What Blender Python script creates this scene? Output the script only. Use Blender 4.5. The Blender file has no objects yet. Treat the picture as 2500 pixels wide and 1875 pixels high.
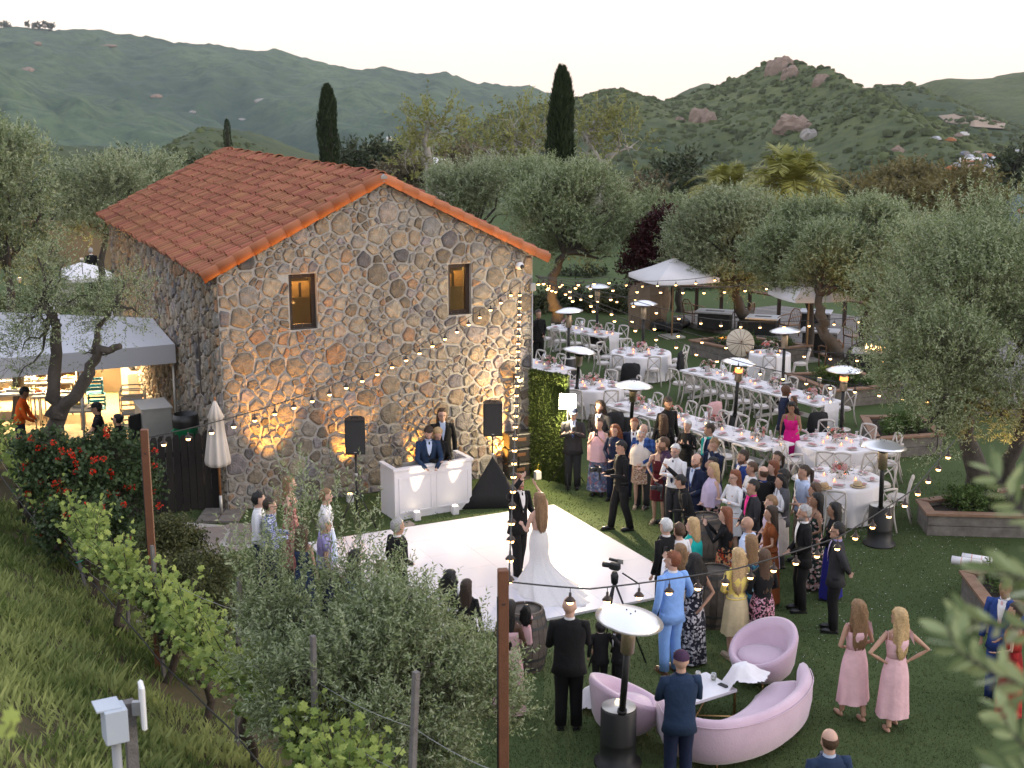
import bpy, math, random
import numpy as np
from mathutils import Vector, Matrix
R = math.radians
scene = bpy.context.scene
COL = scene.collection
# ---------------------------------------------------------------- camera
CAM_H, PITCH, FPX = 8.2, R(12.46), 3200.0
cam_data = bpy.data.cameras.new("camera")
cam = bpy.data.objects.new("camera", cam_data)
COL.objects.link(cam)
cam.location = (0, 0, CAM_H)
cam.rotation_euler = (R(90) - PITCH, 0, 0)
cam_data.sensor_width = 36.0
cam_data.lens = 36.0 * FPX / 2500.0
cam_data.clip_start = 0.1
cam_data.clip_end = 20000
cam_data.dof.use_dof = True
cam_data.dof.focus_distance = 25.0
cam_data.dof.aperture_fstop = 3.6
scene.camera = cam
# ---------------------------------------------------------------- sky and sun
SUN_EL, SUN_AZ = R(5.0), R(78.0)          # azimuth measured from the view direction (+Y) towards +X
world = bpy.data.worlds.new("World")
scene.world = world
world.use_nodes = True
wn, wl = world.node_tree.nodes, world.node_tree.links
wn.clear()
w_out = wn.new("ShaderNodeOutputWorld")
w_bg = wn.new("ShaderNodeBackground")
w_sky = wn.new("ShaderNodeTexSky")
w_sky.sky_type = 'NISHITA'
w_sky.sun_disc = False
w_sky.sun_elevation = SUN_EL
w_sky.sun_rotation = SUN_AZ
w_sky.altitude = 300
w_sky.air_density = 1.0
w_sky.dust_density = 2.5
w_sky.ozone_density = 2.0
# thin high veil of cloud: pulls the twilight blue towards an even pale cream
w_mix = wn.new("ShaderNodeMixRGB"); w_mix.blend_type = 'MIX'
w_mix.inputs[0].default_value = 0.62
w_tc = wn.new("ShaderNodeTexCoord"); w_sep = wn.new("ShaderNodeSeparateXYZ"); w_ramp = wn.new("ShaderNodeValToRGB")
wl.new(w_tc.outputs["Generated"], w_sep.inputs[0]); wl.new(w_sep.outputs["Z"], w_ramp.inputs[0])
_e = w_ramp.color_ramp.elements
for _i, (_p, _c) in enumerate([(0.0, (1.0, .79, .66)), (.10, (1.0, .865, .79)), (.22, (.97, .91, .90)), (.5, (.84, .86, .95)), (1.0, (.72, .78, .96))]):
    if _i > 1: _e.new(.5)
for _i, (_p, _c) in enumerate([(0.0, (1.0, .79, .66)), (.10, (1.0, .865, .79)), (.22, (.97, .91, .90)), (.5, (.84, .86, .95)), (1.0, (.72, .78, .96))]):
    _e[_i].position = _p; _e[_i].color = (*_c, 1)
w_sc = wn.new("ShaderNodeVectorMath"); w_sc.operation = 'SCALE'; w_sc.inputs["Scale"].default_value = 10.2
wl.new(w_ramp.outputs[0], w_sc.inputs[0]); wl.new(w_sc.outputs[0], w_mix.inputs[2])
wl.new(w_sky.outputs[0], w_mix.inputs[1])
wl.new(w_mix.outputs[0], w_bg.inputs[0])
w_bg.inputs[1].default_value = 0.13
wl.new(w_bg.outputs[0], w_out.inputs[0])
sun_data = bpy.data.lights.new("sun", 'SUN')
sun = bpy.data.objects.new("sun", sun_data)
COL.objects.link(sun)
sun_data.energy = 0.7
sun_data.angle = R(25)
sun_data.color = (1.0, 0.90, 0.82)
_sd = Vector((math.sin(R(105)) * math.cos(R(14)), math.cos(R(105)) * math.cos(R(14)), math.sin(R(14))))
sun.rotation_euler = _sd.to_track_quat('Z', 'Y').to_euler()
# ---------------------------------------------------------------- exposure
scene.view_settings.view_transform = 'Standard'
scene.view_settings.look = 'None'
scene.view_settings.exposure = 0.82
scene.view_settings.gamma = 1.0
scene.view_settings.use_curve_mapping = False
scene.render.engine = 'CYCLES'
scene.cycles.use_denoising = True
scene.cycles.max_bounces = 5
scene.cycles.diffuse_bounces = 3
scene.cycles.glossy_bounces = 2
scene.cycles.transmission_bounces = 4
scene.cycles.transparent_max_bounces = 8
scene.cycles.volume_bounces = 0
scene.cycles.sample_clamp_indirect = 4.0
scene.cycles.caustics_reflective = False
scene.cycles.caustics_refractive = False
scene.cycles.use_light_tree = True

# ================================================================ helpers
_cp, _sp = math.cos(PITCH), math.sin(PITCH)
def ray(px, py):                               # photograph pixel (2500 x 1875) -> direction in the place
    a, b = (px - 1250.0) / FPX, (937.5 - py) / FPX
    return np.array([a, _cp + b * _sp, -_sp + b * _cp])
def onz(px, py, z=0.0):                        # the point seen there at height z
    d = ray(px, py); t = (z - CAM_H) / d[2]
    return np.array([d[0] * t, d[1] * t, z])
def ony(px, py, y):                            # the point seen there at ground distance y
    d = ray(px, py); t = y / d[1]
    return np.array([d[0] * t, y, CAM_H + d[2] * t])
def arr(*a): return np.array(a, float)
def nrm(v):
    v = np.asarray(v, float); return v / (np.linalg.norm(v, axis=-1, keepdims=True) + 1e-12)
def rot_z(v, a):
    v = np.asarray(v, float); c, s = math.cos(a), math.sin(a)
    o = v.copy(); o[..., 0] = v[..., 0] * c - v[..., 1] * s; o[..., 1] = v[..., 0] * s + v[..., 1] * c
    return o

def tag(o, label=None, cat=None, group=None, kind=None):
    if label: o["label"] = label
    if cat: o["category"] = cat
    if group: o["group"] = group
    if kind: o["kind"] = kind
    return o
def empty(name, loc=(0, 0, 0), rz=0.0, parent=None):
    o = bpy.data.objects.new(name, None); COL.objects.link(o)
    o.location = loc; o.rotation_euler = (0, 0, rz); o.empty_display_size = .2
    if parent: o.parent = parent
    return o
def place(name, me, parent=None, loc=(0, 0, 0), rot=(0, 0, 0), sc=(1, 1, 1)):
    o = bpy.data.objects.new(name, me); COL.objects.link(o)
    o.location = loc; o.rotation_euler = rot; o.scale = sc
    if parent: o.parent = parent
    return o
_KIDS = {}
def kids(o): return [c for c in o.children]
def copy_tree(o, parent=None):
    ch = list(o.children)
    c = o.copy(); COL.objects.link(c); c.parent = parent
    for k in ch: copy_tree(k, c)
    return c

class MB:
    """collects vertices and faces; build() links them as ONE mesh object"""
    def __init__(s): s.V = []; s.F = []; s.n = 0; s.A = []; s.MI = []; s.SM = []; s.has = False
    def add(s, V, F, a=None, mi=0, smooth=False):
        V = np.asarray(V, float).reshape(-1, 3); s.V.append(V)
        if isinstance(F, np.ndarray): groups = [F]
        else:
            by = {}
            for f in F: by.setdefault(len(f), []).append(f)
            groups = [np.array(x, dtype=np.int64) for x in by.values()]
        for G in groups:
            s.F.append(G + s.n); s.MI.append(np.full(len(G), mi, np.int32)); s.SM.append(np.full(len(G), smooth, bool))
        if a is None: s.A.append(np.zeros(len(V)))
        else:
            s.has = True; s.A.append(np.broadcast_to(np.asarray(a, float), (len(V),)))
        s.n += len(V); return s
    def mesh(s, name, mats=None):
        me = bpy.data.meshes.new(name)
        if s.n:
            V = np.concatenate(s.V); me.vertices.add(len(V)); me.vertices.foreach_set("co", V.astype(np.float32).ravel())
            loops = np.concatenate([f.ravel() for f in s.F]); me.loops.add(len(loops)); me.loops.foreach_set("vertex_index", loops.astype(np.int32))
            tot = np.concatenate([np.full(len(f), f.shape[1], np.int64) for f in s.F])
            st = np.concatenate([[0], np.cumsum(tot)[:-1]])
            me.polygons.add(len(tot)); me.polygons.foreach_set("loop_start", st.astype(np.int32)); 
            me.polygons.foreach_set("material_index", np.concatenate(s.MI)); me.polygons.foreach_set("use_smooth", np.concatenate(s.SM))
            if s.has:
                at = me.attributes.new("rnd", 'FLOAT', 'POINT'); at.data.foreach_set("value", np.concatenate(s.A).astype(np.float32))
            me.update(calc_edges=True)
            me.validate() if False else None
        for m in (mats if isinstance(mats, (list, tuple)) else [mats] if mats else []): me.materials.append(m)
        return me
    def build(s, name, mat, parent=None, loc=(0, 0, 0), rot=(0, 0, 0)):
        return place(name, s.mesh(name, mat), parent, loc, rot)
    # ---- shapes
    def box(s, c, size, rz=0.0, a=None, mi=0, bev=0.0):
        x, y, z = np.asarray(size, float) / 2
        if bev <= 0:
            V = np.array([[-x, -y, -z], [x, -y, -z], [x, y, -z], [-x, y, -z], [-x, -y, z], [x, -y, z], [x, y, z], [-x, y, z]])
            F = np.array([[0, 3, 2, 1], [4, 5, 6, 7], [0, 1, 5, 4], [1, 2, 6, 5], [2, 3, 7, 6], [3, 0, 4, 7]])
        else:
            b = bev; V = []
            def ring(h, k): return [[-x + k, -y + k * 0, h], [-x, -y, h]]
            outline = lambda k: [[-x + k, -y, 0], [x - k, -y, 0], [x, -y + k, 0], [x, y - k, 0], [x - k, y, 0], [-x + k, y, 0], [-x, y - k, 0], [-x, -y + k, 0]]
            def lvl(h, ins):
                o = np.array(outline(b)); sc = np.array([(x - ins) / x, (y - ins) / y, 1]); o = o * sc; o[:, 2] = h; return o
            V = np.concatenate([lvl(-z, b), lvl(-z + b, 0), lvl(z - b, 0), lvl(z, b)])
            F = [list(range(7, -1, -1)), list(range(24, 32))]
            for l in range(3):
                for i in range(8):
                    j = (i + 1) % 8; F.append([l * 8 + i, l * 8 + j, l * 8 + 8 + j, l * 8 + 8 + i])
        if rz: V = rot_z(V, rz)
        return s.add(V + np.asarray(c, float), F, a, mi)
    def obox(s, p, ex, ey, ez, a=None, mi=0):      # corner p and three edge vectors
        p, ex, ey, ez = (np.asarray(q, float) for q in (p, ex, ey, ez))
        V = np.array([p, p + ex, p + ex + ey, p + ey, p + ez, p + ex + ez, p + ex + ey + ez, p + ey + ez])
        F = np.array([[0, 3, 2, 1], [4, 5, 6, 7], [0, 1, 5, 4], [1, 2, 6, 5], [2, 3, 7, 6], [3, 0, 4, 7]])
        return s.add(V, F, a, mi)
    def tube(s, pts, rad, n=8, a=None, mi=0, caps=True, smooth=True, flat=None):
        P = np.asarray(pts, float); k = len(P); rad = np.broadcast_to(np.asarray(rad, float), (k,))
        T = np.gradient(P, axis=0); T = nrm(T)
        ref = np.array([0, 0, 1.0]) if abs(T[0][2]) < .9 else np.array([1.0, 0, 0])
        U = []; u = nrm(np.cross(ref, T[0]))
        for i in range(k):
            u = u - T[i] * u.dot(T[i]); u = nrm(u); U.append(u)
        U = np.array(U); W = np.cross(T, U)
        an = np.linspace(0, 2 * np.pi, n, endpoint=False)
        fx = 1.0 if flat is None else flat
        V = (P[:, None] + rad[:, None, None] * (np.cos(an)[None, :, None] * U[:, None] + fx * np.sin(an)[None, :, None] * W[:, None])).reshape(-1, 3)
        i = np.arange(k - 1)[:, None] * n; j = np.arange(n)[None]; jn = (j + 1) % n
        F = np.stack([i + j, i + jn, i + n + jn, i + n + j], -1).reshape(-1, 4)
        s.add(V, F, a, mi, smooth)
        if caps:
            b = len(V)
            s.F += [np.arange(n)[::-1][None] + s.n - b, (np.arange(n) + (k - 1) * n)[None] + s.n - b]
            s.MI += [np.full(1, mi, np.int32)] * 2; s.SM += [np.zeros(1, bool)] * 2
        return s
    def lathe(s, prof, n=16, c=(0, 0, 0), a=None, mi=0, smooth=True, caps=True):
        prof = np.asarray(prof, float); k = len(prof); an = np.linspace(0, 2 * np.pi, n, endpoint=False)
        V = np.stack([prof[:, 0, None] * np.cos(an), prof[:, 0, None] * np.sin(an), np.broadcast_to(prof[:, 1, None], (k, n))], -1).reshape(-1, 3)
        i = np.arange(k - 1)[:, None] * n; j = np.arange(n)[None]; jn = (j + 1) % n
        F = np.stack([i + j, i + jn, i + n + jn, i + n + j], -1).reshape(-1, 4)
        s.add(V + np.asarray(c, float), F, a, mi, smooth)
        if caps:
            b = len(V)
            if prof[0, 0] > 1e-5: s.F.append(np.arange(n)[::-1][None] + s.n - b); s.MI.append(np.full(1, mi, np.int32)); s.SM.append(np.zeros(1, bool))
            if prof[-1, 0] > 1e-5: s.F.append((np.arange(n) + (k - 1) * n)[None] + s.n - b); s.MI.append(np.full(1, mi, np.int32)); s.SM.append(np.zeros(1, bool))
        return s
    def ell(s, c, r, n=10, m=7, a=None, mi=0, rz=0.0):
        r = np.broadcast_to(np.asarray(r, float), (3,)); th = np.linspace(0, np.pi, m + 1)
        an = np.linspace(0, 2 * np.pi, n, endpoint=False)
        V = np.stack([np.sin(th)[:, None] * np.cos(an), np.sin(th)[:, None] * np.sin(an), np.broadcast_to(-np.cos(th)[:, None], (m + 1, n))], -1).reshape(-1, 3) * r
        if rz: V = rot_z(V, rz)
        i = np.arange(m)[:, None] * n; j = np.arange(n)[None]; jn = (j + 1) % n
        F = np.stack([i + j, i + jn, i + n + jn, i + n + j], -1).reshape(-1, 4)
        return s.add(V + np.asarray(c, float), F, a, mi, True)
    def loft(s, rings, a=None, mi=0, caps=True, smooth=True):
        rings = np.asarray(rings, float); k, n = rings.shape[:2]; V = rings.reshape(-1, 3)
        i = np.arange(k - 1)[:, None] * n; j = np.arange(n)[None]; jn = (j + 1) % n
        F = np.stack([i + j, i + jn, i + n + jn, i + n + j], -1).reshape(-1, 4)
        s.add(V, F, a, mi, smooth)
        if caps:
            b = len(V)
            s.F += [np.arange(n)[::-1][None] + s.n - b, (np.arange(n) + (k - 1) * n)[None] + s.n - b]
            s.MI += [np.full(1, mi, np.int32)] * 2; s.SM += [np.zeros(1, bool)] * 2
        return s
    def prism(s, poly, z0, z1, a=None, mi=0):
        P = np.asarray(poly, float); n = len(P)
        V = np.concatenate([np.c_[P, np.full(n, z0)], np.c_[P, np.full(n, z1)]])
        F = [list(range(n))[::-1], list(range(n, 2 * n))] + [[i, (i + 1) % n, n + (i + 1) % n, n + i] for i in range(n)]
        return s.add(V, F, a, mi)

# ---------------------------------------------------------------- value noise (numpy)
def _h(ix, iy, seed):
    n = (ix * 374761393 + iy * 668265263 + seed * 974634277) & 0xffffffff
    n = ((n ^ (n >> 13)) * 1274126177) & 0xffffffff
    return ((n ^ (n >> 16)) & 0xffff) / 65535.0
def vnoise(x, y, seed=0):
    x = np.asarray(x, float); y = np.asarray(y, float)
    ix = np.floor(x).astype(np.int64); iy = np.floor(y).astype(np.int64); fx = x - ix; fy = y - iy
    fx = fx * fx * (3 - 2 * fx); fy = fy * fy * (3 - 2 * fy)
    a = _h(ix, iy, seed); b = _h(ix + 1, iy, seed); c = _h(ix, iy + 1, seed); d = _h(ix + 1, iy + 1, seed)
    return a + (b - a) * fx + (c - a) * fy + (a - b - c + d) * fx * fy
def fbm(x, y, seed=0, o=4, ridged=False):
    t = 0.0; amp = 1.0; s = 0.0
    for i in range(o):
        v = vnoise(x * 2 ** i + 17.3 * i, y * 2 ** i - 9.1 * i, seed + i)
        if ridged: v = 1 - abs(2 * v - 1)
        t = t + v * amp; s += amp; amp *= .5
    return t / s

# ---------------------------------------------------------------- materials
_MATS = {}
def rgb(c): return (c[0], c[1], c[2], 1.0)
def pm(name, base, rough=.7, var=.18, scale=9.0, bump=.15, bscale=None, metal=0.0, base2=None, objrand=0.0, attr=None, coat=0.0, spec=.5, trans=0.0, detail=4.0, hue=0.0):
    """procedural surface: two tones mixed by noise, optional shift per object or per piece, fine relief"""
    if name in _MATS: return _MATS[name]
    m = bpy.data.materials.new(name); m.use_nodes = True; _MATS[name] = m
    n, l = m.node_tree.nodes, m.node_tree.links
    b = n["Principled BSDF"]
    tc = n.new("ShaderNodeTexCoord")
    nz = n.new("ShaderNodeTexNoise"); nz.inputs["Scale"].default_value = scale; nz.inputs["Detail"].default_value = detail
    l.new(tc.outputs["Object"], nz.inputs["Vector"])
    mix = n.new("ShaderNodeMixRGB"); mix.inputs[1].default_value = rgb([max(0, c * (1 - var)) for c in base])
    mix.inputs[2].default_value = rgb(base2 if base2 else [min(1, c * (1 + var)) for c in base])
    l.new(nz.outputs["Fac"], mix.inputs[0])
    cur = mix.outputs[0]
    if objrand or attr:
        hs = n.new("ShaderNodeHueSaturation"); l.new(cur, hs.inputs["Color"])
        mr = n.new("ShaderNodeMapRange"); k = objrand or attr
        mr.inputs["To Min"].default_value = 1 - k; mr.inputs["To Max"].default_value = 1 + k
        if objrand:
            oi = n.new("ShaderNodeObjectInfo"); src = oi.outputs["Random"]
            if attr:
                at = n.new("ShaderNodeAttribute"); at.attribute_name = "rnd"
                ad = n.new("ShaderNodeMath"); ad.operation = 'ADD'; l.new(src, ad.inputs[0]); l.new(at.outputs["Fac"], ad.inputs[1])
                fr = n.new("ShaderNodeMath"); fr.operation = 'FRACT'; l.new(ad.outputs[0], fr.inputs[0]); src = fr.outputs[0]
        else:
            at = n.new("ShaderNodeAttribute"); at.attribute_name = "rnd"; src = at.outputs["Fac"]
        l.new(src, mr.inputs["Value"]); l.new(mr.outputs[0], hs.inputs["Value"])
        if hue:
            m2 = n.new("ShaderNodeMath"); m2.operation = 'MULTIPLY'; m2.inputs[1].default_value = 7.31; l.new(src, m2.inputs[0])
            f2 = n.new("ShaderNodeMath"); f2.operation = 'FRACT'; l.new(m2.outputs[0], f2.inputs[0])
            m3 = n.new("ShaderNodeMapRange"); m3.inputs["To Min"].default_value = .5 - hue; m3.inputs["To Max"].default_value = .5 + hue
            l.new(f2.outputs[0], m3.inputs["Value"]); l.new(m3.outputs[0], hs.inputs["Hue"])
        cur = hs.outputs[0]
    l.new(cur, b.inputs["Base Color"])
    b.inputs["Roughness"].default_value = rough; b.inputs["Metallic"].default_value = metal
    b.inputs["Specular IOR Level"].default_value = spec
    if coat: b.inputs["Coat Weight"].default_value = coat; b.inputs["Coat Roughness"].default_value = .15
    if trans: b.inputs["Transmission Weight"].default_value = trans
    if bump:
        n2 = n.new("ShaderNodeTexNoise"); n2.inputs["Scale"].default_value = bscale or scale * 4; n2.inputs["Detail"].default_value = 5
        l.new(tc.outputs["Object"], n2.inputs["Vector"])
        bp = n.new("ShaderNodeBump"); bp.inputs["Strength"].default_value = bump; bp.inputs["Distance"].default_value = .02
        l.new(n2.outputs["Fac"], bp.inputs["Height"]); l.new(bp.outputs[0], b.inputs["Normal"])
    return m
def emis(name, col, strength):
    if name in _MATS: return _MATS[name]
    m = bpy.data.materials.new(name); m.use_nodes = True; _MATS[name] = m
    n, l = m.node_tree.nodes, m.node_tree.links
    b = n["Principled BSDF"]; b.inputs["Base Color"].default_value = rgb(col)
    b.inputs["Emission Color"].default_value = rgb(col); b.inputs["Emission Strength"].default_value = strength
    return m
def ramp_mat(name, stops, rough=.85, attr=True, nscale=6.0, namt=.35, bump=.4, bscale=30.0, spec=.3, interp='LINEAR'):
    """colour picked per piece (attribute rnd) from a ramp, mottled by noise"""
    if name in _MATS: return _MATS[name]
    m = bpy.data.materials.new(name); m.use_nodes = True; _MATS[name] = m
    n, l = m.node_tree.nodes, m.node_tree.links; b = n["Principled BSDF"]
    at = n.new("ShaderNodeAttribute"); at.attribute_name = "rnd"
    cr = n.new("ShaderNodeValToRGB"); cr.color_ramp.interpolation = interp
    e = cr.color_ramp.elements
    while len(e) < len(stops): e.new(.5)
    for i, (p, c) in enumerate(stops): e[i].position = p; e[i].color = rgb(c)
    l.new(at.outputs["Fac"], cr.inputs[0])
    tc = n.new("ShaderNodeTexCoord"); nz = n.new("ShaderNodeTexNoise"); nz.inputs["Scale"].default_value = nscale; nz.inputs["Detail"].default_value = 6
    l.new(tc.outputs["Object"], nz.inputs["Vector"])
    mr = n.new("ShaderNodeMapRange"); mr.inputs["From Min"].default_value = .3; mr.inputs["From Max"].default_value = .7
    mr.inputs["To Min"].default_value = 1 - namt; mr.inputs["To Max"].default_value = 1 + namt; l.new(nz.outputs["Fac"], mr.inputs["Value"])
    hs = n.new("ShaderNodeHueSaturation"); l.new(cr.outputs[0], hs.inputs["Color"]); l.new(mr.outputs[0], hs.inputs["Value"])
    l.new(hs.outputs[0], b.inputs["Base Color"]); b.inputs["Roughness"].default_value = rough; b.inputs["Specular IOR Level"].default_value = spec
    n2 = n.new("ShaderNodeTexNoise"); n2.inputs["Scale"].default_value = bscale; n2.inputs["Detail"].default_value = 6
    l.new(tc.outputs["Object"], n2.inputs["Vector"])
    bp = n.new("ShaderNodeBump"); bp.inputs["Strength"].default_value = bump; bp.inputs["Distance"].default_value = .03
    l.new(n2.outputs["Fac"], bp.inputs["Height"]); l.new(bp.outputs[0], b.inputs["Normal"])
    return m
def leaf_mat(name, dark, light, back=None, trans=.25, rough=.6, spec=.25, patch=.0):
    """leaf: tone per leaf, paler underside, some light passes through"""
    if name in _MATS: return _MATS[name]
    m = bpy.data.materials.new(name); m.use_nodes = True; _MATS[name] = m
    n, l = m.node_tree.nodes, m.node_tree.links; b = n["Principled BSDF"]; out = n["Material Output"]
    at = n.new("ShaderNodeAttribute"); at.attribute_name = "rnd"
    mix = n.new("ShaderNodeMixRGB"); mix.inputs[1].default_value = rgb(dark); mix.inputs[2].default_value = rgb(light)
    l.new(at.outputs["Fac"], mix.inputs[0]); cur = mix.outputs[0]
    if back:
        g = n.new("ShaderNodeNewGeometry"); mx = n.new("ShaderNodeMixRGB"); mx.inputs[2].default_value = rgb(back)
        l.new(g.outputs["Backfacing"], mx.inputs[0]); l.new(cur, mx.inputs[1]); cur = mx.outputs[0]
    l.new(cur, b.inputs["Base Color"]); b.inputs["Roughness"].default_value = rough; b.inputs["Specular IOR Level"].default_value = spec
    if trans:
        tr = n.new("ShaderNodeBsdfTranslucent"); l.new(cur, tr.inputs["Color"])
        ms = n.new("ShaderNodeMixShader"); ms.inputs[0].default_value = trans
        l.new(b.outputs[0], ms.inputs[1]); l.new(tr.outputs[0], ms.inputs[2]); l.new(ms.outputs[0], out.inputs[0])
    return m
def glass_mat(name, tint=(.9, .95, .95), alpha=.22, rough=.05):
    if name in _MATS: return _MATS[name]
    m = bpy.data.materials.new(name); m.use_nodes = True; _MATS[name] = m
    n, l = m.node_tree.nodes, m.node_tree.links; out = n["Material Output"]
    for x in [q for q in n if q.type == 'BSDF_PRINCIPLED']: n.remove(x)
    t = n.new("ShaderNodeBsdfTransparent"); t.inputs[0].default_value = rgb(tint)
    g = n.new("ShaderNodeBsdfGlossy"); g.inputs["Roughness"].default_value = rough
    nz = n.new("ShaderNodeTexNoise"); nz.inputs["Scale"].default_value = 3.0
    bp = n.new("ShaderNodeBump"); bp.inputs["Strength"].default_value = .05; l.new(nz.outputs["Fac"], bp.inputs["Height"]); l.new(bp.outputs[0], g.inputs["Normal"])
    ms = n.new("ShaderNodeMixShader"); ms.inputs[0].default_value = alpha
    l.new(t.outputs[0], ms.inputs[1]); l.new(g.outputs[0], ms.inputs[2]); l.new(ms.outputs[0], out.inputs[0])
    return m
def point_light(name, loc, power, col, radius=.05, parent=None):
    d = bpy.data.lights.new(name, 'POINT'); d.energy = power; d.color = col; d.shadow_soft_size = radius
    o = bpy.data.objects.new(name, d); COL.objects.link(o); o.location = loc
    if parent: o.parent = parent
    return o
def spot_light(name, loc, target, power, col, angle=60, blend=.6, radius=.03, parent=None):
    d = bpy.data.lights.new(name, 'SPOT'); d.energy = power; d.color = col; d.shadow_soft_size = radius
    d.spot_size = R(angle); d.spot_blend = blend
    o = bpy.data.objects.new(name, d); COL.objects.link(o); o.location = loc
    v = Vector(target) - Vector(loc); o.rotation_euler = v.to_track_quat('-Z', 'Y').to_euler()
    if parent: o.parent = parent
    return o
WARM = (1.0, .55, .2)
# ================================================================ the setting
rng = np.random.default_rng(7)
def grass_mat(name, c1, c2, c3, s1=1.2, s2=60.0, bump=.6, attr=False):
    m = bpy.data.materials.new(name); m.use_nodes = True
    n, l = m.node_tree.nodes, m.node_tree.links; b = n["Principled BSDF"]; tc = n.new("ShaderNodeTexCoord")
    a = n.new("ShaderNodeTexNoise"); a.inputs["Scale"].default_value = s1; a.inputs["Detail"].default_value = 5
    f = n.new("ShaderNodeTexNoise"); f.inputs["Scale"].default_value = s2; f.inputs["Detail"].default_value = 6; f.inputs["Roughness"].default_value = .7
    for q in (a, f): l.new(tc.outputs["Object"], q.inputs["Vector"])
    m1 = n.new("ShaderNodeMixRGB"); m1.inputs[1].default_value = rgb(c1); m1.inputs[2].default_value = rgb(c2); l.new(a.outputs["Fac"], m1.inputs[0])
    if attr:                                   # grass on spurs, brush in gullies; gully shade also put into the colour
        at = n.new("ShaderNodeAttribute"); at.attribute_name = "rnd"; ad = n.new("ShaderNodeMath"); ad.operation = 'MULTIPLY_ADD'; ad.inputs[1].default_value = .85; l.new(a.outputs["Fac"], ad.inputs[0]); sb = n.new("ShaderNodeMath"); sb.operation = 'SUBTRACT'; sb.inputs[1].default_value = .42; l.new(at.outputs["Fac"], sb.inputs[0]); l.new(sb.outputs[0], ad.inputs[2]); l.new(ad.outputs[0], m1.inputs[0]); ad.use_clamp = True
    mr = n.new("ShaderNodeMapRange"); mr.inputs["From Min"].default_value = .42; mr.inputs["From Max"].default_value = .72; l.new(f.outputs["Fac"], mr.inputs["Value"])
    m2 = n.new("ShaderNodeMixRGB"); m2.inputs[2].default_value = rgb(c3); l.new(m1.outputs[0], m2.inputs[1]); l.new(mr.outputs[0], m2.inputs[0])
    l.new(m2.outputs[0], b.inputs["Base Color"]); b.inputs["Roughness"].default_value = .9; b.inputs["Specular IOR Level"].default_value = .15
    bp = n.new("ShaderNodeBump"); bp.inputs["Strength"].default_value = bump; bp.inputs["Distance"].default_value = .03
    l.new(f.outputs["Fac"], bp.inputs["Height"]); l.new(bp.outputs[0], b.inputs["Normal"]); return m
M_lawn = grass_mat("artificial_turf", (.027, .048, .013), (.064, .095, .032), (.100, .130, .052), .8, 42)
M_valley = grass_mat("valley_scrub", (.035, .05, .025), (.06, .075, .035), (.09, .085, .05), .02, .3, .3)
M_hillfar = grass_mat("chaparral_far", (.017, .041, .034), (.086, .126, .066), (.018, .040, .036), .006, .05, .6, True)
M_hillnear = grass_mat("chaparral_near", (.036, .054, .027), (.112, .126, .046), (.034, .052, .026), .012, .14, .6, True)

def hgrid(name, x0, x1, nx, y0, y1, ny, zf, mat, power=1.0, af=None):
    xs = np.linspace(x0, x1, nx); t = np.linspace(0, 1, ny) ** power; ys = y0 + (y1 - y0) * t
    X, Y = np.meshgrid(xs, ys); Z = zf(X, Y)
    V = np.stack([X, Y, Z], -1).reshape(-1, 3)
    i = np.arange(ny - 1)[:, None] * nx; j = np.arange(nx - 1)[None]
    F = np.stack([i + j, i + j + 1, i + nx + j + 1, i + nx + j], -1).reshape(-1, 4)
    o = MB().add(V, F, None if af is None else af(X, Y).ravel(), smooth=True).build(name, mat); tag(o, kind='structure'); return o

# lawn terrace, and the valley floor beyond it that runs to the hills
hgrid('ground', -4000, 4000, 60, -600, 6000, 120, lambda X, Y: np.where((Y < 95) & (np.abs(X) < 120), -3.0, -26 - 50 * np.clip((Y - 95) / 400, 0, 1)) + 0 * X, M_valley, 2.0)
lawn = MB(); lawn.prism([(-60, 4), (60, 4), (70, 92), (-60, 92)], -2.9, 0.0); tag(lawn.build('lawn', M_lawn), kind='structure')

# ---- foreground bank
ROW0, ROWD, ROWP = arr(-8.1, 22.0), arr(.509, -.861), arr(-.861, -.509)
def bank_z(x, y):
    x = np.asarray(x, float); y = np.asarray(y, float)
    s = (x - ROW0[0]) * ROWP[0] + (y - ROW0[1]) * ROWP[1]
    z = .1 + .09 * np.clip(22 - y, -3, 40) + .62 * np.minimum(s, 3.6) + .18 * np.clip(s - 3.6, 0, 60)
    z = z + .16 * (fbm(x * 1.3, y * 1.3, 3) - .5) + .05 * (fbm(x * 5, y * 5, 9) - .5)
    k = .35
    return np.log1p(np.exp(np.clip(z / k, -30, 30))) * k - .06
M_bank = grass_mat("bank_soil", (.06, .045, .028), (.045, .055, .02), (.085, .06, .038), 1.8, 9, .9)
hgrid('terrain', -18, 1.5, 130, 2.5, 30, 150, bank_z, M_bank)

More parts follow.
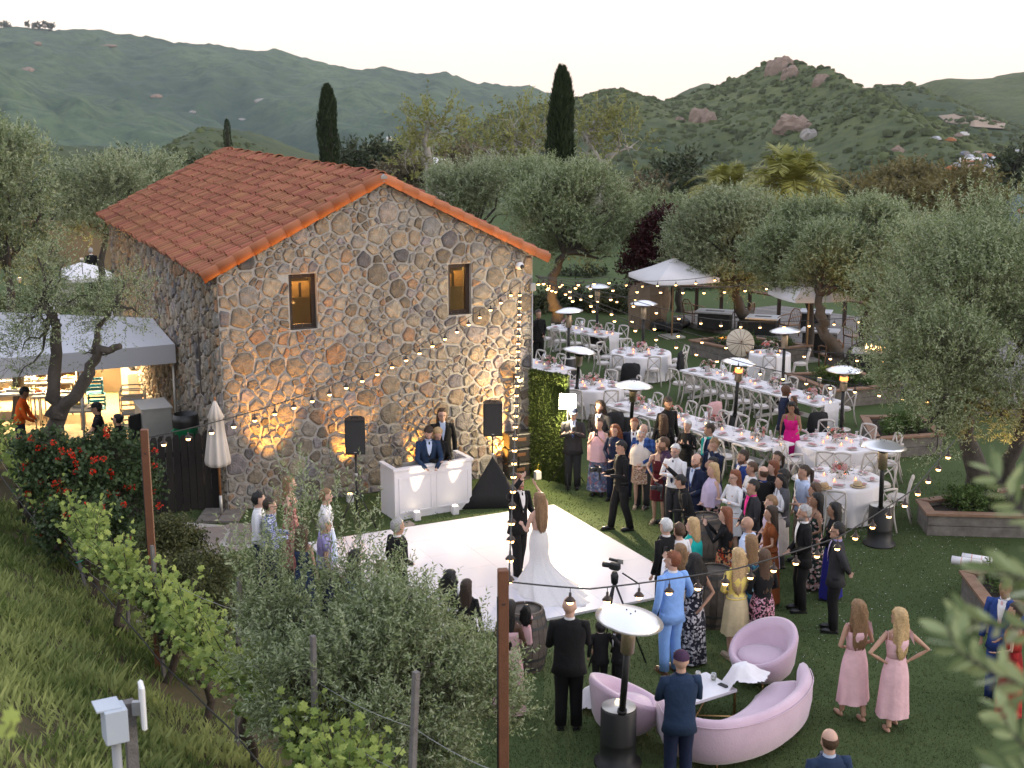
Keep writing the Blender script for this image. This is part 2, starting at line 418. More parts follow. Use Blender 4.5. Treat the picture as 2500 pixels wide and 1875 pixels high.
# ---- hills
def hill_fun(sil, D, D0, base, spur, wl, seed, back=1.0, skew=.6, pw=1.0, rough=1.0):
    pts = np.array([ony(px, py, D) for px, py in sil]); xs, zs = pts[:, 0], pts[:, 2]
    def f(X, Y, ridge=False):
        v = np.clip((Y - D0) / (D - D0), 0, 1)
        zc = np.interp(X, xs, zs)
        env = np.where(Y <= D, np.sin(v * np.pi / 2) ** pw, 1 - back * ((Y - D) / (D - D0)) ** 1.3)
        w = wl
        u = (X + skew * (D - Y)) / w + .5 * fbm(X / w * .7, Y / w * .7, seed + 5, 3)
        r = fbm(u, Y / (w * 4.0), seed, 4, True)
        r = .62 * r + .38 * fbm((X + 1.4 * skew * (D - Y)) / (w * 2.5), Y / (w * 7), seed + 40, 2, True)
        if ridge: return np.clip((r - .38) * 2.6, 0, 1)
        cut = np.clip((D - Y) / (D - D0) * 3.2, 0, 1) * np.clip(v * 3 + .15, 0, 1)
        z = base + (zc - base) * np.clip(env, -.5, 1) - spur * (1 - r) * cut
        return z + rough * (fbm(X / w * 9, Y / w * 9, seed + 11, 3) - .5) * np.clip(v * 4, 0, 1)
    return f
HILLS = {}
def hill(key, sil, D, D0, base, spur, wl, seed, x0, x1, nx, ny, mat, **k):
    f = hill_fun(sil, D, D0, base, spur, wl, seed, **k); HILLS[key] = f
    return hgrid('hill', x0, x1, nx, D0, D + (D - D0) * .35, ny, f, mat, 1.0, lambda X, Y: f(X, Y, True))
SIL_L = [(-700, 55), (-300, 40), (-100, 62), (0, 69), (60, 71), (134, 77), (200, 74), (244, 75), (277, 87), (346, 87), (423, 110), (450, 107), (517, 107), (570, 120), (635, 126), (671, 121), (716, 138), (814, 163),
         (853, 170), (910, 171), (934, 163), (975, 172), (1036, 185), (1077, 179), (1110, 188), (1150, 203), (1200, 209), (1260, 216), (1288, 211), (1345, 232), (1420, 250), (1520, 290), (1900, 330), (2600, 330)]
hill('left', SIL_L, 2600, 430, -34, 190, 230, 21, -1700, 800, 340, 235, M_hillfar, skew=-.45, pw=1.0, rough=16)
SIL_K = [(-300, 420), (-60, 372), (60, 355), (140, 362), (240, 395), (330, 398), (400, 372), (450, 338), (497, 314), (540, 316), (590, 338), (660, 372), (760, 400), (820, 388), (870, 372), (940, 352), (1000, 332), (1060, 330), (1150, 348), (1260, 372), (1400, 395), (1600, 420)]
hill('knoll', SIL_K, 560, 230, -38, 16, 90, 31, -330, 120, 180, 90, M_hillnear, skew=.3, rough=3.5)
SIL_B = [(1000, 360), (1150, 318), (1210, 288), (1280, 266), (1330, 256), (1398, 246), (1440, 228), (1467, 220), (1512, 220), (1560, 233), (1606, 249), (1681, 236), (1763, 212), (1820, 185), (1868, 163), (1900, 146), (1912, 145), (1938, 163), (1970, 178), (1999, 188), (2020, 206), (2039, 227), (2070, 240), (2129, 262), (2250, 312), (2400, 352), (2600, 380)]
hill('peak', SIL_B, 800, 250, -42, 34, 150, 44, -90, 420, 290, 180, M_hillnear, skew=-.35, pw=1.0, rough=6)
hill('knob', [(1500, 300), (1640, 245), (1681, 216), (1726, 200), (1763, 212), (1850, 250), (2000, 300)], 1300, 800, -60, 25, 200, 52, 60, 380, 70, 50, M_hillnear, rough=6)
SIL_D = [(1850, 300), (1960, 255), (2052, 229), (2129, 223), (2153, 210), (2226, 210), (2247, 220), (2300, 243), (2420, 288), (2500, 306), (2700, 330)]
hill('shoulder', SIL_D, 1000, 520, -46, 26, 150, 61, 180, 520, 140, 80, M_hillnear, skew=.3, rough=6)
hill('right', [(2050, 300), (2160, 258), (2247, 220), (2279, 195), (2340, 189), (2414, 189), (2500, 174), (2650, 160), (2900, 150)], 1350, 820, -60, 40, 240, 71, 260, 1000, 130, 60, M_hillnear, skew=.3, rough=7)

def hit(key, px, py, t0=150, t1=3500):
    d = ray(px, py); t = np.linspace(t0, t1, 3000); P = arr(0, 0, CAM_H) + t[:, None] * d
    z = HILLS[key](P[:, 0], P[:, 1]); k = np.argmax(P[:, 2] < z)
    return P[k] if P[k, 2] < z[k] else None

# chaparral bushes over the nearer hills: one uncountable cover
def bush_cover(name, key, x0, x1, y0, y1, n, s0, s1, seed, mat, label):
    g = np.random.default_rng(seed)
    x = g.uniform(x0, x1, n); y = g.uniform(y0, y1, n)
    dens = fbm(x / 26, y / 26, seed, 3); keep = dens + g.uniform(-.2, .2, n) > .36; x, y = x[keep], y[keep]; n = len(x)
    z = HILLS[key](x, y); s = g.uniform(s0, s1, n) * (0.6 + .9 * g.random(n) ** 2)
    nv, mv = 5, 2
    th = arr(.75, 1.55); an = np.linspace(0, 2 * np.pi, nv, endpoint=False)
    U = np.stack([np.sin(th)[:, None] * np.cos(an), np.sin(th)[:, None] * np.sin(an), np.broadcast_to(np.cos(th)[:, None] * .75, (mv, nv))], -1).reshape(-1, 3)
    U = np.concatenate([U, [[0, 0, .82]]])
    V = U[None] * s[:, None, None] * g.uniform(.65, 1.3, (n, len(U), 1)); V = V + np.stack([x, y, z - .15 * s], -1)[:, None]
    F = []
    for m in range(mv - 1):
        for j in range(nv): F.append([m * nv + j, (m + 1) * nv + j, (m + 1) * nv + (j + 1) % nv]); F.append([m * nv + j, (m + 1) * nv + (j + 1) % nv, m * nv + (j + 1) % nv])
    for j in range(nv): F.append([mv * nv, j, (j + 1) % nv])
    F = np.array(F)[None] + (np.arange(n) * len(U))[:, None, None]
    a = np.repeat(g.random(n), len(U))
    o = MB().add(V.reshape(-1, 3), F.reshape(-1, 3), a, smooth=True).build(name, mat); tag(o, label, 'shrubs', kind='stuff'); return o
M_scrub = pm('chaparral_bush', (.040, .060, .026), .95, .35, .6, .5, 3.0, base2=(.092, .106, .040), attr=.45, spec=.1)
bush_cover('chaparral_shrubbery', 'peak', -60, 400, 260, 815, 19000, 1.1, 2.5, 5, M_scrub, 'dense green chaparral bushes covering the rocky peak')
bush_cover('chaparral_shrubbery', 'shoulder', 185, 510, 540, 1010, 5500, 1.5, 3.0, 6, M_scrub, 'green chaparral bushes covering the shoulder right of the peak')
bush_cover('chaparral_shrubbery', 'knoll', -300, 110, 240, 565, 5500, .9, 2.0, 8, M_scrub, 'green chaparral bushes on the low knolls behind the stone house')

M_rock = pm('sandstone_outcrop', (.20, .135, .105), .95, .25, .35, .8, 1.6, base2=(.31, .235, .19), spec=.1)
M_rockg = pm('grey_boulder', (.27, .24, .22), .95, .25, .5, .8, 2.0, base2=(.4, .37, .35), spec=.1)
def rock(name, c, r, seed, mat, label, lumps=5):
    g = np.random.default_rng(seed); mb = MB()
    for k in range(lumps):
        off = g.uniform(-.55, .55, 3) * r * (k > 0); off[2] = abs(off[2]) * .5
        q = r * g.uniform(.5, .85) if k else r * .9
        tmp = MB().ell((0, 0, 0), 1, 12, 9); V = tmp.V[0]; F = tmp.F[0]
        w = 1 + .35 * (fbm(V[:, 0] * 2 + seed + k, V[:, 1] * 2 + V[:, 2] * 1.7, seed, 3) - .5) * 2
        mb.add(V * w[:, None] * q + off, F, smooth=False)
    return tag(mb.build(name, mat, loc=c), label, 'rock')
for i, (px, py, key, r, lab) in enumerate([
        (1905, 168, 'peak', (6.5, 6, 10), 'tall sandstone crag crowning the pointed peak'),
        (1928, 182, 'peak', (5, 5, 6.5), 'sandstone block just below the summit crag'),
        (2006, 197, 'peak', (4.5, 4.5, 6), 'sandstone knob on the ridge right of the summit'),
        (1712, 290, 'peak', (5, 4, 8), 'tall reddish outcrop, left one of the pair on the slope'),
        (1734, 293, 'peak', (4, 4, 8), 'tall reddish outcrop, right one of the pair on the slope'),
        (1658, 291, 'peak', (3.2, 2.5, 3), 'small reddish rock left of the paired outcrops'),
        (1942, 308, 'peak', (8, 7, 8), 'broad reddish boulder in the middle of the slope'),
        (1972, 332, 'peak', (3.6, 3.5, 5), 'pale grey boulder below the broad reddish boulder'),
        (1965, 308, 'peak', (4, 3.5, 3.5), 'reddish rock at the right foot of the broad boulder'),
        (2192, 370, 'peak', (3, 3, 3), 'lone brown rock low on the right flank'),
        (68, 168, 'left', (12, 10, 7), 'pink rock outcrop high on the far left ridge'),
        (90, 102, 'left', (7, 6, 4), 'small pink outcrop near the far left ridge line'),
        (265, 108, 'left', (11, 6, 3), 'long pink rock band below the far ridge line'),
        (380, 232, 'left', (7, 7, 5), 'pink rock cluster in the middle of the far hillside'),
        (632, 243, 'left', (6, 5, 5), 'single pale rock on the far hillside slope'),
        (470, 270, 'left', (5, 5, 3), 'small pale rock lower on the far hillside'),
        (590, 288, 'left', (7, 5, 3), 'low pale rock above the small cypress')]):
    p = hit(key, px, py + 4)
    if p is not None: rock('rock_outcrop', (p[0], p[1], p[2] - r[2] * .25), np.array(r, float), 100 + i, M_rockg if 'grey' in lab or 'pale' in lab else M_rock, lab, 6)
# bare cut slope, road and wrecking yard low on the right
def sheet_on(key, poly, mat, name, lift=.6, n=14, kind='structure', label=None, cat=None):
    P = np.array([hit(key, *q) for q in poly]); c = P.mean(0); mb = MB()
    V = [np.r_[c[:2], HILLS[key](c[0], c[1]) + lift]]; m = len(P); F = []
    for rr in (1 / 3, 2 / 3, 1):
        for q in P: xy = c[:2] + (q[:2] - c[:2]) * rr; V.append(np.r_[xy, HILLS[key](xy[0], xy[1]) + lift])
    for k in range(m): F.append([0, 1 + k, 1 + (k + 1) % m])
    for b in (0, 1):
        for k in range(m): F.append([1 + b * m + k, 1 + b * m + m + k, 1 + b * m + m + (k + 1) % m, 1 + b * m + (k + 1) % m])
    return tag(mb.add(np.array(V), F).build(name, mat), label, cat, kind=kind)
M_dirt = pm('bare_cut_earth', (.27, .20, .145), .95, .25, .08, .6, .6)
M_road = pm('pale_asphalt', (.30, .30, .32), .9, .12, .2, .2)
sheet_on('shoulder', [(2290, 288), (2330, 282), (2390, 292), (2455, 305), (2450, 318), (2380, 314), (2310, 304)], M_dirt, 'terrain', 1.0)
# ================================================================ stone house
BA = R(24.9); E1 = arr(math.cos(BA), math.sin(BA), 0); E2 = arr(-math.sin(BA), math.cos(BA), 0); EZ = arr(0, 0, 1)
B0 = arr(-5.71, 25.2, 0); BW, BL, ZE, ZR = 6.78, 13.9, 4.85, 6.5
def bp(s, t, z): return B0 + E1 * s + E2 * t + EZ * z
def wallpt(px, py, t=0.0):                    # pixel -> (s,z) on the front wall plane
    d = ray(px, py); o = arr(0, 0, CAM_H); k = ((B0 + E2 * t - o) @ E2) / (d @ E2); p = o + d * k - B0
    return p @ E1, p[2]
M_mortar = pm('pale_lime_mortar', (.40, .37, .335), .95, .16, 4.0, .6, 40)
STONES = [(0, (.145, .120, .092)), (.14, (.22, .184, .14)), (.3, (.27, .232, .182)), (.42, (.225, .21, .19)), (.55, (.305, .255, .19)), (.66, (.27, .165, .10)), (.72, (.22, .218, .212)), (.83, (.34, .285, .21)), (.93, (.24, .215, .22)), (1, (.085, .082, .082))]
M_stone = ramp_mat('fieldstone', STONES, .92, nscale=7, namt=.34, bump=.75, bscale=34)
M_tile = pm('terracotta_tile', (.215, .078, .042), .85, .28, 5.0, .35, 30, base2=(.37, .148, .082), objrand=.22, attr=.22, hue=.012, spec=.25)
M_rake = pm('glazed_orange_tile', (.28, .08, .028), .6, .25, 4.0, .2, 25, base2=(.41, .14, .055), objrand=.15, spec=.4)
M_wood_dark = pm('dark_stained_wood', (.035, .018, .010), .6, .35, 12, .3, 60)
M_dark = pm('interior_dark', (.03, .02, .014), .9, .2, 3, .2)
house = empty('stone_house', tuple(B0)); tag(house, 'two storey fieldstone house with terracotta tiled gable roof', 'house')
def hb(name, mb, mat): o = mb.build(name, mat); o.parent = house; o.location = tuple(-B0); return o

win = []                                       # (s0,s1,z0,z1) of the two front windows
for (xa, ya, xb, yb) in [(704, 671, 776, 801), (1094, 646, 1151, 766)]:
    s0, z1 = wallpt(xa, ya); s1, z0 = wallpt(xb, yb); win.append((s0, s1, z0, z1))
# walls (mortar body) with window openings
mb = MB(); T = .45
cuts = sorted(win); xs = [0.0]
for w in cuts: xs += [w[0], w[1]]
xs.append(BW)
for i in range(len(xs) - 1):
    a, b = xs[i], xs[i + 1]
    def top(s): return ZE + (ZR - ZE) * (1 - abs(s - BW / 2) / (BW / 2)) - .02
    segs = [(0.0, None)] if i % 2 == 0 else [(0.0, cuts[i // 2][2]), (cuts[i // 2][3], None)]
    for z0, z1 in segs:
        ss = [a] + ([BW / 2] if a < BW / 2 < b and z1 is None else []) + [b]
        for q in range(len(ss) - 1):
            u, v = ss[q], ss[q + 1]; ta, tb = (top(u), top(v)) if z1 is None else (z1, z1)
            P = [bp(u, 0, z0), bp(v, 0, z0), bp(v, 0, tb), bp(u, 0, ta), bp(u, T, z0), bp(v, T, z0), bp(v, T, tb), bp(u, T, ta)]
            mb.add(P, [[0, 1, 2, 3], [5, 4, 7, 6], [0, 3, 7, 4], [1, 5, 6, 2], [3, 2, 6, 7], [0, 4, 5, 1]])
mb.obox(bp(0, T, 0), E1 * T, E2 * (BL - 2 * T), EZ * ZE); mb.obox(bp(BW - T, T, 0), E1 * T, E2 * (BL - 2 * T), EZ * ZE)
P = [bp(0, BL - T, 0), bp(BW, BL - T, 0), bp(BW, BL - T, ZE), bp(BW / 2, BL - T, ZR), bp(0, BL - T, ZE)]; Q = [p + E2 * T for p in P]
mb.add(P + Q, [[4, 3, 2, 1, 0], [5, 6, 7, 8, 9], [0, 1, 6, 5], [1, 2, 7, 6], [4, 0, 5, 9]])
hb('wall', mb, M_mortar)

# ---- fieldstones: weighted cells with recessed joints
def clip(poly, n, d):
    out = []; m = len(poly)
    for i in range(m):
        a, b = poly[i], poly[(i + 1) % m]; da, db = a @ n - d, b @ n - d
        if da <= 0: out.append(a)
        if da * db < 0: out.append(a + (b - a) * (da / (da - db)))
    return out
def stone_cells(bound, holes, seed, rmin, rmax, tries, stretch=1.0):
    g = np.random.default_rng(seed); B = np.array(bound); lo, hi = B.min(0), B.max(0)
    S = []; Rr = []
    for k in range(tries):
        p = g.uniform(lo, hi); f = 1 - k / tries; r = rmin + (rmax - rmin) * (f ** 1.6) * g.random()
        if S:
            A = np.array(S); q = np.array(Rr)
            if (np.hypot(A[:, 0] - p[0], (A[:, 1] - p[1]) * stretch) < (q + r) * .66).any(): continue
        S.append(p); Rr.append(r)
    S = np.array(S); Rr = np.array(Rr); cells = []; ok = np.array([not any(h[0] - .03 < p[0] < h[1] + .03 and h[2] - .03 < p[1] < h[3] + .03 for h in holes) for p in S]); S, Rr = S[ok], Rr[ok]
    for i, p in enumerate(S):
        poly = [np.array(b) for b in bound]
        d = np.hypot(*(S - p).T); nb = np.argsort(d)[1:26]
        for j in nb:
            n = S[j] - p; L2 = n @ n; mid = (S[j] @ S[j] - p @ p + Rr[i] ** 2 - Rr[j] ** 2) / 2
            poly = clip(poly, n, mid)
            if len(poly) < 3: break
        if len(poly) < 3: continue
        for h in holes:
            A = np.array(poly)
            if A[:, 0].max() > h[0] and A[:, 0].min() < h[1] and A[:, 1].max() > h[2] and A[:, 1].min() < h[3]:
                opts = [(h[0] - p[0], arr(1, 0), h[0]), (p[0] - h[1], arr(-1, 0), -h[1]), (h[2] - p[1], arr(0, 1), h[2]), (p[1] - h[3], arr(0, -1), -h[3])]
                _, n, dd = max(opts, key=lambda o: o[0]); poly = clip(poly, n, dd)
        if len(poly) >= 3: cells.append((p, np.array(poly)))
    return cells
def stone_mesh(poly, c, g, inset, depth, nseg=9):
    """outline, shoulder and crown rings in (u, v, depth)"""
    P = poly; q = []
    for i in range(len(P)):                    # cut corners
        a, b = P[i], P[(i + 1) % len(P)]; L = np.linalg.norm(b - a)
        if L < .006: continue
        q += [a + (b - a) * .14, a + (b - a) * .86] if L > .05 else [(a + b) / 2]
    if len(q) < 5: return None
    q = np.array(q); cc = q.mean(0)
    if np.linalg.norm(np.roll(q, -1, 0) - q, axis=1).sum() < .2: return None
    O = q + g.normal(0, .006, q.shape); nseg = len(O)
    rad = np.linalg.norm(O - cc, axis=1); rm = rad.mean()
    k0 = np.clip((rad - inset * g.uniform(.6, 1.5, nseg)) / rad, .3, 1)
    O = cc + (O - cc) * k0[:, None]
    r1 = cc + (O - cc) * (1 - min(.03 / rm, .2)); r2 = cc + (O - cc) * .7
    V = [np.c_[O, np.full(nseg, -.03)], np.c_[r1, depth * g.uniform(.55, .85, nseg)], np.c_[r2, depth * g.uniform(.8, 1.35, nseg)], np.array([[cc[0], cc[1], depth * g.uniform(.9, 1.3)]])]
    V = np.concatenate(V); F = []
    for l in range(2):
        for i in range(nseg): F.append([l * nseg + i, l * nseg + (i + 1) % nseg, (l + 1) * nseg + (i + 1) % nseg, (l + 1) * nseg + i])
    for i in range(nseg): F.append([2 * nseg + i, 2 * nseg + (i + 1) % nseg, 3 * nseg])
    return V, F
front = [(0.0, 0.0), (BW, 0.0), (BW, ZE), (BW / 2, ZR), (0.0, ZE)]
g = np.random.default_rng(3); cells = stone_cells(front, win, 11, .075, .27, 8000); built = []
for c, poly in cells:
    r = stone_mesh(poly, c, g, .009, .04, 10)
    if r is None: continue
    A = np.array(poly); area = abs(np.sum(A[:, 0] * np.roll(A[:, 1], -1) - A[:, 1] * np.roll(A[:, 0], -1))) / 2
    built.append((area, c, r))
built.sort(key=lambda b: -b[0]); rest = MB()
for k, (area, c, (V, F)) in enumerate(built):
    W = np.outer(V[:, 0], E1) + np.outer(V[:, 1], EZ) - np.outer(V[:, 2], E2)
    a = g.random()
    if k < 300:
        o = W.mean(0); me = MB().add(W - o, F, a).mesh('stone', M_stone); place('stone', me, house, tuple(o))
    else: rest.add(W, F, a)
o = rest.build('stone_infill', M_stone, house); tag(o, kind='stuff')
# left wall: flatter rubble, joined
slits = [(6.4, 6.75, 1.9, 3.4), (1.75, 2.15, 2.0, 3.35), (11.2, 11.5, 2.3, 3.3)]
cellsL = stone_cells([(0.0, 0.0), (BL, 0.0), (BL, ZE), (0.0, ZE)], slits, 19, .09, .22, 7000); rest = MB()
for c, poly in cellsL:
    r = stone_mesh(poly, c, g, .013, .05, 8)
    if r is None: continue
    V, F = r; W = np.outer(V[:, 0], E2) + np.outer(V[:, 1], EZ) - np.outer(V[:, 2], E1)
    rest.add(W, [f[::-1] for f in F], g.random())
o = rest.build('side_stone', M_stone, house); tag(o, kind='stuff')
for (a, b, z0, z1) in slits:
    mb = MB(); mb.obox(bp(-.004, a, z0), E1 * .02, E2 * (b - a), EZ * (z1 - z0)); hb('side_window', mb, M_dark)
# ---- front windows
M_pane = glass_mat('window_glass', (.85, .8, .7), .12)
for (s0, s1, z0, z1) in win:
    fr = empty('window', tuple(bp(s0, .16, z0) - B0), BA, house); w, h = s1 - s0, z1 - z0; fw = .085
    mb = MB(); mb.box((w / 2, 0, h - fw / 2), (w, .1, fw)); mb.box((w / 2, 0, fw / 2), (w, .1, fw)); mb.box((fw / 2, 0, h / 2), (fw, .1, h - 2 * fw)); mb.box((w - fw / 2, 0, h / 2), (fw, .1, h - 2 * fw)); mb.build('window_frame', M_wood_dark, fr)
    for k in range(3):
        for z in (fw / 2, h - fw / 2): MB().ell((w * (.2 + .3 * k), -.052, z), .011, 6, 4).build('stud', pm('iron_stud', (.2, .17, .15), .4, .2, 9, .1, metal=.8), fr)
    MB().box((w / 2, .01, h / 2), (w - 2 * fw - .004, .012, h - 2 * fw - .004)).build('pane', M_pane, fr)
    MB().box((w / 2, -.12, -.025), (w + .04, .1, .05)).build('sill', M_mortar, fr)
# rooms behind the glass: floor, back wall, beams, lit lamps
M_room = pm('warm_plaster', (.32, .22, .12), .9, .2, 2, .3)
mb = MB(); mb.obox(bp(.5, 1.0, 2.2), E1 * (BW - 1), E2 * (BL - 2), EZ * .1); hb('upper_floor', mb, M_wood_dark)
mb = MB(); mb.obox(bp(.5, 4.6, 2.31), E1 * (BW - 1), E2 * .1, EZ * 2.6); hb('inner_wall', mb, M_room)
for k in range(7):
    mb = MB(); mb.obox(bp(.55 + k * .9, .6, 4.45), E1 * .14, E2 * 3.8, EZ * .16); hb('beam', mb, M_wood_dark)
for (s0, s1, z0, z1) in win:
    mb = MB(); mb.obox(bp(s0 - .3, .95, z1 - .62), E1 * (s1 - s0 + .6), E2 * .06, EZ * .34); hb('window_glow_board', mb, M_room)  # added board that catches light, so the window top shows amber
    for k in range(3): mb = MB(); mb.obox(bp(s0 - .1 + k * .28, .93, z1 - .6), E1 * .05, E2 * .015, EZ * .3); hb('glow_board_bar', mb, M_wood_dark)
    point_light('room_light', tuple(bp((s0 + s1) / 2 + .1, .68, z1 - .02)), 22.0, (1, .6, .2), .05)  # unseen light added to turn that board amber
M_bulb_room = emis('room_lamp_glow', (1.0, .62, .22), 14)
for (s, t, z) in [(1.95, 2.2, 4.25), (2.5, 3.6, 3.0), (5.6, 2.3, 3.6), (5.95, 3.3, 2.9), (1.55, 3.2, 2.85)]:
    mb = MB().ell(bp(s, t, z), .04, 8, 6); hb('room_lamp', mb, M_bulb_room)
point_light('room_light', tuple(bp(2.2, 2.3, 4.05)), 26, WARM, .15); point_light('room_light', tuple(bp(5.3, 2.3, 4.05)), 9, WARM, .15)
# ---- roof
slope = math.atan2(ZR - ZE, BW / 2); OV = .26; SL = (BW / 2 + OV) / math.cos(slope)
M_deck = pm('roof_boards', (.12, .06, .035), .9, .2, 4, .2)
mb = MB(); y0, y1 = -.06, BL + .1
for sgn in (-1, 1):
    d = E1 * sgn * math.cos(slope) - EZ * math.sin(slope); nrmv = E1 * sgn * math.sin(slope) + EZ * math.cos(slope)
    p = bp(BW / 2, y0, ZR + .01); mb.obox(p, d * SL, E2 * (y1 - y0), nrmv * .06)
hb('roof_deck', mb, M_deck)
NC, NR = 56, 13
cw, ch = (BL + .1) / NC, SL / NR
def tile_mesh():
    # S profile across, tapering lip at the lower end; x across, y up the slope, z out
    prof = [(-.5, .012), (-.44, .035), (-.33, .072), (-.2, .092), (-.05, .095), (.08, .08), (.19, .045), (.3, .014), (.42, .004), (.5, .012)]
    prof = np.array(prof) * arr(cw, 1.0); n = len(prof); L = ch * 1.28; V = []
    for (y, zo) in ((0, .048), (0, .026), (L, .0)):
        V.append(np.c_[prof[:, 0], np.full(n, y), prof[:, 1] + zo])
    V = np.concatenate(V); F = []
    for i in range(n - 1):
        F.append([n + i, n + i + 1, i + 1, i]); F.append([i, i + 1, 2 * n + i + 1, 2 * n + i])
    return V, F
TV, TF = tile_mesh(); tile_me = MB().add(TV, TF, smooth=False).mesh('roof_tile', M_tile)
g = np.random.default_rng(5); joined = MB()
tiles = []
for sgn in (-1, 1):
    up = -(E1 * sgn * math.cos(slope) - EZ * math.sin(slope)); out = E1 * sgn * math.sin(slope) + EZ * math.cos(slope); across = np.cross(up, out)
    for r in range(NR):
        for c in range(NC):
            cc = (c + .5) * cw + .0 + g.normal(0, .006)
            base = bp(BW / 2, y0 + cc, ZR + .01) - up * (SL - r * ch + (.05 if r == 0 else 0) + g.normal(0, .025)) + out * (.06 + g.normal(0, .004))
            tiles.append((sgn, np.linalg.norm(base - arr(0, 0, CAM_H)), base, across, up, out, g.normal(0, .018)))
left = sorted([t for t in tiles if t[0] == -1], key=lambda t: t[1])
for k, t in enumerate(left + [t for t in tiles if t[0] == 1]):
    _, _, base, ax, up, out, tw = t
    Mx = np.stack([ax, up, out], 1); c, s = math.cos(tw), math.sin(tw); Mx = Mx @ np.array([[c, -s, 0], [s, c, 0], [0, 0, 1]])
    if k < 300:
        o = place('roof_tile', tile_me, house); M4 = Matrix.Identity(4)
        for i in range(3):
            for j in range(3): M4[i][j] = Mx[i, j]
        M4.translation = Vector(base - B0); o.matrix_local = M4
    else: joined.add(TV @ Mx.T + base, TF, g.random())
o = hb('roof_tile_field', joined, M_tile); tag(o, kind='stuff')
# rake tiles along both gable edges, ridge caps
def barrel(L, r0, r1, n=8, a0=-.15, a1=math.pi + .15, th=.018):
    an = np.linspace(a0, a1, n); V = []
    for (y, r) in ((0, r0), (0, r0 - th), (L, r1)):
        V.append(np.c_[np.cos(an) * r, np.full(n, y), np.sin(an) * r])
    V = np.concatenate(V); F = []
    for i in range(n - 1): F.append([n + i, n + i + 1, i + 1, i]); F.append([i, i + 1, 2 * n + i + 1, 2 * n + i])
    return V, F
NRK = 11; V, F = barrel(SL / NRK * 1.22, .125, .105, 9, -.7, math.pi + .3); rake_me = MB().add(V, F, smooth=True).mesh('rake_tile', M_rake)
for sgn in (-1, 1):
    up = -(E1 * sgn * math.cos(slope) - EZ * math.sin(slope)); out = E1 * sgn * math.sin(slope) + EZ * math.cos(slope); ax = np.cross(up, out)
    if (ax @ E2) > 0: pass
    for k in range(NRK):
        base = bp(BW / 2, y0 - .035, ZR + .01) - up * (SL - (k + .0) * SL / NRK + .04) + out * (.045 + .02 * (k % 2) * 0)
        o = place('rake_tile', rake_me, house); M4 = Matrix.Identity(4); Mx = np.stack([ax, up, out], 1)
        # the barrel turns its back outwards over the verge
        th = R(28) * (1 if (ax @ E2) < 0 else -1); c, s = math.cos(th), math.sin(th); Mx = Mx @ np.array([[c, 0, s], [0, 1, 0], [-s, 0, c]])
        for i in range(3):
            for j in range(3): M4[i][j] = Mx[i, j]
        M4.translation = Vector(base - B0); o.matrix_local = M4
NG = 34; V, F = barrel(BL / NG * 1.25, .13, .105, 8); ridge_me = MB().add(V, F, smooth=True).mesh('ridge_tile', M_tile)
for k in range(NG):
    p = bp(BW / 2, y0 + k * BL / NG, ZR + .075 + .022 * math.sin(k * 2.4) + g.uniform(-.008, .012)) - B0
    o = place('ridge_tile', ridge_me, house, tuple(p), (R(-2.5), 0, BA))
M_metal = pm('grey_metal', (.35, .36, .38), .45, .1, 6, .05, metal=.7)
mb = MB().tube([bp(BW / 2, y0 - .14, ZR + .06), bp(BW / 2, y0 + .1, ZR + .1)], .07, 10); hb('ridge_end_cap', mb, M_metal)
# ---- wall fittings at the right corner
s, z = wallpt(1263, 641); cm = empty('security_camera', tuple(bp(s, -.05, z))); tag(cm, 'white dome security camera on the stone wall near the right eave', 'camera')
cm.rotation_euler = (0, 0, BA)
Mw = pm('white_plastic', (.72, .72, .73), .35, .05, 4, .05); Mb = pm('black_plastic', (.014, .014, .016), .45, .2, 10, .08)
MB().lathe([(.0, -.02), (.075, 0), (.085, .05), (.085, .11), (.06, .15), (0, .16)], 14).build('housing', Mw, cm, (0, 0, -.07)).rotation_euler = (R(80), 0, 0)
MB().ell((.02, -.15, -.07), .05, 10, 8).build('lens', Mb, cm)
s, z = wallpt(1296, 700); jb = empty('junction_box', tuple(bp(s, -.03, z)), BA); tag(jb, 'grey junction box and conduit running down the right corner of the wall', 'conduit')
MB().box((0, -.05, 0), (.13, .09, .17), bev=.012).build('box', M_metal, jb); MB().tube([(0, -.04, -.08), (0, -.04, -4.0)], .016, 6).build('pipe', M_metal, jb)
MB().box((-.01, -.05, -2.75), (.1, .07, .15), bev=.01).build('lower_box', M_metal, jb)
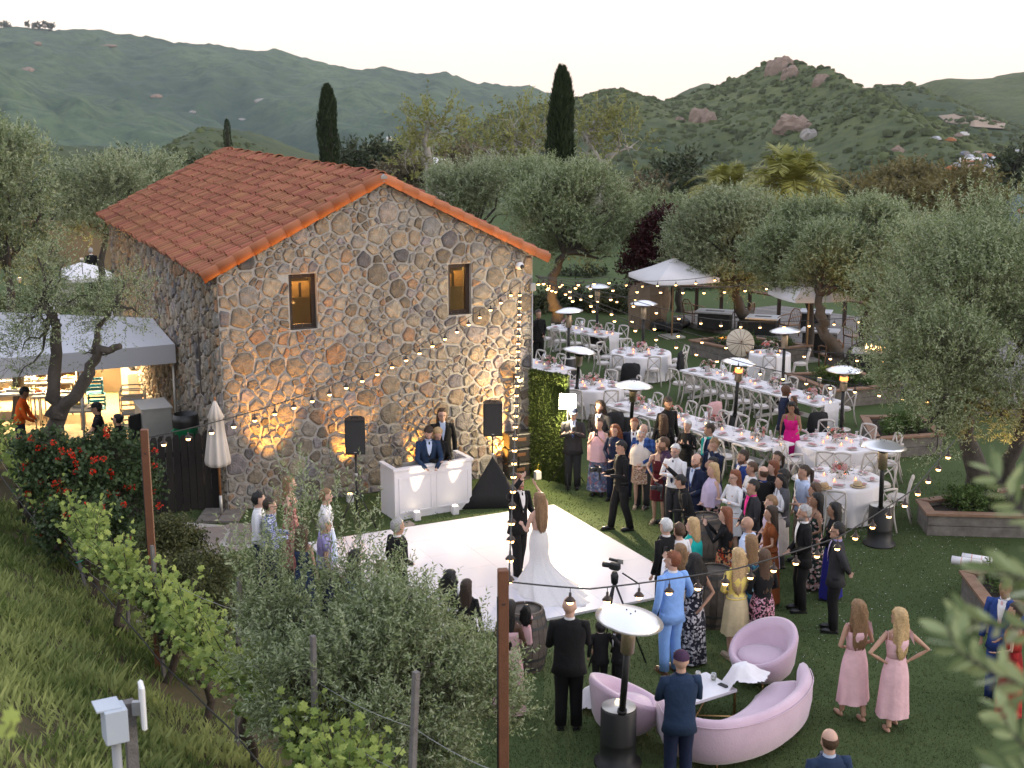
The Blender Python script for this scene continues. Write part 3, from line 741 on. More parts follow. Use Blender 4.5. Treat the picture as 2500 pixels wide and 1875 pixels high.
# ================================================================ trees and plants
def leaf_quads(base, d, side, L, W, fold=None, tri=False):
    """rhombic leaves: base points, unit directions, unit side vectors"""
    n = len(base); tip = base + d * L[:, None]
    if tri: V = np.stack([base - side * (W * .9)[:, None], base + side * (W * .9)[:, None], tip], 1).reshape(-1, 3); return V, np.arange(3 * n).reshape(n, 3)
    mid = base + d * (L * .45)[:, None]
    if fold is not None: mid = mid + np.cross(d, side) * (W * fold)[:, None]
    V = np.stack([base, mid + side * W[:, None], tip, mid - side * W[:, None]], 1).reshape(-1, 3)
    F = np.arange(4 * n).reshape(n, 4); return V, F
def rand_perp(d, g):
    r = nrm(g.normal(size=d.shape)); p = np.cross(d, r); return nrm(p)
def sprays(lobes, ntw, nleaf, tw_len, leaf_len, leaf_w, g, up=.35, shell=.45, clumps=9, spread=.42, droop=0.0, outw=1.0, opp=.75, tri=False):
    """twigs grouped in clumps through the lobes, leaves set along each twig"""
    lobes = np.asarray(lobes, float); wts = lobes[:, 3] * lobes[:, 4] * lobes[:, 5]; wts = wts / wts.sum()
    li = g.choice(len(lobes), ntw, p=wts); Lb = lobes[li]
    cd = nrm(g.normal(size=(len(lobes), clumps, 3)) + arr(0, 0, .25)); cr = (shell + (1 - shell) * g.random((len(lobes), clumps, 1))) ** .7
    ci = g.integers(0, clumps, ntw); cc = cd[li, ci] * cr[li, ci]
    q = cc * .86 + g.normal(size=(ntw, 3)) * spread * .62
    rr = np.linalg.norm(q, axis=1, keepdims=True); q = np.where(rr > 1, q / rr * (1 - .25 * g.random((ntw, 1))), q)
    p = Lb[:, :3] + q * Lb[:, 3:6]
    outd = nrm(q * Lb[:, 3:6]) * outw
    d = nrm(outd + arr(0, 0, up) + g.normal(size=(ntw, 3)) * .45)
    tl = tw_len * g.uniform(.6, 1.3, ntw)
    t = np.linspace(.08, 1, nleaf)[None, :, None]
    pts = p[:, None] + d[:, None] * t * tl[:, None, None] - arr(0, 0, 1) * droop * (t ** 2) * tl[:, None, None]
    pts = pts.reshape(-1, 3); D = np.repeat(d, nleaf, 0)
    perp = rand_perp(D, g); ld = nrm(D * (1 - opp * .6) + perp * opp + g.normal(size=D.shape) * .2 - arr(0, 0, droop))
    side = nrm(np.cross(ld, rand_perp(ld, g)))
    n = len(pts); L = leaf_len * g.uniform(.65, 1.25, n); W = leaf_w * g.uniform(.75, 1.2, n)
    V, F = leaf_quads(pts, ld, side, L, W, None, tri)
    tone = np.clip(np.repeat(g.random(ntw) * .7, nleaf) + g.random(n) * .35, 0, 1)
    return V, F, np.repeat(tone, 3 if tri else 4), (p, d, tl)
def twig_mesh(mb, p, d, tl, r, g, keep=.3, back=.5):
    k = g.random(len(p)) < keep; p, d, tl = p[k], d[k], tl[k]; n = len(p)
    a = p - d * (tl * back)[:, None]; b = p + d * tl[:, None]; s = rand_perp(d, g); w = np.cross(d, s)
    V = np.stack([a + s * r, a - s * r * .5 + w * r * .87, a - s * r * .5 - w * r * .87, b], 1).reshape(-1, 3)
    i = np.arange(n)[:, None] * 4; F = np.concatenate([i + [0, 1, 3], i + [1, 2, 3], i + [2, 0, 3]]); mb.add(V, F)
def limb(mb, a, b, r0, r1, g, n=7, wob=.12, seg=7):
    a, b = np.asarray(a, float), np.asarray(b, float); L = np.linalg.norm(b - a); t = np.linspace(0, 1, n)[:, None]
    ph = g.uniform(0, 6.28, 3); P = a + (b - a) * t + np.sin(t * 5 + ph) * wob * L * .5 * np.sin(t * np.pi) + g.normal(size=(n, 3)) * wob * .12 * L * np.sin(t * np.pi)
    rr = np.linspace(r0, r1, n) * g.uniform(.9, 1.12, n); mb.tube(P, rr, seg); return P
M_olive = leaf_mat('olive_leaf', (.066, .102, .034), (.275, .335, .155), (.33, .375, .23), .30, .55)
M_olive2 = leaf_mat('olive_leaf_pale', (.082, .114, .044), (.31, .36, .185), (.35, .385, .25), .30, .55)
M_bark = pm('olive_bark', (.038, .031, .026), .95, .4, 7, .9, 22, base2=(.095, .08, .066))
M_pale_bark = pm('sycamore_bark', (.30, .27, .24), .9, .4, 3, .5, 12, base2=(.5, .47, .44))
def tree(name, base, trunks, lobes, label, cat='tree', leafm=None, barkm=None, ntw=900, nleaf=12, tw=.35, ll=.06, lw=.009, seed=1, group=None, up=.35, clumps=9, shell=.45, droop=0.0, spread=.42, rootr=.16, twig_r=.004, limbs=3, opp=.75, shoots=None, tri=False):
    g = np.random.default_rng(seed); base = np.asarray(base, float); root = empty(name, tuple(base)); tag(root, label, cat, group)
    mb = MB()
    for (pts, r0, r1) in trunks:
        P = np.array(pts, float); n = max(6, 3 * len(P)); u = np.linspace(0, len(P) - 1, n); Q = np.stack([np.interp(u, np.arange(len(P)), P[:, k]) for k in range(3)], 1)
        Q[1:-1] = Q[1:-1] + g.normal(size=(n - 2, 3)) * r0 * .25; rr = np.linspace(r0, r1, n) * g.uniform(.88, 1.15, n); rr[0] *= 1.35; mb.tube(Q, rr, 9)
    ends = [np.array(t[0][-1], float) for t in trunks]
    for lb in lobes:
        c = np.array(lb[:3], float); e = min(ends, key=lambda q: np.linalg.norm(q - c)); r = trunks[0][2]
        for k in range(limbs):
            dd = nrm(g.normal(size=3) + arr(0, 0, .5)); limb(mb, e, c + dd * np.array(lb[3:6]) * g.uniform(.3, .75), r * .7, r * .15, g, 7, .2, 6)
    V, F, a, tw_ = sprays(lobes, ntw, nleaf, tw, ll, lw, g, up, shell, clumps, spread, droop, opp=opp, tri=tri)
    twig_mesh(mb, *tw_, twig_r, g, .45); cm_ = MB().add(V, F, a)
    if shoots:
        for (slobes, sn, sl) in shoots:
            V, F, a, tw2 = sprays(slobes, sn, int(sl * 46), sl, ll, lw, g, 1.9, .3, 9, .6, outw=.7); cm_.add(V, F, a); twig_mesh(mb, *tw2, twig_r, g, .9, .8)
    mb.build('trunk', barkm or M_bark, root); cm_.build('crown', leafm or M_olive, root); return root

def olive_at(px, py_base, y, lobes_px, label, seed, ntw, nleaf=12, tw=.34, ll=.06, lw=.0095, leafm=None, trunks=None, group='olive trees', z0=0.0, dy=1.0, shoots_px=None, **k):
    """crown lobes given as (px, py, rx_px, rz_px[, forward offset in m]) at ground distance y"""
    y = onz(px, py_base)[1] if y is None else y
    b = ony(px, py_base, y); b[2] = z0
    def conv(lst):
        L = []
        for q in lst:
            yo = q[4] if len(q) > 4 else 0.0; c = ony(q[0], q[1], y + yo); m = (y + yo) / FPX * 1.02
            L.append((c[0] - b[0], c[1] - b[1], c[2] - b[2], q[2] * m, max(q[2] * m * .85, q[3] * m * .7) * dy, q[3] * m))
        return L
    L = conv(lobes_px); sh_ = [(conv(q), n_, l_) for q, n_, l_ in shoots_px] if shoots_px else None
    if trunks is None:
        c0 = np.mean([l[:3] for l in L], 0); trunks = [([(0, 0, -.1), tuple(c0 * arr(.3, .3, .35) + arr(.1, 0, 0)), tuple(c0 * arr(.7, .7, .72))], .17, .08)]
    return tree('olive_tree', b, trunks, L, label, 'tree', leafm, None, ntw, nleaf, tw, ll, lw, seed, group, shoots=sh_, **k)

# foreground olive bush on the lawn edge
olive_at(905, 1800, 12.4, [(830, 1560, 130, 130, .4), (985, 1560, 150, 130, 0), (760, 1700, 140, 150, -.4), (960, 1760, 190, 170, -.5), (1130, 1740, 150, 170, .1), (1060, 1580, 100, 80, .5), (900, 1450, 120, 90, .6), (1200, 1660, 70, 110, .2), (1020, 1660, 150, 120, -.2), (720, 1560, 90, 110, .5), (880, 1620, 130, 110, -.2), (650, 1520, 80, 110, .5), (640, 1640, 70, 110, .0)],
         'large silvery olive bush between the vine row and the white dance floor', 41, 4900, 15, .28, .056, .0085, z0=.15, up=.8, clumps=9, spread=.38, dy=.9, twig_r=.003, limbs=4,
         shoots_px=[([(700, 1430, 90, 130, .8), (760, 1320, 90, 120, 1.0), (850, 1300, 90, 110, .9), (930, 1420, 90, 60, .7), (740, 1230, 50, 80, 1.0)], 120, .55), ([(620, 1430, 70, 120, .6), (1190, 1600, 60, 50, .3)], 60, .45), ([(900, 1600, 260, 150, 0), (1100, 1650, 150, 150, 0)], 160, .5)])
# big olives at the right edge
olive_at(2390, 1205, None, [(2400, 720, 200, 150, -3), (2260, 800, 140, 170, -3), (2470, 900, 200, 200, -2.5), (2330, 900, 140, 140, -4), (2210, 880, 60, 110, -2), (2480, 1020, 90, 110, -2.5), (2265, 1060, 65, 90, -3.5), (2290, 980, 70, 80, -3), (2560, 700, 150, 170, -2), (2350, 620, 110, 90, -2), (2460, 580, 110, 80, -2), (2170, 740, 90, 100, -1), (2250, 640, 100, 80, -1.5), (2140, 840, 60, 80, -.5)],
         'huge dense olive tree filling the right edge above the planters', 42, 9000, 13, .40, .075, .0115, up=.8, clumps=8, spread=.36,
         trunks=[([(0, 0, -.1), (-.3, .05, 1.2), (-.7, -.6, 2.6)], .24, .12), ([(.5, .2, -.1), (.8, .1, 1.3), (1.0, -.6, 2.8)], .17, .09)], shoots_px=[([(2400, 600, 200, 90, -2.5), (2250, 700, 120, 90, -2.5), (2500, 560, 120, 70, -2)], 220, .7)])
olive_at(2325, 1045, None, [(2300, 900, 110, 120, -.5), (2230, 820, 90, 110), (2330, 780, 110, 110)], 'olive trunk and crown behind the huge olive', 43, 1900, 12, .45, .09, .018, up=.6, clumps=10, tri=True)
# row of olives behind the tables
for i, (px, pb, y, lobes, lab, nt, trk) in enumerate([
        (2043, 918, None, [(2110, 600, 100, 90), (2040, 640, 90, 80), (2110, 680, 70, 60), (1990, 670, 60, 55)], 'olive tree with curved uplit trunk in the diamond planter', 2300, [(2043, 918), (2038, 870), (2020, 830), (2003, 780), (2000, 720)]),
        (2085, 892, None, [(2180, 620, 80, 90), (2140, 580, 70, 70), (2190, 720, 55, 80), (2150, 760, 35, 50)], 'olive tree with thick straight trunk in the diamond planter', 1700, [(2080, 892), (2095, 840), (2120, 780), (2150, 710)]),
        (1975, 880, 41, [(1960, 590, 90, 80), (1900, 620, 80, 75), (2020, 570, 80, 70), (1940, 655, 80, 45)], 'grey green olive tree behind the diamond planter', 1900, None),
        (1815, 818, None, [(1790, 545, 110, 75), (1720, 590, 90, 85), (1850, 600, 90, 85), (1780, 660, 110, 50), (1670, 625, 50, 70)], 'broad olive tree with an uplit trunk in the middle planter', 2900, [(1815, 818), (1820, 780), (1800, 740), (1790, 690)]),
        (1366, 792, None, [(1420, 490, 90, 85), (1350, 530, 100, 100), (1480, 520, 70, 85), (1300, 480, 90, 80, 2), (1400, 600, 100, 50), (1480, 600, 60, 55)], 'olive tree behind the right corner of the stone house', 3000, [(1366, 792), (1355, 740), (1345, 690), (1380, 620)]),
        (1180, 700, 52, [(1150, 460, 110, 70), (1230, 480, 110, 90), (1110, 480, 70, 60)], 'olive tree just behind the right roof slope', 1600, None),
        (1660, 760, 50, [(1600, 540, 60, 70), (1660, 560, 60, 60)], 'small olive between the purple tree and the broad olive', 700, None)]):
    tr_ = None
    if trk:
        y_ = onz(px, pb)[1]; b_ = ony(px, pb, y_); b_[2] = 0; tr_ = [([tuple(ony(q[0], q[1], y_) - b_) for q in trk], .26, .12)]
    olive_at(px, pb, y, lobes, lab, 60 + i, int(nt * 1.7), 12, .55, .115, .021, leafm=M_olive2 if i % 2 else M_olive, up=.8, clumps=7, spread=.34, z0=0.0, trunks=tr_, tri=True)
# olives at the left
olive_at(20, 700, 33, [(0, 430, 120, 110), (60, 500, 90, 110), (-60, 540, 120, 100), (30, 600, 80, 60)], 'tall olive tree at the left edge behind the white canopy', 71, 2600, 12, .5, .10, .021, up=.5, clumps=11, tri=True)
olive_at(205, 640, 44, [(180, 480, 60, 70), (260, 470, 90, 70), (230, 560, 70, 50), (330, 430, 80, 50, 2), (390, 420, 60, 40, 3)], 'olive tree with a warmly lit forked trunk left of the house', 72, 2000, 12, .55, .11, .022, up=.5, clumps=11, leafm=M_olive2, tri=True)
olive_at(105, 760, 38, [(95, 650, 55, 60), (130, 690, 60, 40)], 'small round olive beside the white patio umbrella', 73, 500, 12, .45, .09, .015, up=.5)
# leaning olive in front of the canopy
b = ony(75, 1110, 24.2); b[2] = .25
def rel(px, py, y): return tuple(ony(px, py, y) - b)
olive_at(75, 1110, 24.2, [(95, 740, 90, 70), (60, 820, 80, 60), (200, 740, 80, 60), (280, 770, 80, 80), (130, 660, 60, 60), (30, 880, 70, 60), (330, 740, 50, 70), (110, 610, 40, 30), (230, 860, 50, 30), (290, 700, 55, 40)],
         'leaning olive with forked dark trunk in front of the canopy', 74, 1150, 11, .34, .062, .0095, z0=.25, up=.35, clumps=10, spread=.5, limbs=2,
         trunks=[([(0, 0, -.1), rel(130, 1030, 24.1), rel(205, 930, 24.0), rel(235, 860, 23.9), rel(295, 845, 23.9)], .19, .05), ([rel(135, 1020, 24.1), rel(125, 930, 24.2), rel(140, 820, 24.3), rel(130, 760, 24.3)], .15, .07), ([rel(235, 860, 23.9), rel(240, 800, 23.9), rel(285, 740, 23.9)], .07, .025), ([rel(140, 800, 24.3), rel(100, 740, 24.3)], .08, .04)])

# ---- cypresses
M_cyp = leaf_mat('cypress_scale', (.012, .022, .010), (.040, .060, .022), None, .1, .7)
def cypress(px, top, bot, wpx, y, label, seed, n):
    g = np.random.default_rng(seed); t = ony(px, top, y); b = ony(px, bot, y); H = t[2] - b[2]; Rr = wpx / FPX * y / 2
    root = empty('cypress_tree', tuple(b)); tag(root, label, 'tree', 'cypress trees')
    u = g.random(n) ** .85; an = g.uniform(0, 6.283, n); prof = np.interp(u, [0, .06, .3, .6, .8, .93, 1], [.75, .95, 1, .9, .74, .48, .08])
    lump = 1 + .16 * np.sin(an * 3 + u * 9) + .10 * np.sin(an * 7 - u * 31)
    r = Rr * prof * lump * (.62 + .38 * g.random(n) ** .5)
    p = np.stack([np.cos(an) * r, np.sin(an) * r, u * H * .985], 1); d = nrm(np.stack([np.cos(an) * .28, np.sin(an) * .28, np.ones(n)], 1) + g.normal(size=(n, 3)) * .16)
    side = rand_perp(d, g); L = g.uniform(.5, 1.0, n) * H / 18; V, F = leaf_quads(p, d, side, L, L * .2, None, True)
    MB().add(V, F, np.repeat(g.random(n), 3)).build('crown', M_cyp, root)
    MB().tube([(0, 0, -.5), (0, 0, H * .5), (0, 0, H * .93)], [Rr * .5, Rr * .45, Rr * .1], 10).build('trunk', M_bark, root)
cypress(1369, 165, 520, 62, 52, 'tallest dark cypress, right of the roof', 81, 9000)
cypress(803, 206, 400, 47, 60, 'dark cypress rising just behind the roof ridge', 82, 6000)
cypress(557, 290, 370, 19, 66, 'smallest cypress, its tip showing over the far end of the roof', 83, 1800)

# ---- sycamores with pale bare limbs
M_syc = leaf_mat('sycamore_leaf', (.14, .14, .055), (.30, .31, .10), None, .35)
M_brown = leaf_mat('dry_brown_leaf', (.085, .072, .045), (.17, .14, .08), None, .3)
def sycamore(px, base_py, y, lobes, label, seed, trunk_px, leafm=M_syc, nt=190):
    b = ony(px, base_py, y)
    tr = [([tuple(ony(q[0], q[1], y) - b) for q in line], r0, r1) for line, r0, r1 in trunk_px]
    L = []
    for q in lobes:
        c = ony(q[0], q[1], y); m = y / FPX; L.append((*(c - b), q[2] * m, q[2] * m * .8, q[3] * m))
    return tree('sycamore_tree', b, tr, L, label, 'tree', leafm, M_pale_bark, nt, 9, 1.1, .26, .075, seed, 'sycamores', up=.5, clumps=10, shell=.5, spread=.6, twig_r=.018, limbs=7, tri=True)
sycamore(1052, 480, 75, [(1040, 350, 60, 80), (1010, 400, 50, 50), (1080, 310, 50, 50), (1030, 300, 45, 40)], 'thin sycamore with yellow green leaves behind the roof peak', 91, [([(1052, 480), (1050, 400), (1035, 350), (1045, 300)], .3, .08), ([(1050, 400), (1020, 370), (1000, 345)], .15, .05)])
sycamore(1283, 500, 78, [(1265, 380, 70, 80), (1220, 340, 60, 60), (1310, 340, 60, 70), (1180, 380, 60, 60), (1270, 300, 60, 40)], 'sycamore with white forked limbs left of the tall cypress', 92, [([(1283, 500), (1275, 420), (1262, 380), (1250, 340)], .34, .1), ([(1275, 430), (1295, 380), (1300, 340)], .2, .08), ([(1262, 380), (1225, 365), (1215, 385)], .14, .05)], nt=260)
sycamore(1465, 500, 80, [(1460, 370, 60, 60), (1420, 340, 55, 50), (1510, 330, 60, 50), (1470, 300, 50, 35), (1540, 360, 40, 40)], 'sycamore with pale twisting limbs right of the tall cypress', 93, [([(1465, 500), (1465, 430), (1480, 390), (1510, 362)], .34, .1), ([(1467, 400), (1445, 360), (1430, 330)], .2, .06), ([(1480, 385), (1530, 362)], .15, .05)])
# ---- palms
M_palm = leaf_mat('palm_frond', (.15, .19, .045), (.44, .38, .10), None, .35, .45)
def palm(px, top_py, base_py, y, size, label, seed, nf=26):
    g = np.random.default_rng(seed); b = ony(px, base_py, y); t = ony(px, top_py, y); H = t[2] - b[2]
    root = empty('palm_tree', tuple(b)); tag(root, label, 'tree', 'palm trees')
    MB().tube([(0, 0, -1), (.05, 0, H * .5), (0, 0, H)], [.3, .22, .28], 9).build('trunk', pm('palm_trunk', (.16, .13, .10), .95, .3, 3, .8, 14), root)
    for k in range(nf):
        an = k * 2.39996; el = R(78) - R(98) * (k / nf) ** .9; L = size * g.uniform(.85, 1.1); n = 22; s = np.linspace(0, 1, n)
        cx = np.cos(el) * s * L * .95; cz = np.sin(el) * s * L - .55 * L * s ** 2.3
        P = np.stack([cx * math.cos(an), cx * math.sin(an), H + cz], 1); T = nrm(np.gradient(P, axis=0)); sd = nrm(np.cross(T, arr(0, 0, 1))); upv = np.cross(sd, T)
        mb = MB(); mb.tube(P, np.linspace(.05, .012, n), 4, a=.5)
        for sg in (-1, 1):
            i = np.repeat(np.arange(2, n), 2); pp = P[i] + T[i] * (g.random(len(i)) * L / n)[:, None]
            d = nrm(sd[i] * sg * .8 + T[i] * .55 + upv[i] * .25 - arr(0, 0, .35) + g.normal(size=(len(i), 3)) * .08)
            ln = L * .30 * np.interp(i / n, [0, .2, .6, 1], [.5, 1, .9, .45]); V, F = leaf_quads(pp, d, nrm(np.cross(d, upv[i])), ln, ln * .06)
            mb.add(V, F, np.clip(.2 + .6 * (k / nf) + g.random(len(V)) * .2, 0, 1))
        mb.build('frond', M_palm, root)
palm(1925, 452, 600, 70, 3.9, 'taller palm tree with golden green fronds', 95, 30)
palm(1770, 462, 600, 73, 2.9, 'shorter palm tree left of the taller one', 96, 26)
palm(1865, 455, 600, 78, 2.6, 'palm half hidden between the two nearer palms', 97, 18)
# ---- purple leaved plum
M_plum = leaf_mat('plum_leaf', (.022, .007, .009), (.075, .018, .022), None, .2, .5)
b = ony(1595, 690, 47); b[2] = 0
L = [(*(ony(q[0], q[1], 47) - b), q[2] / 76, q[2] / 90, q[3] / 76) for q in [(1592, 590, 42, 40), (1570, 650, 46, 40), (1622, 560, 36, 40), (1612, 640, 46, 44)]]
tree('plum_tree', b, [([(0, 0, -.1), (.1, 0, .8), (.2, 0, 1.6)], .14, .08)], L, 'dark red leaved plum tree behind the boulder', 'tree', M_plum, None, 1100, 12, .5, .12, .035, 98, None, up=.5, clumps=10)
# ---- willow and scrub trees in the valley beyond
M_will = leaf_mat('willow_leaf', (.085, .078, .032), (.20, .165, .062), None, .3)
M_darkoak = leaf_mat('oak_leaf', (.024, .035, .017), (.065, .082, .038), None, .15)
def far_tree(px, py, rx, rz, y, label, seed, leafm, nt=380, ll=.42, name='valley_tree', group='trees beyond the terrace'):
    c = ony(px, py, y); b = arr(c[0], c[1], c[2] - rz * 2.4 * y / FPX); m = y / FPX
    g = np.random.default_rng(seed); L = []
    for k in range(5): o = g.normal(size=3) * arr(.5, .5, .3); L.append((o[0] * rx * m, o[1] * rx * m, c[2] - b[2] + o[2] * rz * m, rx * m * .62, rx * m * .6, rz * m * .66))
    h = c[2] - b[2]
    return tree(name, b, [([(0, 0, -2), (.1, 0, h * .5), (0, 0, h * .85)], .35, .15)], L, label, 'tree', leafm, None, nt, 9, 1.4 * y / 110, ll * y / 110, .13 * y / 110, seed, group, up=.25, clumps=8, shell=.4, spread=.55, twig_r=.02, limbs=2, tri=True)
for i, (px, py, rx, rz, y, lab, mt) in enumerate([
        (2080, 500, 95, 60, 105, 'brown green willow right of the palms', M_will), (2230, 520, 100, 70, 100, 'olive yellow willow above the right olives', M_will),
        (2330, 500, 110, 75, 112, 'golden brown willow below the wrecking yard', M_will), (2430, 540, 80, 60, 95, 'brownish willow at the right edge', M_will),
        (1640, 470, 80, 60, 120, 'grey green scrub oak left of the palms', M_darkoak), (1720, 520, 70, 60, 100, 'dark scrub oak below the shorter palm', M_darkoak),
        (1560, 520, 70, 70, 95, 'dim brown tree right of the tall cypress', M_brown), (1980, 540, 70, 50, 98, 'dark tree behind the taller palm trunk', M_darkoak),
        (1150, 420, 80, 45, 100, 'brown bare tree between the two left sycamores', M_brown), (1000, 440, 60, 40, 95, 'brown bush tree right of the roof peak', M_brown),
        (900, 400, 55, 35, 130, 'dark round tree below the water tanks', M_darkoak), (1380, 450, 60, 60, 110, 'dim brown tree behind the tall cypress', M_brown),
        (2480, 420, 60, 40, 150, 'dark trees beside the road at the right edge', M_darkoak), (2190, 440, 80, 35, 170, 'brown willow beneath the cut slope', M_will),
        (300, 440, 70, 45, 80, 'dark evergreen left of the roof', M_darkoak), (120, 480, 60, 45, 85, 'dark evergreen behind the left olives', M_darkoak), (430, 440, 70, 30, 85, 'dark evergreen hidden behind the far roof end', M_darkoak)]):
    far_tree(px, py, rx, rz, y, lab, 200 + i, mt, 420)
# scrub wood that fills the valley behind
g = np.random.default_rng(77); n = 520; x = g.uniform(-140, 260, n); y = g.uniform(95, 330, n); L = [(x[i], y[i], -24 + 12 * (y[i] < 170) - 2 * g.random(), g.uniform(4, 9), g.uniform(4, 9), g.uniform(3, 6)) for i in range(n)]
V, F, a, _ = sprays(L, 7000, 8, 2.4, 1.2, .5, g, .3, .4, 6, .5, tri=True)
tag(MB().add(V, F, a).build('valley_woods', M_darkoak), 'dark mass of scrub woodland filling the valley floor', 'woodland', kind='stuff')
# tiny trees on the far left skyline
for i, px in enumerate((10, 18, 72, 84, 93, 110, 119, 126)):
    p = ony(px, 70 + (i % 2) * 2, 2590); far = MB(); gg = np.random.default_rng(300 + i); h = gg.uniform(9, 17)
    root = empty('skyline_tree', (p[0], p[1], p[2] - 3)); tag(root, 'tiny tree on the far left skyline', 'tree', 'skyline trees')
    V, F, a, _ = sprays([(0, 0, h * .7, h * .35, h * .35, h * .3)], 40, 6, 4, 3, 1.1, gg); MB().add(V, F, a).build('crown', M_darkoak, root)
    MB().tube([(0, 0, -2), (0, 0, h * .7)], [.7, .4], 5).build('trunk', M_bark, root)
# ================================================================ bank: grass, vines, flowers, foreground
def row_at(px, py=1500, off=0.0):
    d = ray(px, py); k = d[0] / d[1]; o = ROW0 + ROWP * off           # x = k*y on the row line
    t = (k * o[1] - o[0]) / (ROWD[0] - k * ROWD[1]); return o + ROWD * t
def gz(x, y): return max(0.0, float(bank_z(x, y)))
# ---- long grass
M_blade = leaf_mat('grass_blade', (.085, .130, .032), (.36, .40, .15), None, .38, .7)
g = np.random.default_rng(12); n = 210000
y = g.uniform(4.5, 25, n) ** 1.0; x = g.uniform(-13, .2, n)
s = (x - ROW0[0]) * ROWP[0] + (y - ROW0[1]) * ROWP[1]; kx = x / y
dens = fbm(x * 1.6, y * 1.6, 4, 3); keep = (s > -.5) & (kx > -.43) & (kx < -.02) & (dens + g.uniform(-.14, .14, n) + .06 * np.clip(s, 0, 2) > .49)
x, y, s = x[keep], y[keep], s[keep]; n = len(x); z = bank_z(x, y) - .01
hgt = g.uniform(.07, .26, n) * (.6 + .7 * fbm(x * .8, y * .8, 8, 2)); d = nrm(np.stack([g.normal(0, .32, n), g.normal(0, .32, n), np.ones(n)], 1)); sd = rand_perp(d, g); w = g.uniform(.002, .0045, n)
b = np.stack([x, y, z], 1); bend = nrm(np.stack([g.normal(size=n), g.normal(size=n), np.zeros(n)], 1))
V = np.stack([b - sd * w[:, None], b + sd * w[:, None], b + d * (hgt * .55)[:, None] + sd * (w * .7)[:, None] + bend * (hgt * .06)[:, None], b + d * hgt[:, None] + bend * (hgt * .4)[:, None]], 1).reshape(-1, 3)
i = np.arange(n)[:, None] * 4; F = np.concatenate([i + [0, 1, 2], i + [0, 2, 3]])
tone = np.clip(fbm(x * .9, y * .9, 14, 3) * 1.9 - .45 + g.normal(0, .2, n), 0, 1)
tag(MB().add(V, F, np.repeat(tone, 4)).build('grass', M_blade), 'long wild grass growing on the foreground bank', 'grass', kind='stuff')
# ---- turf pile on the nearer lawn
M_turf = leaf_mat('turf_blade', (.046, .066, .022), (.150, .175, .078), None, .25, .8); g = np.random.default_rng(13); n = 190000; y = 12.6 + 15.5 * g.random(n) ** 1.5; x = g.uniform(-.30, .40, n) * y; z = np.where(x < 1.4, np.maximum(0, bank_z(x, y)), 0.0); k_ = z < .05; x, y, z = x[k_], y[k_], z[k_]; n = len(x); q = np.stack([x, y, z - .004], 1); sd = nrm(np.stack([g.normal(size=n), g.normal(size=n), np.zeros(n)], 1)) * g.uniform(.005, .010, n)[:, None]; tip = q + np.stack([g.normal(0, .014, n), g.normal(0, .014, n), g.uniform(.015, .038, n)], 1)
V = np.stack([q - sd, q + sd, tip], 1).reshape(-1, 3); tag(MB().add(V, np.arange(3 * n).reshape(n, 3), np.repeat(np.clip(fbm(x * 2.5, y * 2.5, 5, 3) * .8 - .1 + g.normal(0, .25, n), 0, 1), 3)).build('turf_grass', M_turf), 'short green turf pile of the nearer lawn', 'grass', kind='stuff')
# ---- vines
M_vine = leaf_mat('grape_leaf', (.10, .17, .034), (.40, .47, .12), (.27, .35, .12), .4, .5)
M_vbark = pm('vine_bark', (.055, .040, .030), .95, .4, 9, .9, 40)
M_stake = pm('weathered_stake', (.115, .095, .085), .9, .3, 10, .5, 60, base2=(.21, .20, .20))
M_wire = pm('galvanised_wire', (.35, .36, .37), .4, .1, 5, .05, metal=.8); M_hose = pm('black_drip_hose', (.012, .012, .013), .6, .2, 9, .1)
def vleaf():
    an = np.array([-90, -62, -35, -8, 20, 45, 68, 90, 112, 135, 160, 188, 215, 242]) * math.pi / 180
    r = np.array([.16, .52, .44, .74, .58, .86, .62, 1.0, .62, .86, .58, .74, .44, .52])
    V = np.c_[np.cos(an) * r, np.sin(an) * r * 1.02, -.18 * r ** 2 + .05 * np.sin(an * 5)]; V = np.concatenate([V, [[0, 0, .03]]])
    return V, np.array([[i, (i + 1) % 14, 14] for i in range(14)])
VL, VF = vleaf(); leaf_mes = []
for k in range(6): leaf_mes.append(MB().add(VL * .062, VF, .1 + .16 * k).mesh('leaf', M_vine))
def rot_frame(d, g):
    s = rand_perp(d, g); return np.stack([s, d, np.cross(s, d)], -1)
vine_px = [(20, 'at the left edge'), (75, 'beside the metal stake'), (150, 'left of the leaning stake'), (225, 'right of the leaning stake'), (300, 'in front of the red flowers'), (395, 'with the thick bare trunk'), (480, 'with yellow green tips beside the twin stakes'), (590, 'with a tall upright shoot'), (690, 'left of the short stake'), (790, 'below the olive bush'), (900, 'at the bottom edge')]
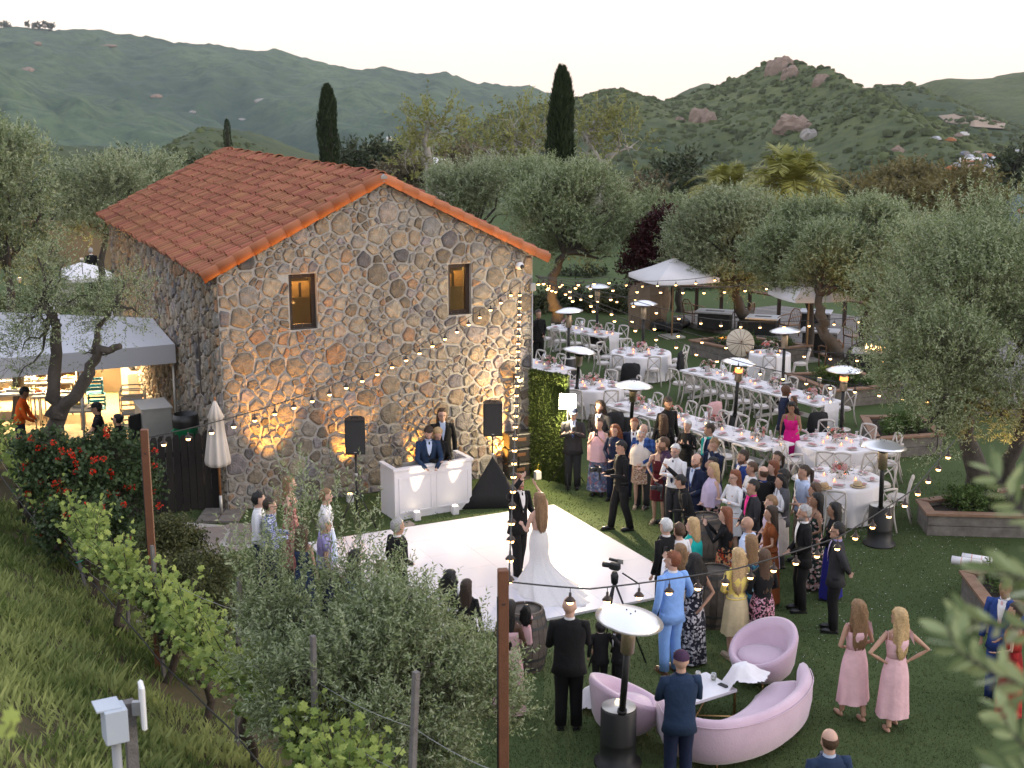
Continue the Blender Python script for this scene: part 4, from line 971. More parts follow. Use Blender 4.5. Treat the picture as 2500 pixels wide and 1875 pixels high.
for i, (px, wh) in enumerate(vine_px):
    g = np.random.default_rng(400 + i); p = row_at(px); zb = gz(*p); dist = p[1]
    root = empty('grape_vine', (p[0], p[1], zb)); tag(root, 'leafy grape vine ' + wh, 'vine', 'vines in the trellis row')
    h = 1.22; mb = MB(); limb(mb, (0, 0, -.1), (.05, 0, h * .72), .055, .04, g, 8, .2); c1 = np.r_[ROWD * .55, h * .8]; c2 = np.r_[-ROWD * .55, h * .8]
    limb(mb, (.05, 0, h * .7), c1, .035, .018, g); limb(mb, (.05, 0, h * .7), c2, .035, .018, g)
    shoots = []
    for k in range(19):
        u = g.uniform(-.8, .8); a = np.r_[ROWD * u, h * .82]; L = g.uniform(.35, .75) * (1.7 if (px == 590 and k < 2) else 1); dd = nrm(np.r_[ROWP * g.normal(0, .45) + ROWD * g.normal(0, .25), g.uniform(.35, 1)])
        shoots.append((a, dd, L)); mb.tube([a, a + dd * L * .5, a + dd * L], [.008, .006, .003], 5)
    mb.build('trunk', M_vbark, root)
    nl = 470; fol = MB(); own = 26 if dist < 17.5 else 0
    for k in range(nl):
        a, dd, L = shoots[g.integers(len(shoots))]; t = g.random(); q = a + dd * L * t + g.normal(size=3) * .10 - arr(0, 0, .05)
        up = nrm(arr(g.normal(0, .7), g.normal(0, .7) - .35, .75)); ax = nrm(np.cross(up, g.normal(size=3))); Mx = np.stack([ax, np.cross(up, ax), up], 1); sc = g.uniform(.8, 1.5) * (1.15 - .4 * t)
        tone = np.clip(.15 + .55 * t + g.normal(0, .2), 0, 1)
        if k < own:
            o = place('leaf', leaf_mes[int(tone * 5.99)], root); M4 = Matrix.Identity(4)
            for r_ in range(3):
                for c_ in range(3): M4[r_][c_] = Mx[r_, c_] * sc
            M4.translation = Vector(q); o.matrix_local = M4
        else: fol.add((VL * .062 * sc) @ Mx.T + q, VF, tone)
    tag(fol.build('foliage', M_vine, root), kind='stuff')
stakes = []
for (tx, ty, bx, label, lean_wide, r) in [(28, 1085, 12, 'wooden vine stake at the left edge', 0, .03), (82, 1165, 100, 'grey metal vine stake near the left edge', 0, .022), (163, 1288, 222, 'leaning brown vine stake in front of the red flowers', 0, .03), (313, 1327, 308, 'grey vine stake, left one of the pair by the tall post', 0, .03), (371, 1332, 392, 'grey vine stake, right one of the pair by the tall post', 0, .03), (585, 1402, 560, 'brown vine stake left of the olive bush', 0, .032), (764, 1552, 756, 'short square vine stake in front of the olive bush', 0, .032), (1016, 1640, 975, 'nearest vine stake below the olive bush', 0, .034)]:
    p = row_at(bx, off=-.06); t = ony(tx, ty, p[1]); zb = gz(*p); root = empty('vine_stake', (p[0], p[1], zb)); tag(root, label, 'stake', 'trellis stakes')
    q = t - arr(p[0], p[1], zb); MB().tube([(0, 0, -.2), q * .5, q], r, 4 if 'metal' not in label else 8, smooth=False).build('post', M_wire if 'metal' in label else M_stake, root)
    w = q * .62; MB().box(w, (.03, .03, .035), 0).build('clip', M_vbark, root); MB().obox(w - np.r_[ROWP * .14, 0], np.r_[ROWP * .28, 0], np.r_[ROWD * .02, 0], (0, 0, .02)).build('crossarm', M_vbark, root)
    stakes.append((t, arr(p[0], p[1], zb)))
    if tx in (163, 764, 313): MB().tube([q * .45 + arr(-.05, 0, 0), q * .45 + arr(0, -.04, .02), q * .45 + arr(.06, 0, .04)], .009, 5).build('tie', pm('green_tie_tape', (.0, .33, .24), .5, .1, 5, .05), root)
for hf, nm in ((.62, 'upper'), (.8, 'top'), (.42, 'lower')):
    mb = MB(); P = [b_ + (t_ - b_) * hf for t_, b_ in stakes]; P = [P[0] - (P[1] - P[0])] + P + [P[-1] + (P[-1] - P[-2]) * .8]; Q = []
    for k in range(len(P) - 1):
        for u in np.linspace(0, 1, 7)[:-1]: Q.append(P[k] + (P[k + 1] - P[k]) * u - arr(0, 0, .05 * 4 * u * (1 - u)))
    mb.tube(Q, .0035, 4); tag(mb.build('trellis_wire', M_wire), '%s trellis wire strung between the vine stakes' % nm, 'wire', 'trellis wires')
Q = [np.r_[row_at(px, off=.05), 0] for px in range(-60, 1000, 40)]; Q = [arr(q[0], q[1], gz(q[0], q[1]) + .33 + .03 * math.sin(k)) for k, q in enumerate(Q)]
tag(MB().tube(Q, .012, 6).build('drip_hose', M_hose), 'black drip hose running along the foot of the vines', 'hose')
# ---- grey service box and post near the camera
p = ony(265, 1750, 8.3); zb = gz(p[0], p[1]); root = empty('utility_post', (p[0], p[1], zb)); tag(root, 'grey electrical box and white antenna panel on a wooden post', 'utility post')
Mg = pm('pale_grey_enamel', (.42, .46, .52), .5, .06, 5, .05); H = p[2] - zb
c = ony(280, 1765, 8.35) - arr(p[0], p[1], zb)
MB().box(c, (.155, .17, .245), R(28), bev=.006).build('box', Mg, root); MB().obox(c + arr(-.085, -.10, .118), rot_z(arr(.17, 0, 0), R(28)), rot_z(arr(0, .19, 0), R(28)), (0, 0, .012)).build('lid', Mg, root)
MB().tube([(c[0], c[1], -.3), (c[0], c[1], c[2] - .11)], .034, 12).build('conduit', pm('grey_pvc', (.27, .28, .29), .5, .1, 6, .05), root)
c2 = ony(318, 1770, 8.45) - arr(p[0], p[1], zb); MB().box((c2[0], c2[1], c2[2] / 2 + .02), (.075, .08, c2[2] + .32), R(28)).build('post', M_stake, root)
c3 = ony(348, 1722, 8.4) - arr(p[0], p[1], zb); MB().box(c3, (.035, .15, .33), R(22), bev=.012).build('antenna_panel', Mw, root); MB().obox(c3 + arr(-.07, -.02, -.07), (.06, 0, 0), (0, .04, 0), (0, 0, .1)).build('bracket', M_metal, root)
# ---- red geranium bank
M_ger = leaf_mat('geranium_leaf', (.020, .040, .016), (.075, .115, .045), None, .2, .5); M_red = leaf_mat('geranium_flower', (.55, .014, .007), (.80, .045, .014), None, .25, .6)
def flower_bush(name, lobes_px, y, label, seed, leafm, nt, petals, flm, cat='bush', group=None, ll=.07, lw=.032, z0=.0, tw=.25, nleaf=8):
    g = np.random.default_rng(seed); b = ony(lobes_px[0][0], lobes_px[0][1], y); b[2] = z0; L = []
    for q in lobes_px:
        yy = y + (q[4] if len(q) > 4 else 0); c = ony(q[0], q[1], yy); m = yy / FPX; L.append((*(c - b), q[2] * m, q[2] * m * .8, q[3] * m))
    root = empty(name, tuple(b)); tag(root, label, cat, group)
    V, F, a, tws = sprays(L, nt, nleaf, tw, ll, lw, g, .4, .55, 12, .5); MB().add(V, F, a).build('foliage', leafm, root)
    mb = MB(); twig_mesh(mb, *tws, .004, g, .5, 1.2); mb.build('stems', M_vbark, root)
    if petals:
        p_, d_, tl_ = tws; order = np.argsort(d_[:, 1])[: len(p_) // 2]; sel = g.choice(order, petals, replace=False)
        for k in sel:
            c = p_[k] + d_[k] * tl_[k] * 1.05; q = nrm(g.normal(size=(26, 3))); base = c + q * .042 * g.uniform(.5, 1.2, (26, 1)); V, F = leaf_quads(base, nrm(q + g.normal(size=q.shape) * .4), rand_perp(q, g), np.full(26, .032), np.full(26, .017))
            MB().add(V, F, np.repeat(g.random(26), 4)).build('flower', flm, root)
    return root
flower_bush('geranium_bush', [(170, 1180, 110, 90, 0), (270, 1130, 80, 70, .6), (300, 1230, 70, 80, .2), (190, 1290, 110, 80, -.8), (110, 1120, 60, 60, 0), (330, 1180, 50, 60, .7)], 22.1, 'sprawling geranium bush dotted with red flowers before the plank fence', 501, M_ger, 2300, 85, M_red, ll=.075, lw=.036)
M_rose = leaf_mat('rose_leaf', (.030, .040, .016), (.115, .120, .045), None, .2)
flower_bush('shrub', [(455, 1450, 80, 60, 0), (520, 1420, 60, 50, .4), (480, 1520, 80, 60, -.3)], 16.6, 'dark rose shrub below the flagstones', 502, M_rose, 1700, 0, None, ll=.05, lw=.018, tw=.3)
flower_bush('shrub', [(400, 1330, 40, 50, 0), (440, 1310, 40, 35, .8)], 19.4, 'dark green shrub at the foot of the left lamp post', 503, M_rose, 1000, 0, None, ll=.05, lw=.018, tw=.25)
# boulders along the foot of the bank
for i, (px, py, r, lab) in enumerate([(330, 1530, .28, 'rough grey boulder half hidden behind the vines'), (512, 1585, .16, 'pale boulder at the foot of the rose shrub'), (660, 1640, .15, 'white edged stone at the lawn edge below the olive'), (1440 - 800, 1660, .12, 'small grey stone among the vines')]):
    p = onz(px, py, .25); rock('boulder', (p[0], p[1], .12), arr(r * 1.3, r, r * .8), 520 + i, M_rockg, lab, 3)
# ---- out of focus olive branch close to the camera
M_near = leaf_mat('near_olive_leaf', (.12, .17, .065), (.38, .44, .22), (.38, .42, .28), .3, .5)
g = np.random.default_rng(66); br = ony(2700, 2100, 1.9); root = empty('olive_branch', tuple(br)); tag(root, 'blurred olive branch close to the camera at the lower right', 'branch')
lv = []
for k in range(4):
    t = np.linspace(0, 1, 7); w = np.sin(t * np.pi) ** .7 * .0062 * (1 + .1 * k); yy = t * .052
    V = np.concatenate([np.c_[-w, yy, .002 * np.sin(t * 3)], np.c_[w, yy, .002 * np.sin(t * 3)], np.c_[0 * w, yy, -.002 + 0 * w]]); F = []
    for j in range(6): F += [[j, 14 + j, 14 + j + 1, j + 1], [14 + j, 7 + j, 7 + j + 1, 14 + j + 1]]
    lv.append(MB().add(V, F, .15 + .25 * k, smooth=True).mesh('leaf', M_near))
stem = MB(); stem.tube([ony(2700, 2100, 1.9) - br, ony(2640, 1500, 1.85) - br, ony(2600, 1000, 1.9) - br], [.012, .009, .004], 6); stem.tube([(0, 0, 0), arr(.25, -.1, -1.6)], [.013, .02], 7)
for (line, nlf) in [([(2630, 1420), (2540, 1290), (2470, 1220), (2425, 1150)], 9), ([(2640, 1560), (2530, 1420), (2450, 1400), (2400, 1395)], 9), ([(2650, 1750), (2540, 1690), (2420, 1640), (2340, 1590), (2310, 1530)], 15), ([(2640, 1600), (2540, 1540), (2440, 1530), (2350, 1510)], 11), ([(2670, 1950), (2560, 1880), (2480, 1800), (2440, 1730)], 11), ([(2680, 2000), (2580, 1960), (2500, 1900), (2440, 1880)], 8)]:
    dep = 1.75 + .4 * g.random(); P = np.array([ony(q[0], q[1], dep + .05 * k) for k, q in enumerate(line)]) - br; n = nlf + 2; u = np.linspace(0, len(P) - 1, n); Q = np.stack([np.interp(u, np.arange(len(P)), P[:, j]) for j in range(3)], 1)
    stem.tube(Q, np.linspace(.0045, .0015, n), 5); T = nrm(np.gradient(Q, axis=0))
    for k in range(1, n):
        for sgn in (-1, 1):
            pr = nrm(np.cross(T[k], arr(0, 1, .2))) * sgn + g.normal(size=3) * .25; d = nrm(T[k] * .75 + pr * .75); f = nrm(arr(0, -1, .6) + g.normal(size=3) * .6); ax = nrm(np.cross(d, f)); Mx = np.stack([ax, d, np.cross(ax, d)], 1); o = place('leaf', lv[g.integers(4)], root); M4 = Matrix.Identity(4); sc = g.uniform(.75, 1.15)
            for r_ in range(3):
                for c_ in range(3): M4[r_][c_] = Mx[r_, c_] * sc
            M4.translation = Vector(Q[k]); o.matrix_local = M4
stem.build('stem', M_bark, root)
# corner of a vine leaf, also close and blurred, at the lower left
b_ = ony(-60, 1900, 3.0); root = empty('vine_shoot', tuple(b_)); tag(root, 'blurred yellow vine shoot poking in at the lower left corner', 'vine')
tip = ony(28, 1770, 3.0) - b_; MB().tube([(-.1, 0, -.5), tip * .5, tip], [.005, .004, .002], 5).build('stem', M_vbark, root)
for k, q in enumerate([(14, 1790), (28, 1755), (-10, 1830)]):
    o = place('leaf', leaf_mes[5 - k], root, tuple(ony(q[0], q[1], 3.0) - b_), (R(60), R(20 * k), R(40 * k)), (.6, .6, .6))
# ================================================================ yard: dance floor, booth, sound and light
M_black = pm('matt_black', (.011, .011, .012), .55, .25, 14, .1); M_white_gloss = pm('white_gloss_panel', (.68, .65, .69), .14, .04, 2, .02, spec=.5)
M_white = pm('white_paint', (.74, .71, .72), .5, .05, 5, .06); M_steel = pm('brushed_steel', (.50, .48, .45), .42, .12, 9, .06, metal=.5)
M_timber = pm('redwood_rail', (.20, .095, .055), .6, .35, 6, .35, 40, base2=(.33, .20, .13)); M_sleeper = pm('weathered_sleeper', (.10, .085, .072), .95, .4, 6, .8, 30, base2=(.26, .235, .21))
M_post = pm('stained_post', (.135, .052, .024), .7, .3, 8, .3, 40)
FA = onz(1352, 1237); FB = onz(1706, 1444); fx = nrm(FB - FA); fy = arr(fx[1], -fx[0], 0)
if fy[0] > 0: fy = -fy
fl = np.linalg.norm(FB - FA); floor_ = empty('dance_floor', tuple(FA)); tag(floor_, 'glossy white dance floor laid on the lawn', 'dance floor')
MB().obox((0, 0, .006), fx * fl, fy * fl, (0, 0, .028)).build('base', M_white, floor_)
N = 6; pw = (fl - .0) / N; pan = MB().obox((0, 0, 0), fx * (pw - .003), fy * (pw - .003), (0, 0, .012)).mesh('panel', M_white_gloss)
for i in range(N):
    for j in range(N): place('panel', pan, floor_, tuple(fx * (i * pw + .0015) + fy * (j * pw + .0015) + arr(0, 0, .0345)))
for p0, d in ((arr(0, 0, 0), fx), (arr(*(fx * fl)), fy)): pass
# ---- DJ booth
P0, P1 = onz(965, 1272), onz(1152, 1240); ba = math.atan2(*(P1 - P0)[1::-1]); bw = np.linalg.norm(P1 - P0); bd, bh = .68, 1.03
booth = empty('booth_counter', tuple(P0), ba); tag(booth, 'white panelled music booth in front of the stone wall', 'booth')
mb = MB(); mb.box((bw / 2, .03, bh / 2 - .02), (bw, .06, bh - .04)); mb.box((.03, bd / 2 + .032, bh / 2 - .02), (.06, bd - .07, bh - .04)); mb.box((bw - .03, bd / 2 + .032, bh / 2 - .02), (.06, bd - .07, bh - .04)); mb.build('body', M_white, booth)
mb = MB(); mb.box((bw / 2, .02, bh), (bw + .06, .1, .05)); mb.box((.02, bd / 2 + .04, bh), (.1, bd - .06, .05)); mb.box((bw - .02, bd / 2 + .04, bh), (.1, bd - .06, .05)); mb.build('rim', M_white, booth)
MB().box((bw / 2, bd / 2 + .03, bh - .16), (bw - .13, bd - .07, .03)).build('desk', M_black, booth)
for k in range(2):
    x0, x1 = (.09 + k * (bw - .06) / 2), ((bw - .06) / 2 + .0 + k * (bw - .06) / 2); z0, z1 = .14, bh - .2; mb = MB(); t = .035
    for (c, s) in [(((x0 + x1) / 2, -.008, z0), (x1 - x0, .016, t)), (((x0 + x1) / 2, -.008, z1), (x1 - x0, .016, t)), ((x0 + t / 2, -.008, (z0 + z1) / 2), (t, .016, z1 - z0 - t)), ((x1 - t / 2, -.008, (z0 + z1) / 2), (t, .016, z1 - z0 - t))]: mb.box(c, s)
    mb.build('moulding', M_white, booth)
def on_booth(x, y, z): return tuple(P0 + rot_z(arr(x, y, z), ba))
lap = empty('laptop', on_booth(.42, .33, bh - .143), ba); tag(lap, 'grey laptop open on the booth', 'laptop'); MB().box((0, 0, .008), (.34, .23, .016)).build('keyboard', M_black, lap); o = MB().box((0, 0, .11), (.34, .012, .22)).build('screen', M_steel, lap, (0, -.12, .012), (R(14), 0, 0))
con = empty('mixing_console', on_booth(.98, .36, bh - .143), ba); tag(con, 'black mixing console with lit pads on the booth', 'console'); MB().box((0, 0, .03), (.58, .3, .06), bev=.01).build('body', M_black, con)
for k in range(8): MB().box((-.24 + k * .065, -.05, .064), (.035, .05, .008)).build('pad', emis('pad_glow_%d' % (k % 3), [(.9, .2, .25), (.3, .8, .9), (.9, .7, .3)][k % 3], 1.2), con)
bt = empty('water_bottle', on_booth(1.52, .3, bh - .143)); tag(bt, 'clear water bottle at the right end of the booth', 'bottle'); MB().lathe([(.03, 0), (.032, .14), (.012, .19), (.012, .2)], 10).build('body', glass_mat('clear_plastic', (.85, .88, .95), .35), bt); MB().lathe([(.014, .2), (.014, .225)], 8).build('cap', M_white, bt)
# ---- light boxes (square uplights) and the amber wash they throw on the wall
M_lens_w = emis('uplight_lens_cream', (1, .85, .6), 9); M_lens_a = emis('uplight_lens_amber', (1, .5, .12), 9)
def uplight(px, py, label, tgt, power, col, lens, angle=44, y_off=0.0):
    p = onz(px, py); p = p + arr(0, y_off, 0); o = empty('uplight', tuple(p), BA); tag(o, label, 'uplight', 'box uplights')
    MB().box((0, 0, .09), (.13, .13, .18), bev=.01).build('housing', M_white, o); MB().lathe([(0, 0), (.045, 0), (.045, .006), (0, .006)], 12, (0, 0, .181)).build('lens', lens, o)
    s = spot_light('uplight_beam', (0, 0, .2), tuple(rot_z(np.array(tgt, float), -BA)), power, col, angle, .7, .025); s.parent = o
AMB = (1.0, .42, .06)
uplight(1018, 1270, 'white box uplight below the left booth panel', (.03, .17, 1.0), 130, (1, .78, .5), M_lens_w, 30)
uplight(1111, 1255, 'white box uplight below the right booth panel', (.03, .17, 1.0), 130, (1, .78, .5), M_lens_w, 30)
uplight(678, 1240, 'white box uplight washing the left of the wall amber', (0, .20, 1.0), 700, AMB, M_lens_a, 52, -.6)
uplight(862, 1208, 'white box uplight behind the left loudspeaker', (0, .20, 1.0), 420, AMB, M_lens_a, 48, -.5)
uplight(1020, 1180, 'white box uplight behind the booth', (0, .2, 1.0), 420, AMB, M_lens_a, 48, -.45)
uplight(1222, 1156, 'white box uplight at the wall right of the booth', (0, .2, 1.0), 950, AMB, M_lens_a, 52, -.5)
uplight(1312, 1160, 'white box uplight at the foot of the hedge panel', (.15, .45, 1.0), 160, AMB, M_lens_a, 34, -.3)
# ---- loudspeakers on stands
def speaker(px, base_py, yb, ztop, label, slabel, scrim):
    p = onz(px, base_py); st = empty('speaker_stand', tuple(p), BA - R(20)); tag(st, slabel, 'stand', 'loudspeaker stands')
    MB().tube([(0, 0, .1), (0, 0, ztop - .72)], .02, 8).build('pole', M_black, st); MB().lathe([(.03, 0), (.03, .06)], 8, (0, 0, 1.0)).build('collar', M_steel, st)
    for k in range(3):
        a = R(90 + 120 * k); MB().tube([(0, 0, .75), (.42 * math.cos(a), .42 * math.sin(a), .015)], .013, 6).build('leg', M_black, st)
    if scrim:
        n = 24; an = np.linspace(0, 2 * np.pi, n, endpoint=False); tri = 1 / np.cos((an + R(30)) % (2 * np.pi / 3) - np.pi / 3) * .5
        rings = [np.stack([np.cos(an) * tri * q * .62, np.sin(an) * tri * q * .62, np.full(n, z)], 1) for q, z in ((1.25, .01), (.95, .25), (.55, .55), (.18, .85), (.06, .95))]; MB().loft(rings).build('scrim_cloth', pm('black_stretch_cloth', (.010, .010, .011), .9, .3, 5, .2), st)
    sp = empty('loudspeaker', tuple(p + arr(0, 0, ztop - .7)), BA - R(20)); tag(sp, label, 'loudspeaker', 'loudspeakers')
    prof = [(-.19, -.15), (.19, -.15), (.19, .02), (.12, .2), (-.12, .2), (-.19, .02)]; MB().prism(prof, 0, .68).build('cabinet', M_black, sp)
    MB().box((0, -.156, .33), (.34, .012, .6), bev=.004).build('grille', pm('speaker_grille', (.018, .018, .019), .7, .3, 90, .5, 200), sp); MB().box((0, -.16, .05), (.05, .01, .012)).build('badge', M_steel, sp); MB().tube([(-.06, 0, .68), (-.05, 0, .71), (.05, 0, .71), (.06, 0, .68)], .012, 6).build('handle', M_black, sp)
speaker(873, 1283, 0, 2.17, 'black loudspeaker on the pole left of the booth', 'black stand under the loudspeaker left of the booth', False)
speaker(1203, 1228, 0, 2.15, 'black loudspeaker on the pole right of the booth', 'black draped tripod stand right of the booth', True)
# ---- black poles with moving head lamps
M_glow = emis('stage_lamp_glow', (1, .72, .3), 7)
def lamp_pole(px, base_py, ztop, label, heads, h0=0.0):
    p = onz(px, base_py); o = empty('lighting_pole', tuple(p), BA); tag(o, label, 'light stand', 'stage lamp poles')
    MB().tube([(0, 0, 0), (0, 0, ztop)], [.055, .05], 10).build('pole', M_black, o); MB().lathe([(.28, 0), (.28, .02), (.06, .03)], 16).build('foot', M_black, o)
    for (dx, dz, r, yaw) in heads:
        h = empty('lamp_head', (dx, -.02, ztop + dz), R(yaw), o); MB().box((0, 0, .03), (.2, .18, .07), bev=.015).build('yoke_base', M_black, h)
        for s in (-1, 1): MB().box((s * .1, 0, .17), (.025, .08, .24)).build('yoke', M_black, h)
        MB().lathe([(.05, -.1), (.085, -.06), (.09, .08), (.08, .1)], 14).build('barrel', M_black, h, (0, 0, .22), (R(72), 0, 0)); MB().lathe([(0, 0), (.07, 0), (.07, .006), (0, .006)], 14).build('lens', M_glow, h, (0, -.1, .19), (R(72), 0, 0))
lamp_pole(622, 1222, 2.45, 'tall black pole with clamped lamps at the left of the wall', [(0, 0, 1, 60), (.12, -.22, 1, 30)])
lamp_pole(753, 1205, 1.95, 'black stand with a moving head lamp left of the loudspeaker', [(0, 0, 1, 10)])
lamp_pole(1264, 1166, 2.05, 'black pole with a moving head lamp at the right corner of the wall', [(0, 0, 1, -5)])
# stacked black cases by the hedge panel
for k in range(3):
    p = onz(1268 + k, 1168); c = empty('equipment_case', tuple(p + arr(0, .12, k * .34)), BA); tag(c, 'black equipment case, %s of the stack beside the hedge panel' % ['bottom one', 'middle one', 'top one'][k], 'case', 'stacked equipment cases')
    MB().box((0, .1, .165), (.62, .36, .325), bev=.02).build('body', M_black, c); MB().box((0, -.085, .19), (.2, .012, .07)).build('recess', pm('worn_wood', (.10, .045, .02), .6, .3, 9, .2), c); MB().box((0, -.083, .3), (.6, .008, .012)).build('latch_strip', M_steel, c)
# ---- faux hedge panel
H0, H1 = onz(1292, 1162), onz(1381, 1182); hd = nrm(H1 - H0); hw = np.linalg.norm(H1 - H0); hz = 2.35
M_hedge = leaf_mat('boxwood_leaf', (.030, .055, .010), (.095, .125, .028), None, .15); g = np.random.default_rng(31)
hp = empty('hedge_wall', tuple(H0)); tag(hp, 'green artificial hedge panel standing beside the house corner', 'hedge panel')
hn = arr(hd[1], -hd[0], 0); MB().obox(hn * -.03, hd * hw, hn * .08 * -1, (0, 0, hz)).build('frame', pm('hedge_backing', (.015, .026, .008), .95, .3, 9, .5), hp)
n = 16000; a = g.random(n) * hw; z = g.random(n) * hz; p = hd * a[:, None] + EZ * z[:, None] + hn * g.uniform(-.035, .02, n)[:, None]; top = g.random(n) < .12; p[top, 2] = hz + g.uniform(-.01, .03, top.sum()); p[top] -= hn * (g.random(top.sum()) * .1)[:, None]
d = nrm(hn + g.normal(size=(n, 3)) * .7); V, F = leaf_quads(p, d, rand_perp(d, g), np.full(n, .05), np.full(n, .016)); o = MB().add(V, F, np.repeat(g.random(n), 4)).build('foliage', M_hedge, hp); tag(o, kind='stuff')
# ---- flood light on a stand: the bright lamp that lights the dance floor
p = onz(1384, 1186); fl_ = empty('flood_light', tuple(p)); tag(fl_, 'glaring square flood lamp on a tripod beside the hedge panel', 'lamp')
MB().tube([(0, 0, .1), (0, 0, 1.72)], .017, 8).build('pole', M_black, fl_)
for k in range(3): a = R(30 + 120 * k); MB().tube([(0, 0, .6), (.45 * math.cos(a), .45 * math.sin(a), .01)], .012, 6).build('leg', M_black, fl_)
fdir = nrm(arr(.2, 20.6, 0) - p); MB().box((0, 0, 1.86), (.36, .05, .34), math.atan2(fdir[1], fdir[0]) + R(90)).build('housing', M_black, fl_, tuple(-fdir * .03)); MB().box((0, 0, 1.86), (.34, .02, .32), math.atan2(fdir[1], fdir[0]) + R(90)).build('lamp_face', emis('flood_face', (1, .86, .58), 60), fl_, tuple(fdir * .02))
s = spot_light('flood_beam', tuple(fdir * .1 + arr(0, 0, 1.86)), tuple(arr(.3, 20.6, .4) - p), 850, (1, .80, .52), 95, .7, .12); s.parent = fl_
s = point_light('flood_spill', tuple(fdir * .16 + arr(0, 0, 1.86)), 260, (1, .80, .5), .1); s.parent = fl_

# ================================================================ lamp posts and string lights
M_shade = pm('bronze_shade', (.035, .022, .018), .5, .3, 12, .1, metal=.3); M_bulb = emis('filament_bulb', (1.0, .54, .18), 7.5)
M_cable = pm('black_cable', (.012, .012, .013), .6, .2, 9, .05)
shade_me = MB().lathe([(.012, .05), (.014, .012), (.03, .0), (.052, -.028), (.05, -.03), (.026, -.006), (.0, -.004)], 12).lathe([(.004, .1), (.004, .05)], 5).mesh('lamp', M_shade)
bulb_me = MB().lathe([(.0, 0), (.03, -.004), (.036, -.03), (.027, -.06), (0, -.07)], 10).mesh('bulb', M_bulb)
def lamp_string(label, pts, n, sag=0.0, skip=(), start=.04, end=.97, drop=.07):
    """pts: way points; the cable hangs in a shallow curve between them"""
    P = np.array(pts, float); seg = []
    for k in range(len(P) - 1):
        u = np.linspace(0, 1, 15)[: None if k == len(P) - 2 else -1, None]; L = np.linalg.norm(P[k + 1] - P[k]); seg.append(P[k] + (P[k + 1] - P[k]) * u - arr(0, 0, 1) * (4 * u * (1 - u)) * (sag * L))
    Q = np.concatenate(seg); o = empty('string_light', tuple(Q[0])); tag(o, label, 'string lights', 'festoon strings')
    MB().tube(Q - Q[0], .0085, 5).build('cable', M_cable, o)
    d = np.r_[0, np.cumsum(np.linalg.norm(np.diff(Q, axis=0), axis=1))]
    for t in np.linspace(start, end, n) * d[-1]:
        q = arr(*[np.interp(t, d, Q[:, j]) for j in range(3)]) - Q[0] - arr(0, 0, drop + .03); l = place('lamp', shade_me, o, tuple(q)); place('bulb', bulb_me, l)
    return o
def post(px, py_top, y, label, wpx):
    t = ony(px, py_top, y); zb = gz(t[0], t[1]) if t[0] < 1.4 else 0.0; o = empty('lamp_post', (t[0], t[1], zb), R(8)); tag(o, label, 'post', 'string light posts')
    MB().box((0, 0, (t[2] - zb) / 2 - .15), (.095, .095, t[2] - zb + .3), bev=.006).build('post', M_post, o); MB().tube([(-.055, 0, t[2] - zb - .3), (0, -.055, t[2] - zb - .32), (.055, 0, t[2] - zb - .3)], .008, 5).build('strap', M_cable, o)
    MB().tube([(-.052, -.02, t[2] - zb - .25), (-.054, -.02, .8)], .008, 5).build('cable', M_cable, o); return t
LP = post(352, 1048, 16.5, 'tall reddish brown post behind the vines at the left', 22)
RP = post(1228, 1390, 11.2, 'reddish brown post rising in front of the dance floor', 27)
CR = bp(*[wallpt(1264, 686)[0], -.12, wallpt(1264, 686)[1]]); CR2 = bp(BW + .05, -.05, CR[2] + .1)
lamp_string('string of lamps draped from the wall down to the left post', [CR, LP - arr(0, 0, .12)], 23, .035)
lamp_string('string of lamps running from the wall straight down to the near post', [CR, RP + arr(.05, 0, -.15)], 27, .012)
lamp_string('string of lamps from the near post across the lawn to the right olive', [RP + arr(.06, 0, -.12), ony(1440, 1438, 11.6), ony(1800, 1388, 13.2), ony(2050, 1310, 14.8), ony(2230, 1195, 16.4), ony(2330, 1075, 18)], 19, .006, start=.07)
for lab, pts, n in [
        ('lowest festoon string over the crossed tables', [CR2, ony(1617, 820, 28.5), ony(1851, 895, 27), ony(2127, 945, 25.5), ony(2364, 972, 24)], 19),
        ('festoon string from the house to the right planter olive', [CR2, ony(1560, 776, 29.5), ony(1760, 832, 30), ony(1969, 856, 30), ony(2190, 868, 29)], 15),
        ('festoon string over the round tables to the planter trunk', [CR2, ony(1500, 718, 30), ony(1709, 775, 31.5), ony(1867, 786, 33), ony(2124, 770, 34)], 15),
        ('festoon string passing in front of the big boulder', [CR2, ony(1450, 690, 31), ony(1640, 700, 33), ony(1800, 698, 35), ony(1890, 690, 36)], 12),
        ('highest festoon string toward the square umbrella', [CR2, ony(1480, 676, 33), ony(1620, 685, 37), ony(1760, 670, 40)], 11),
        ('short festoon string toward the tree behind the house', [CR2, ony(1370, 700, 33), ony(1440, 722, 36), ony(1560, 720, 40)], 8)]:
    lamp_string(lab, pts, n, .012)

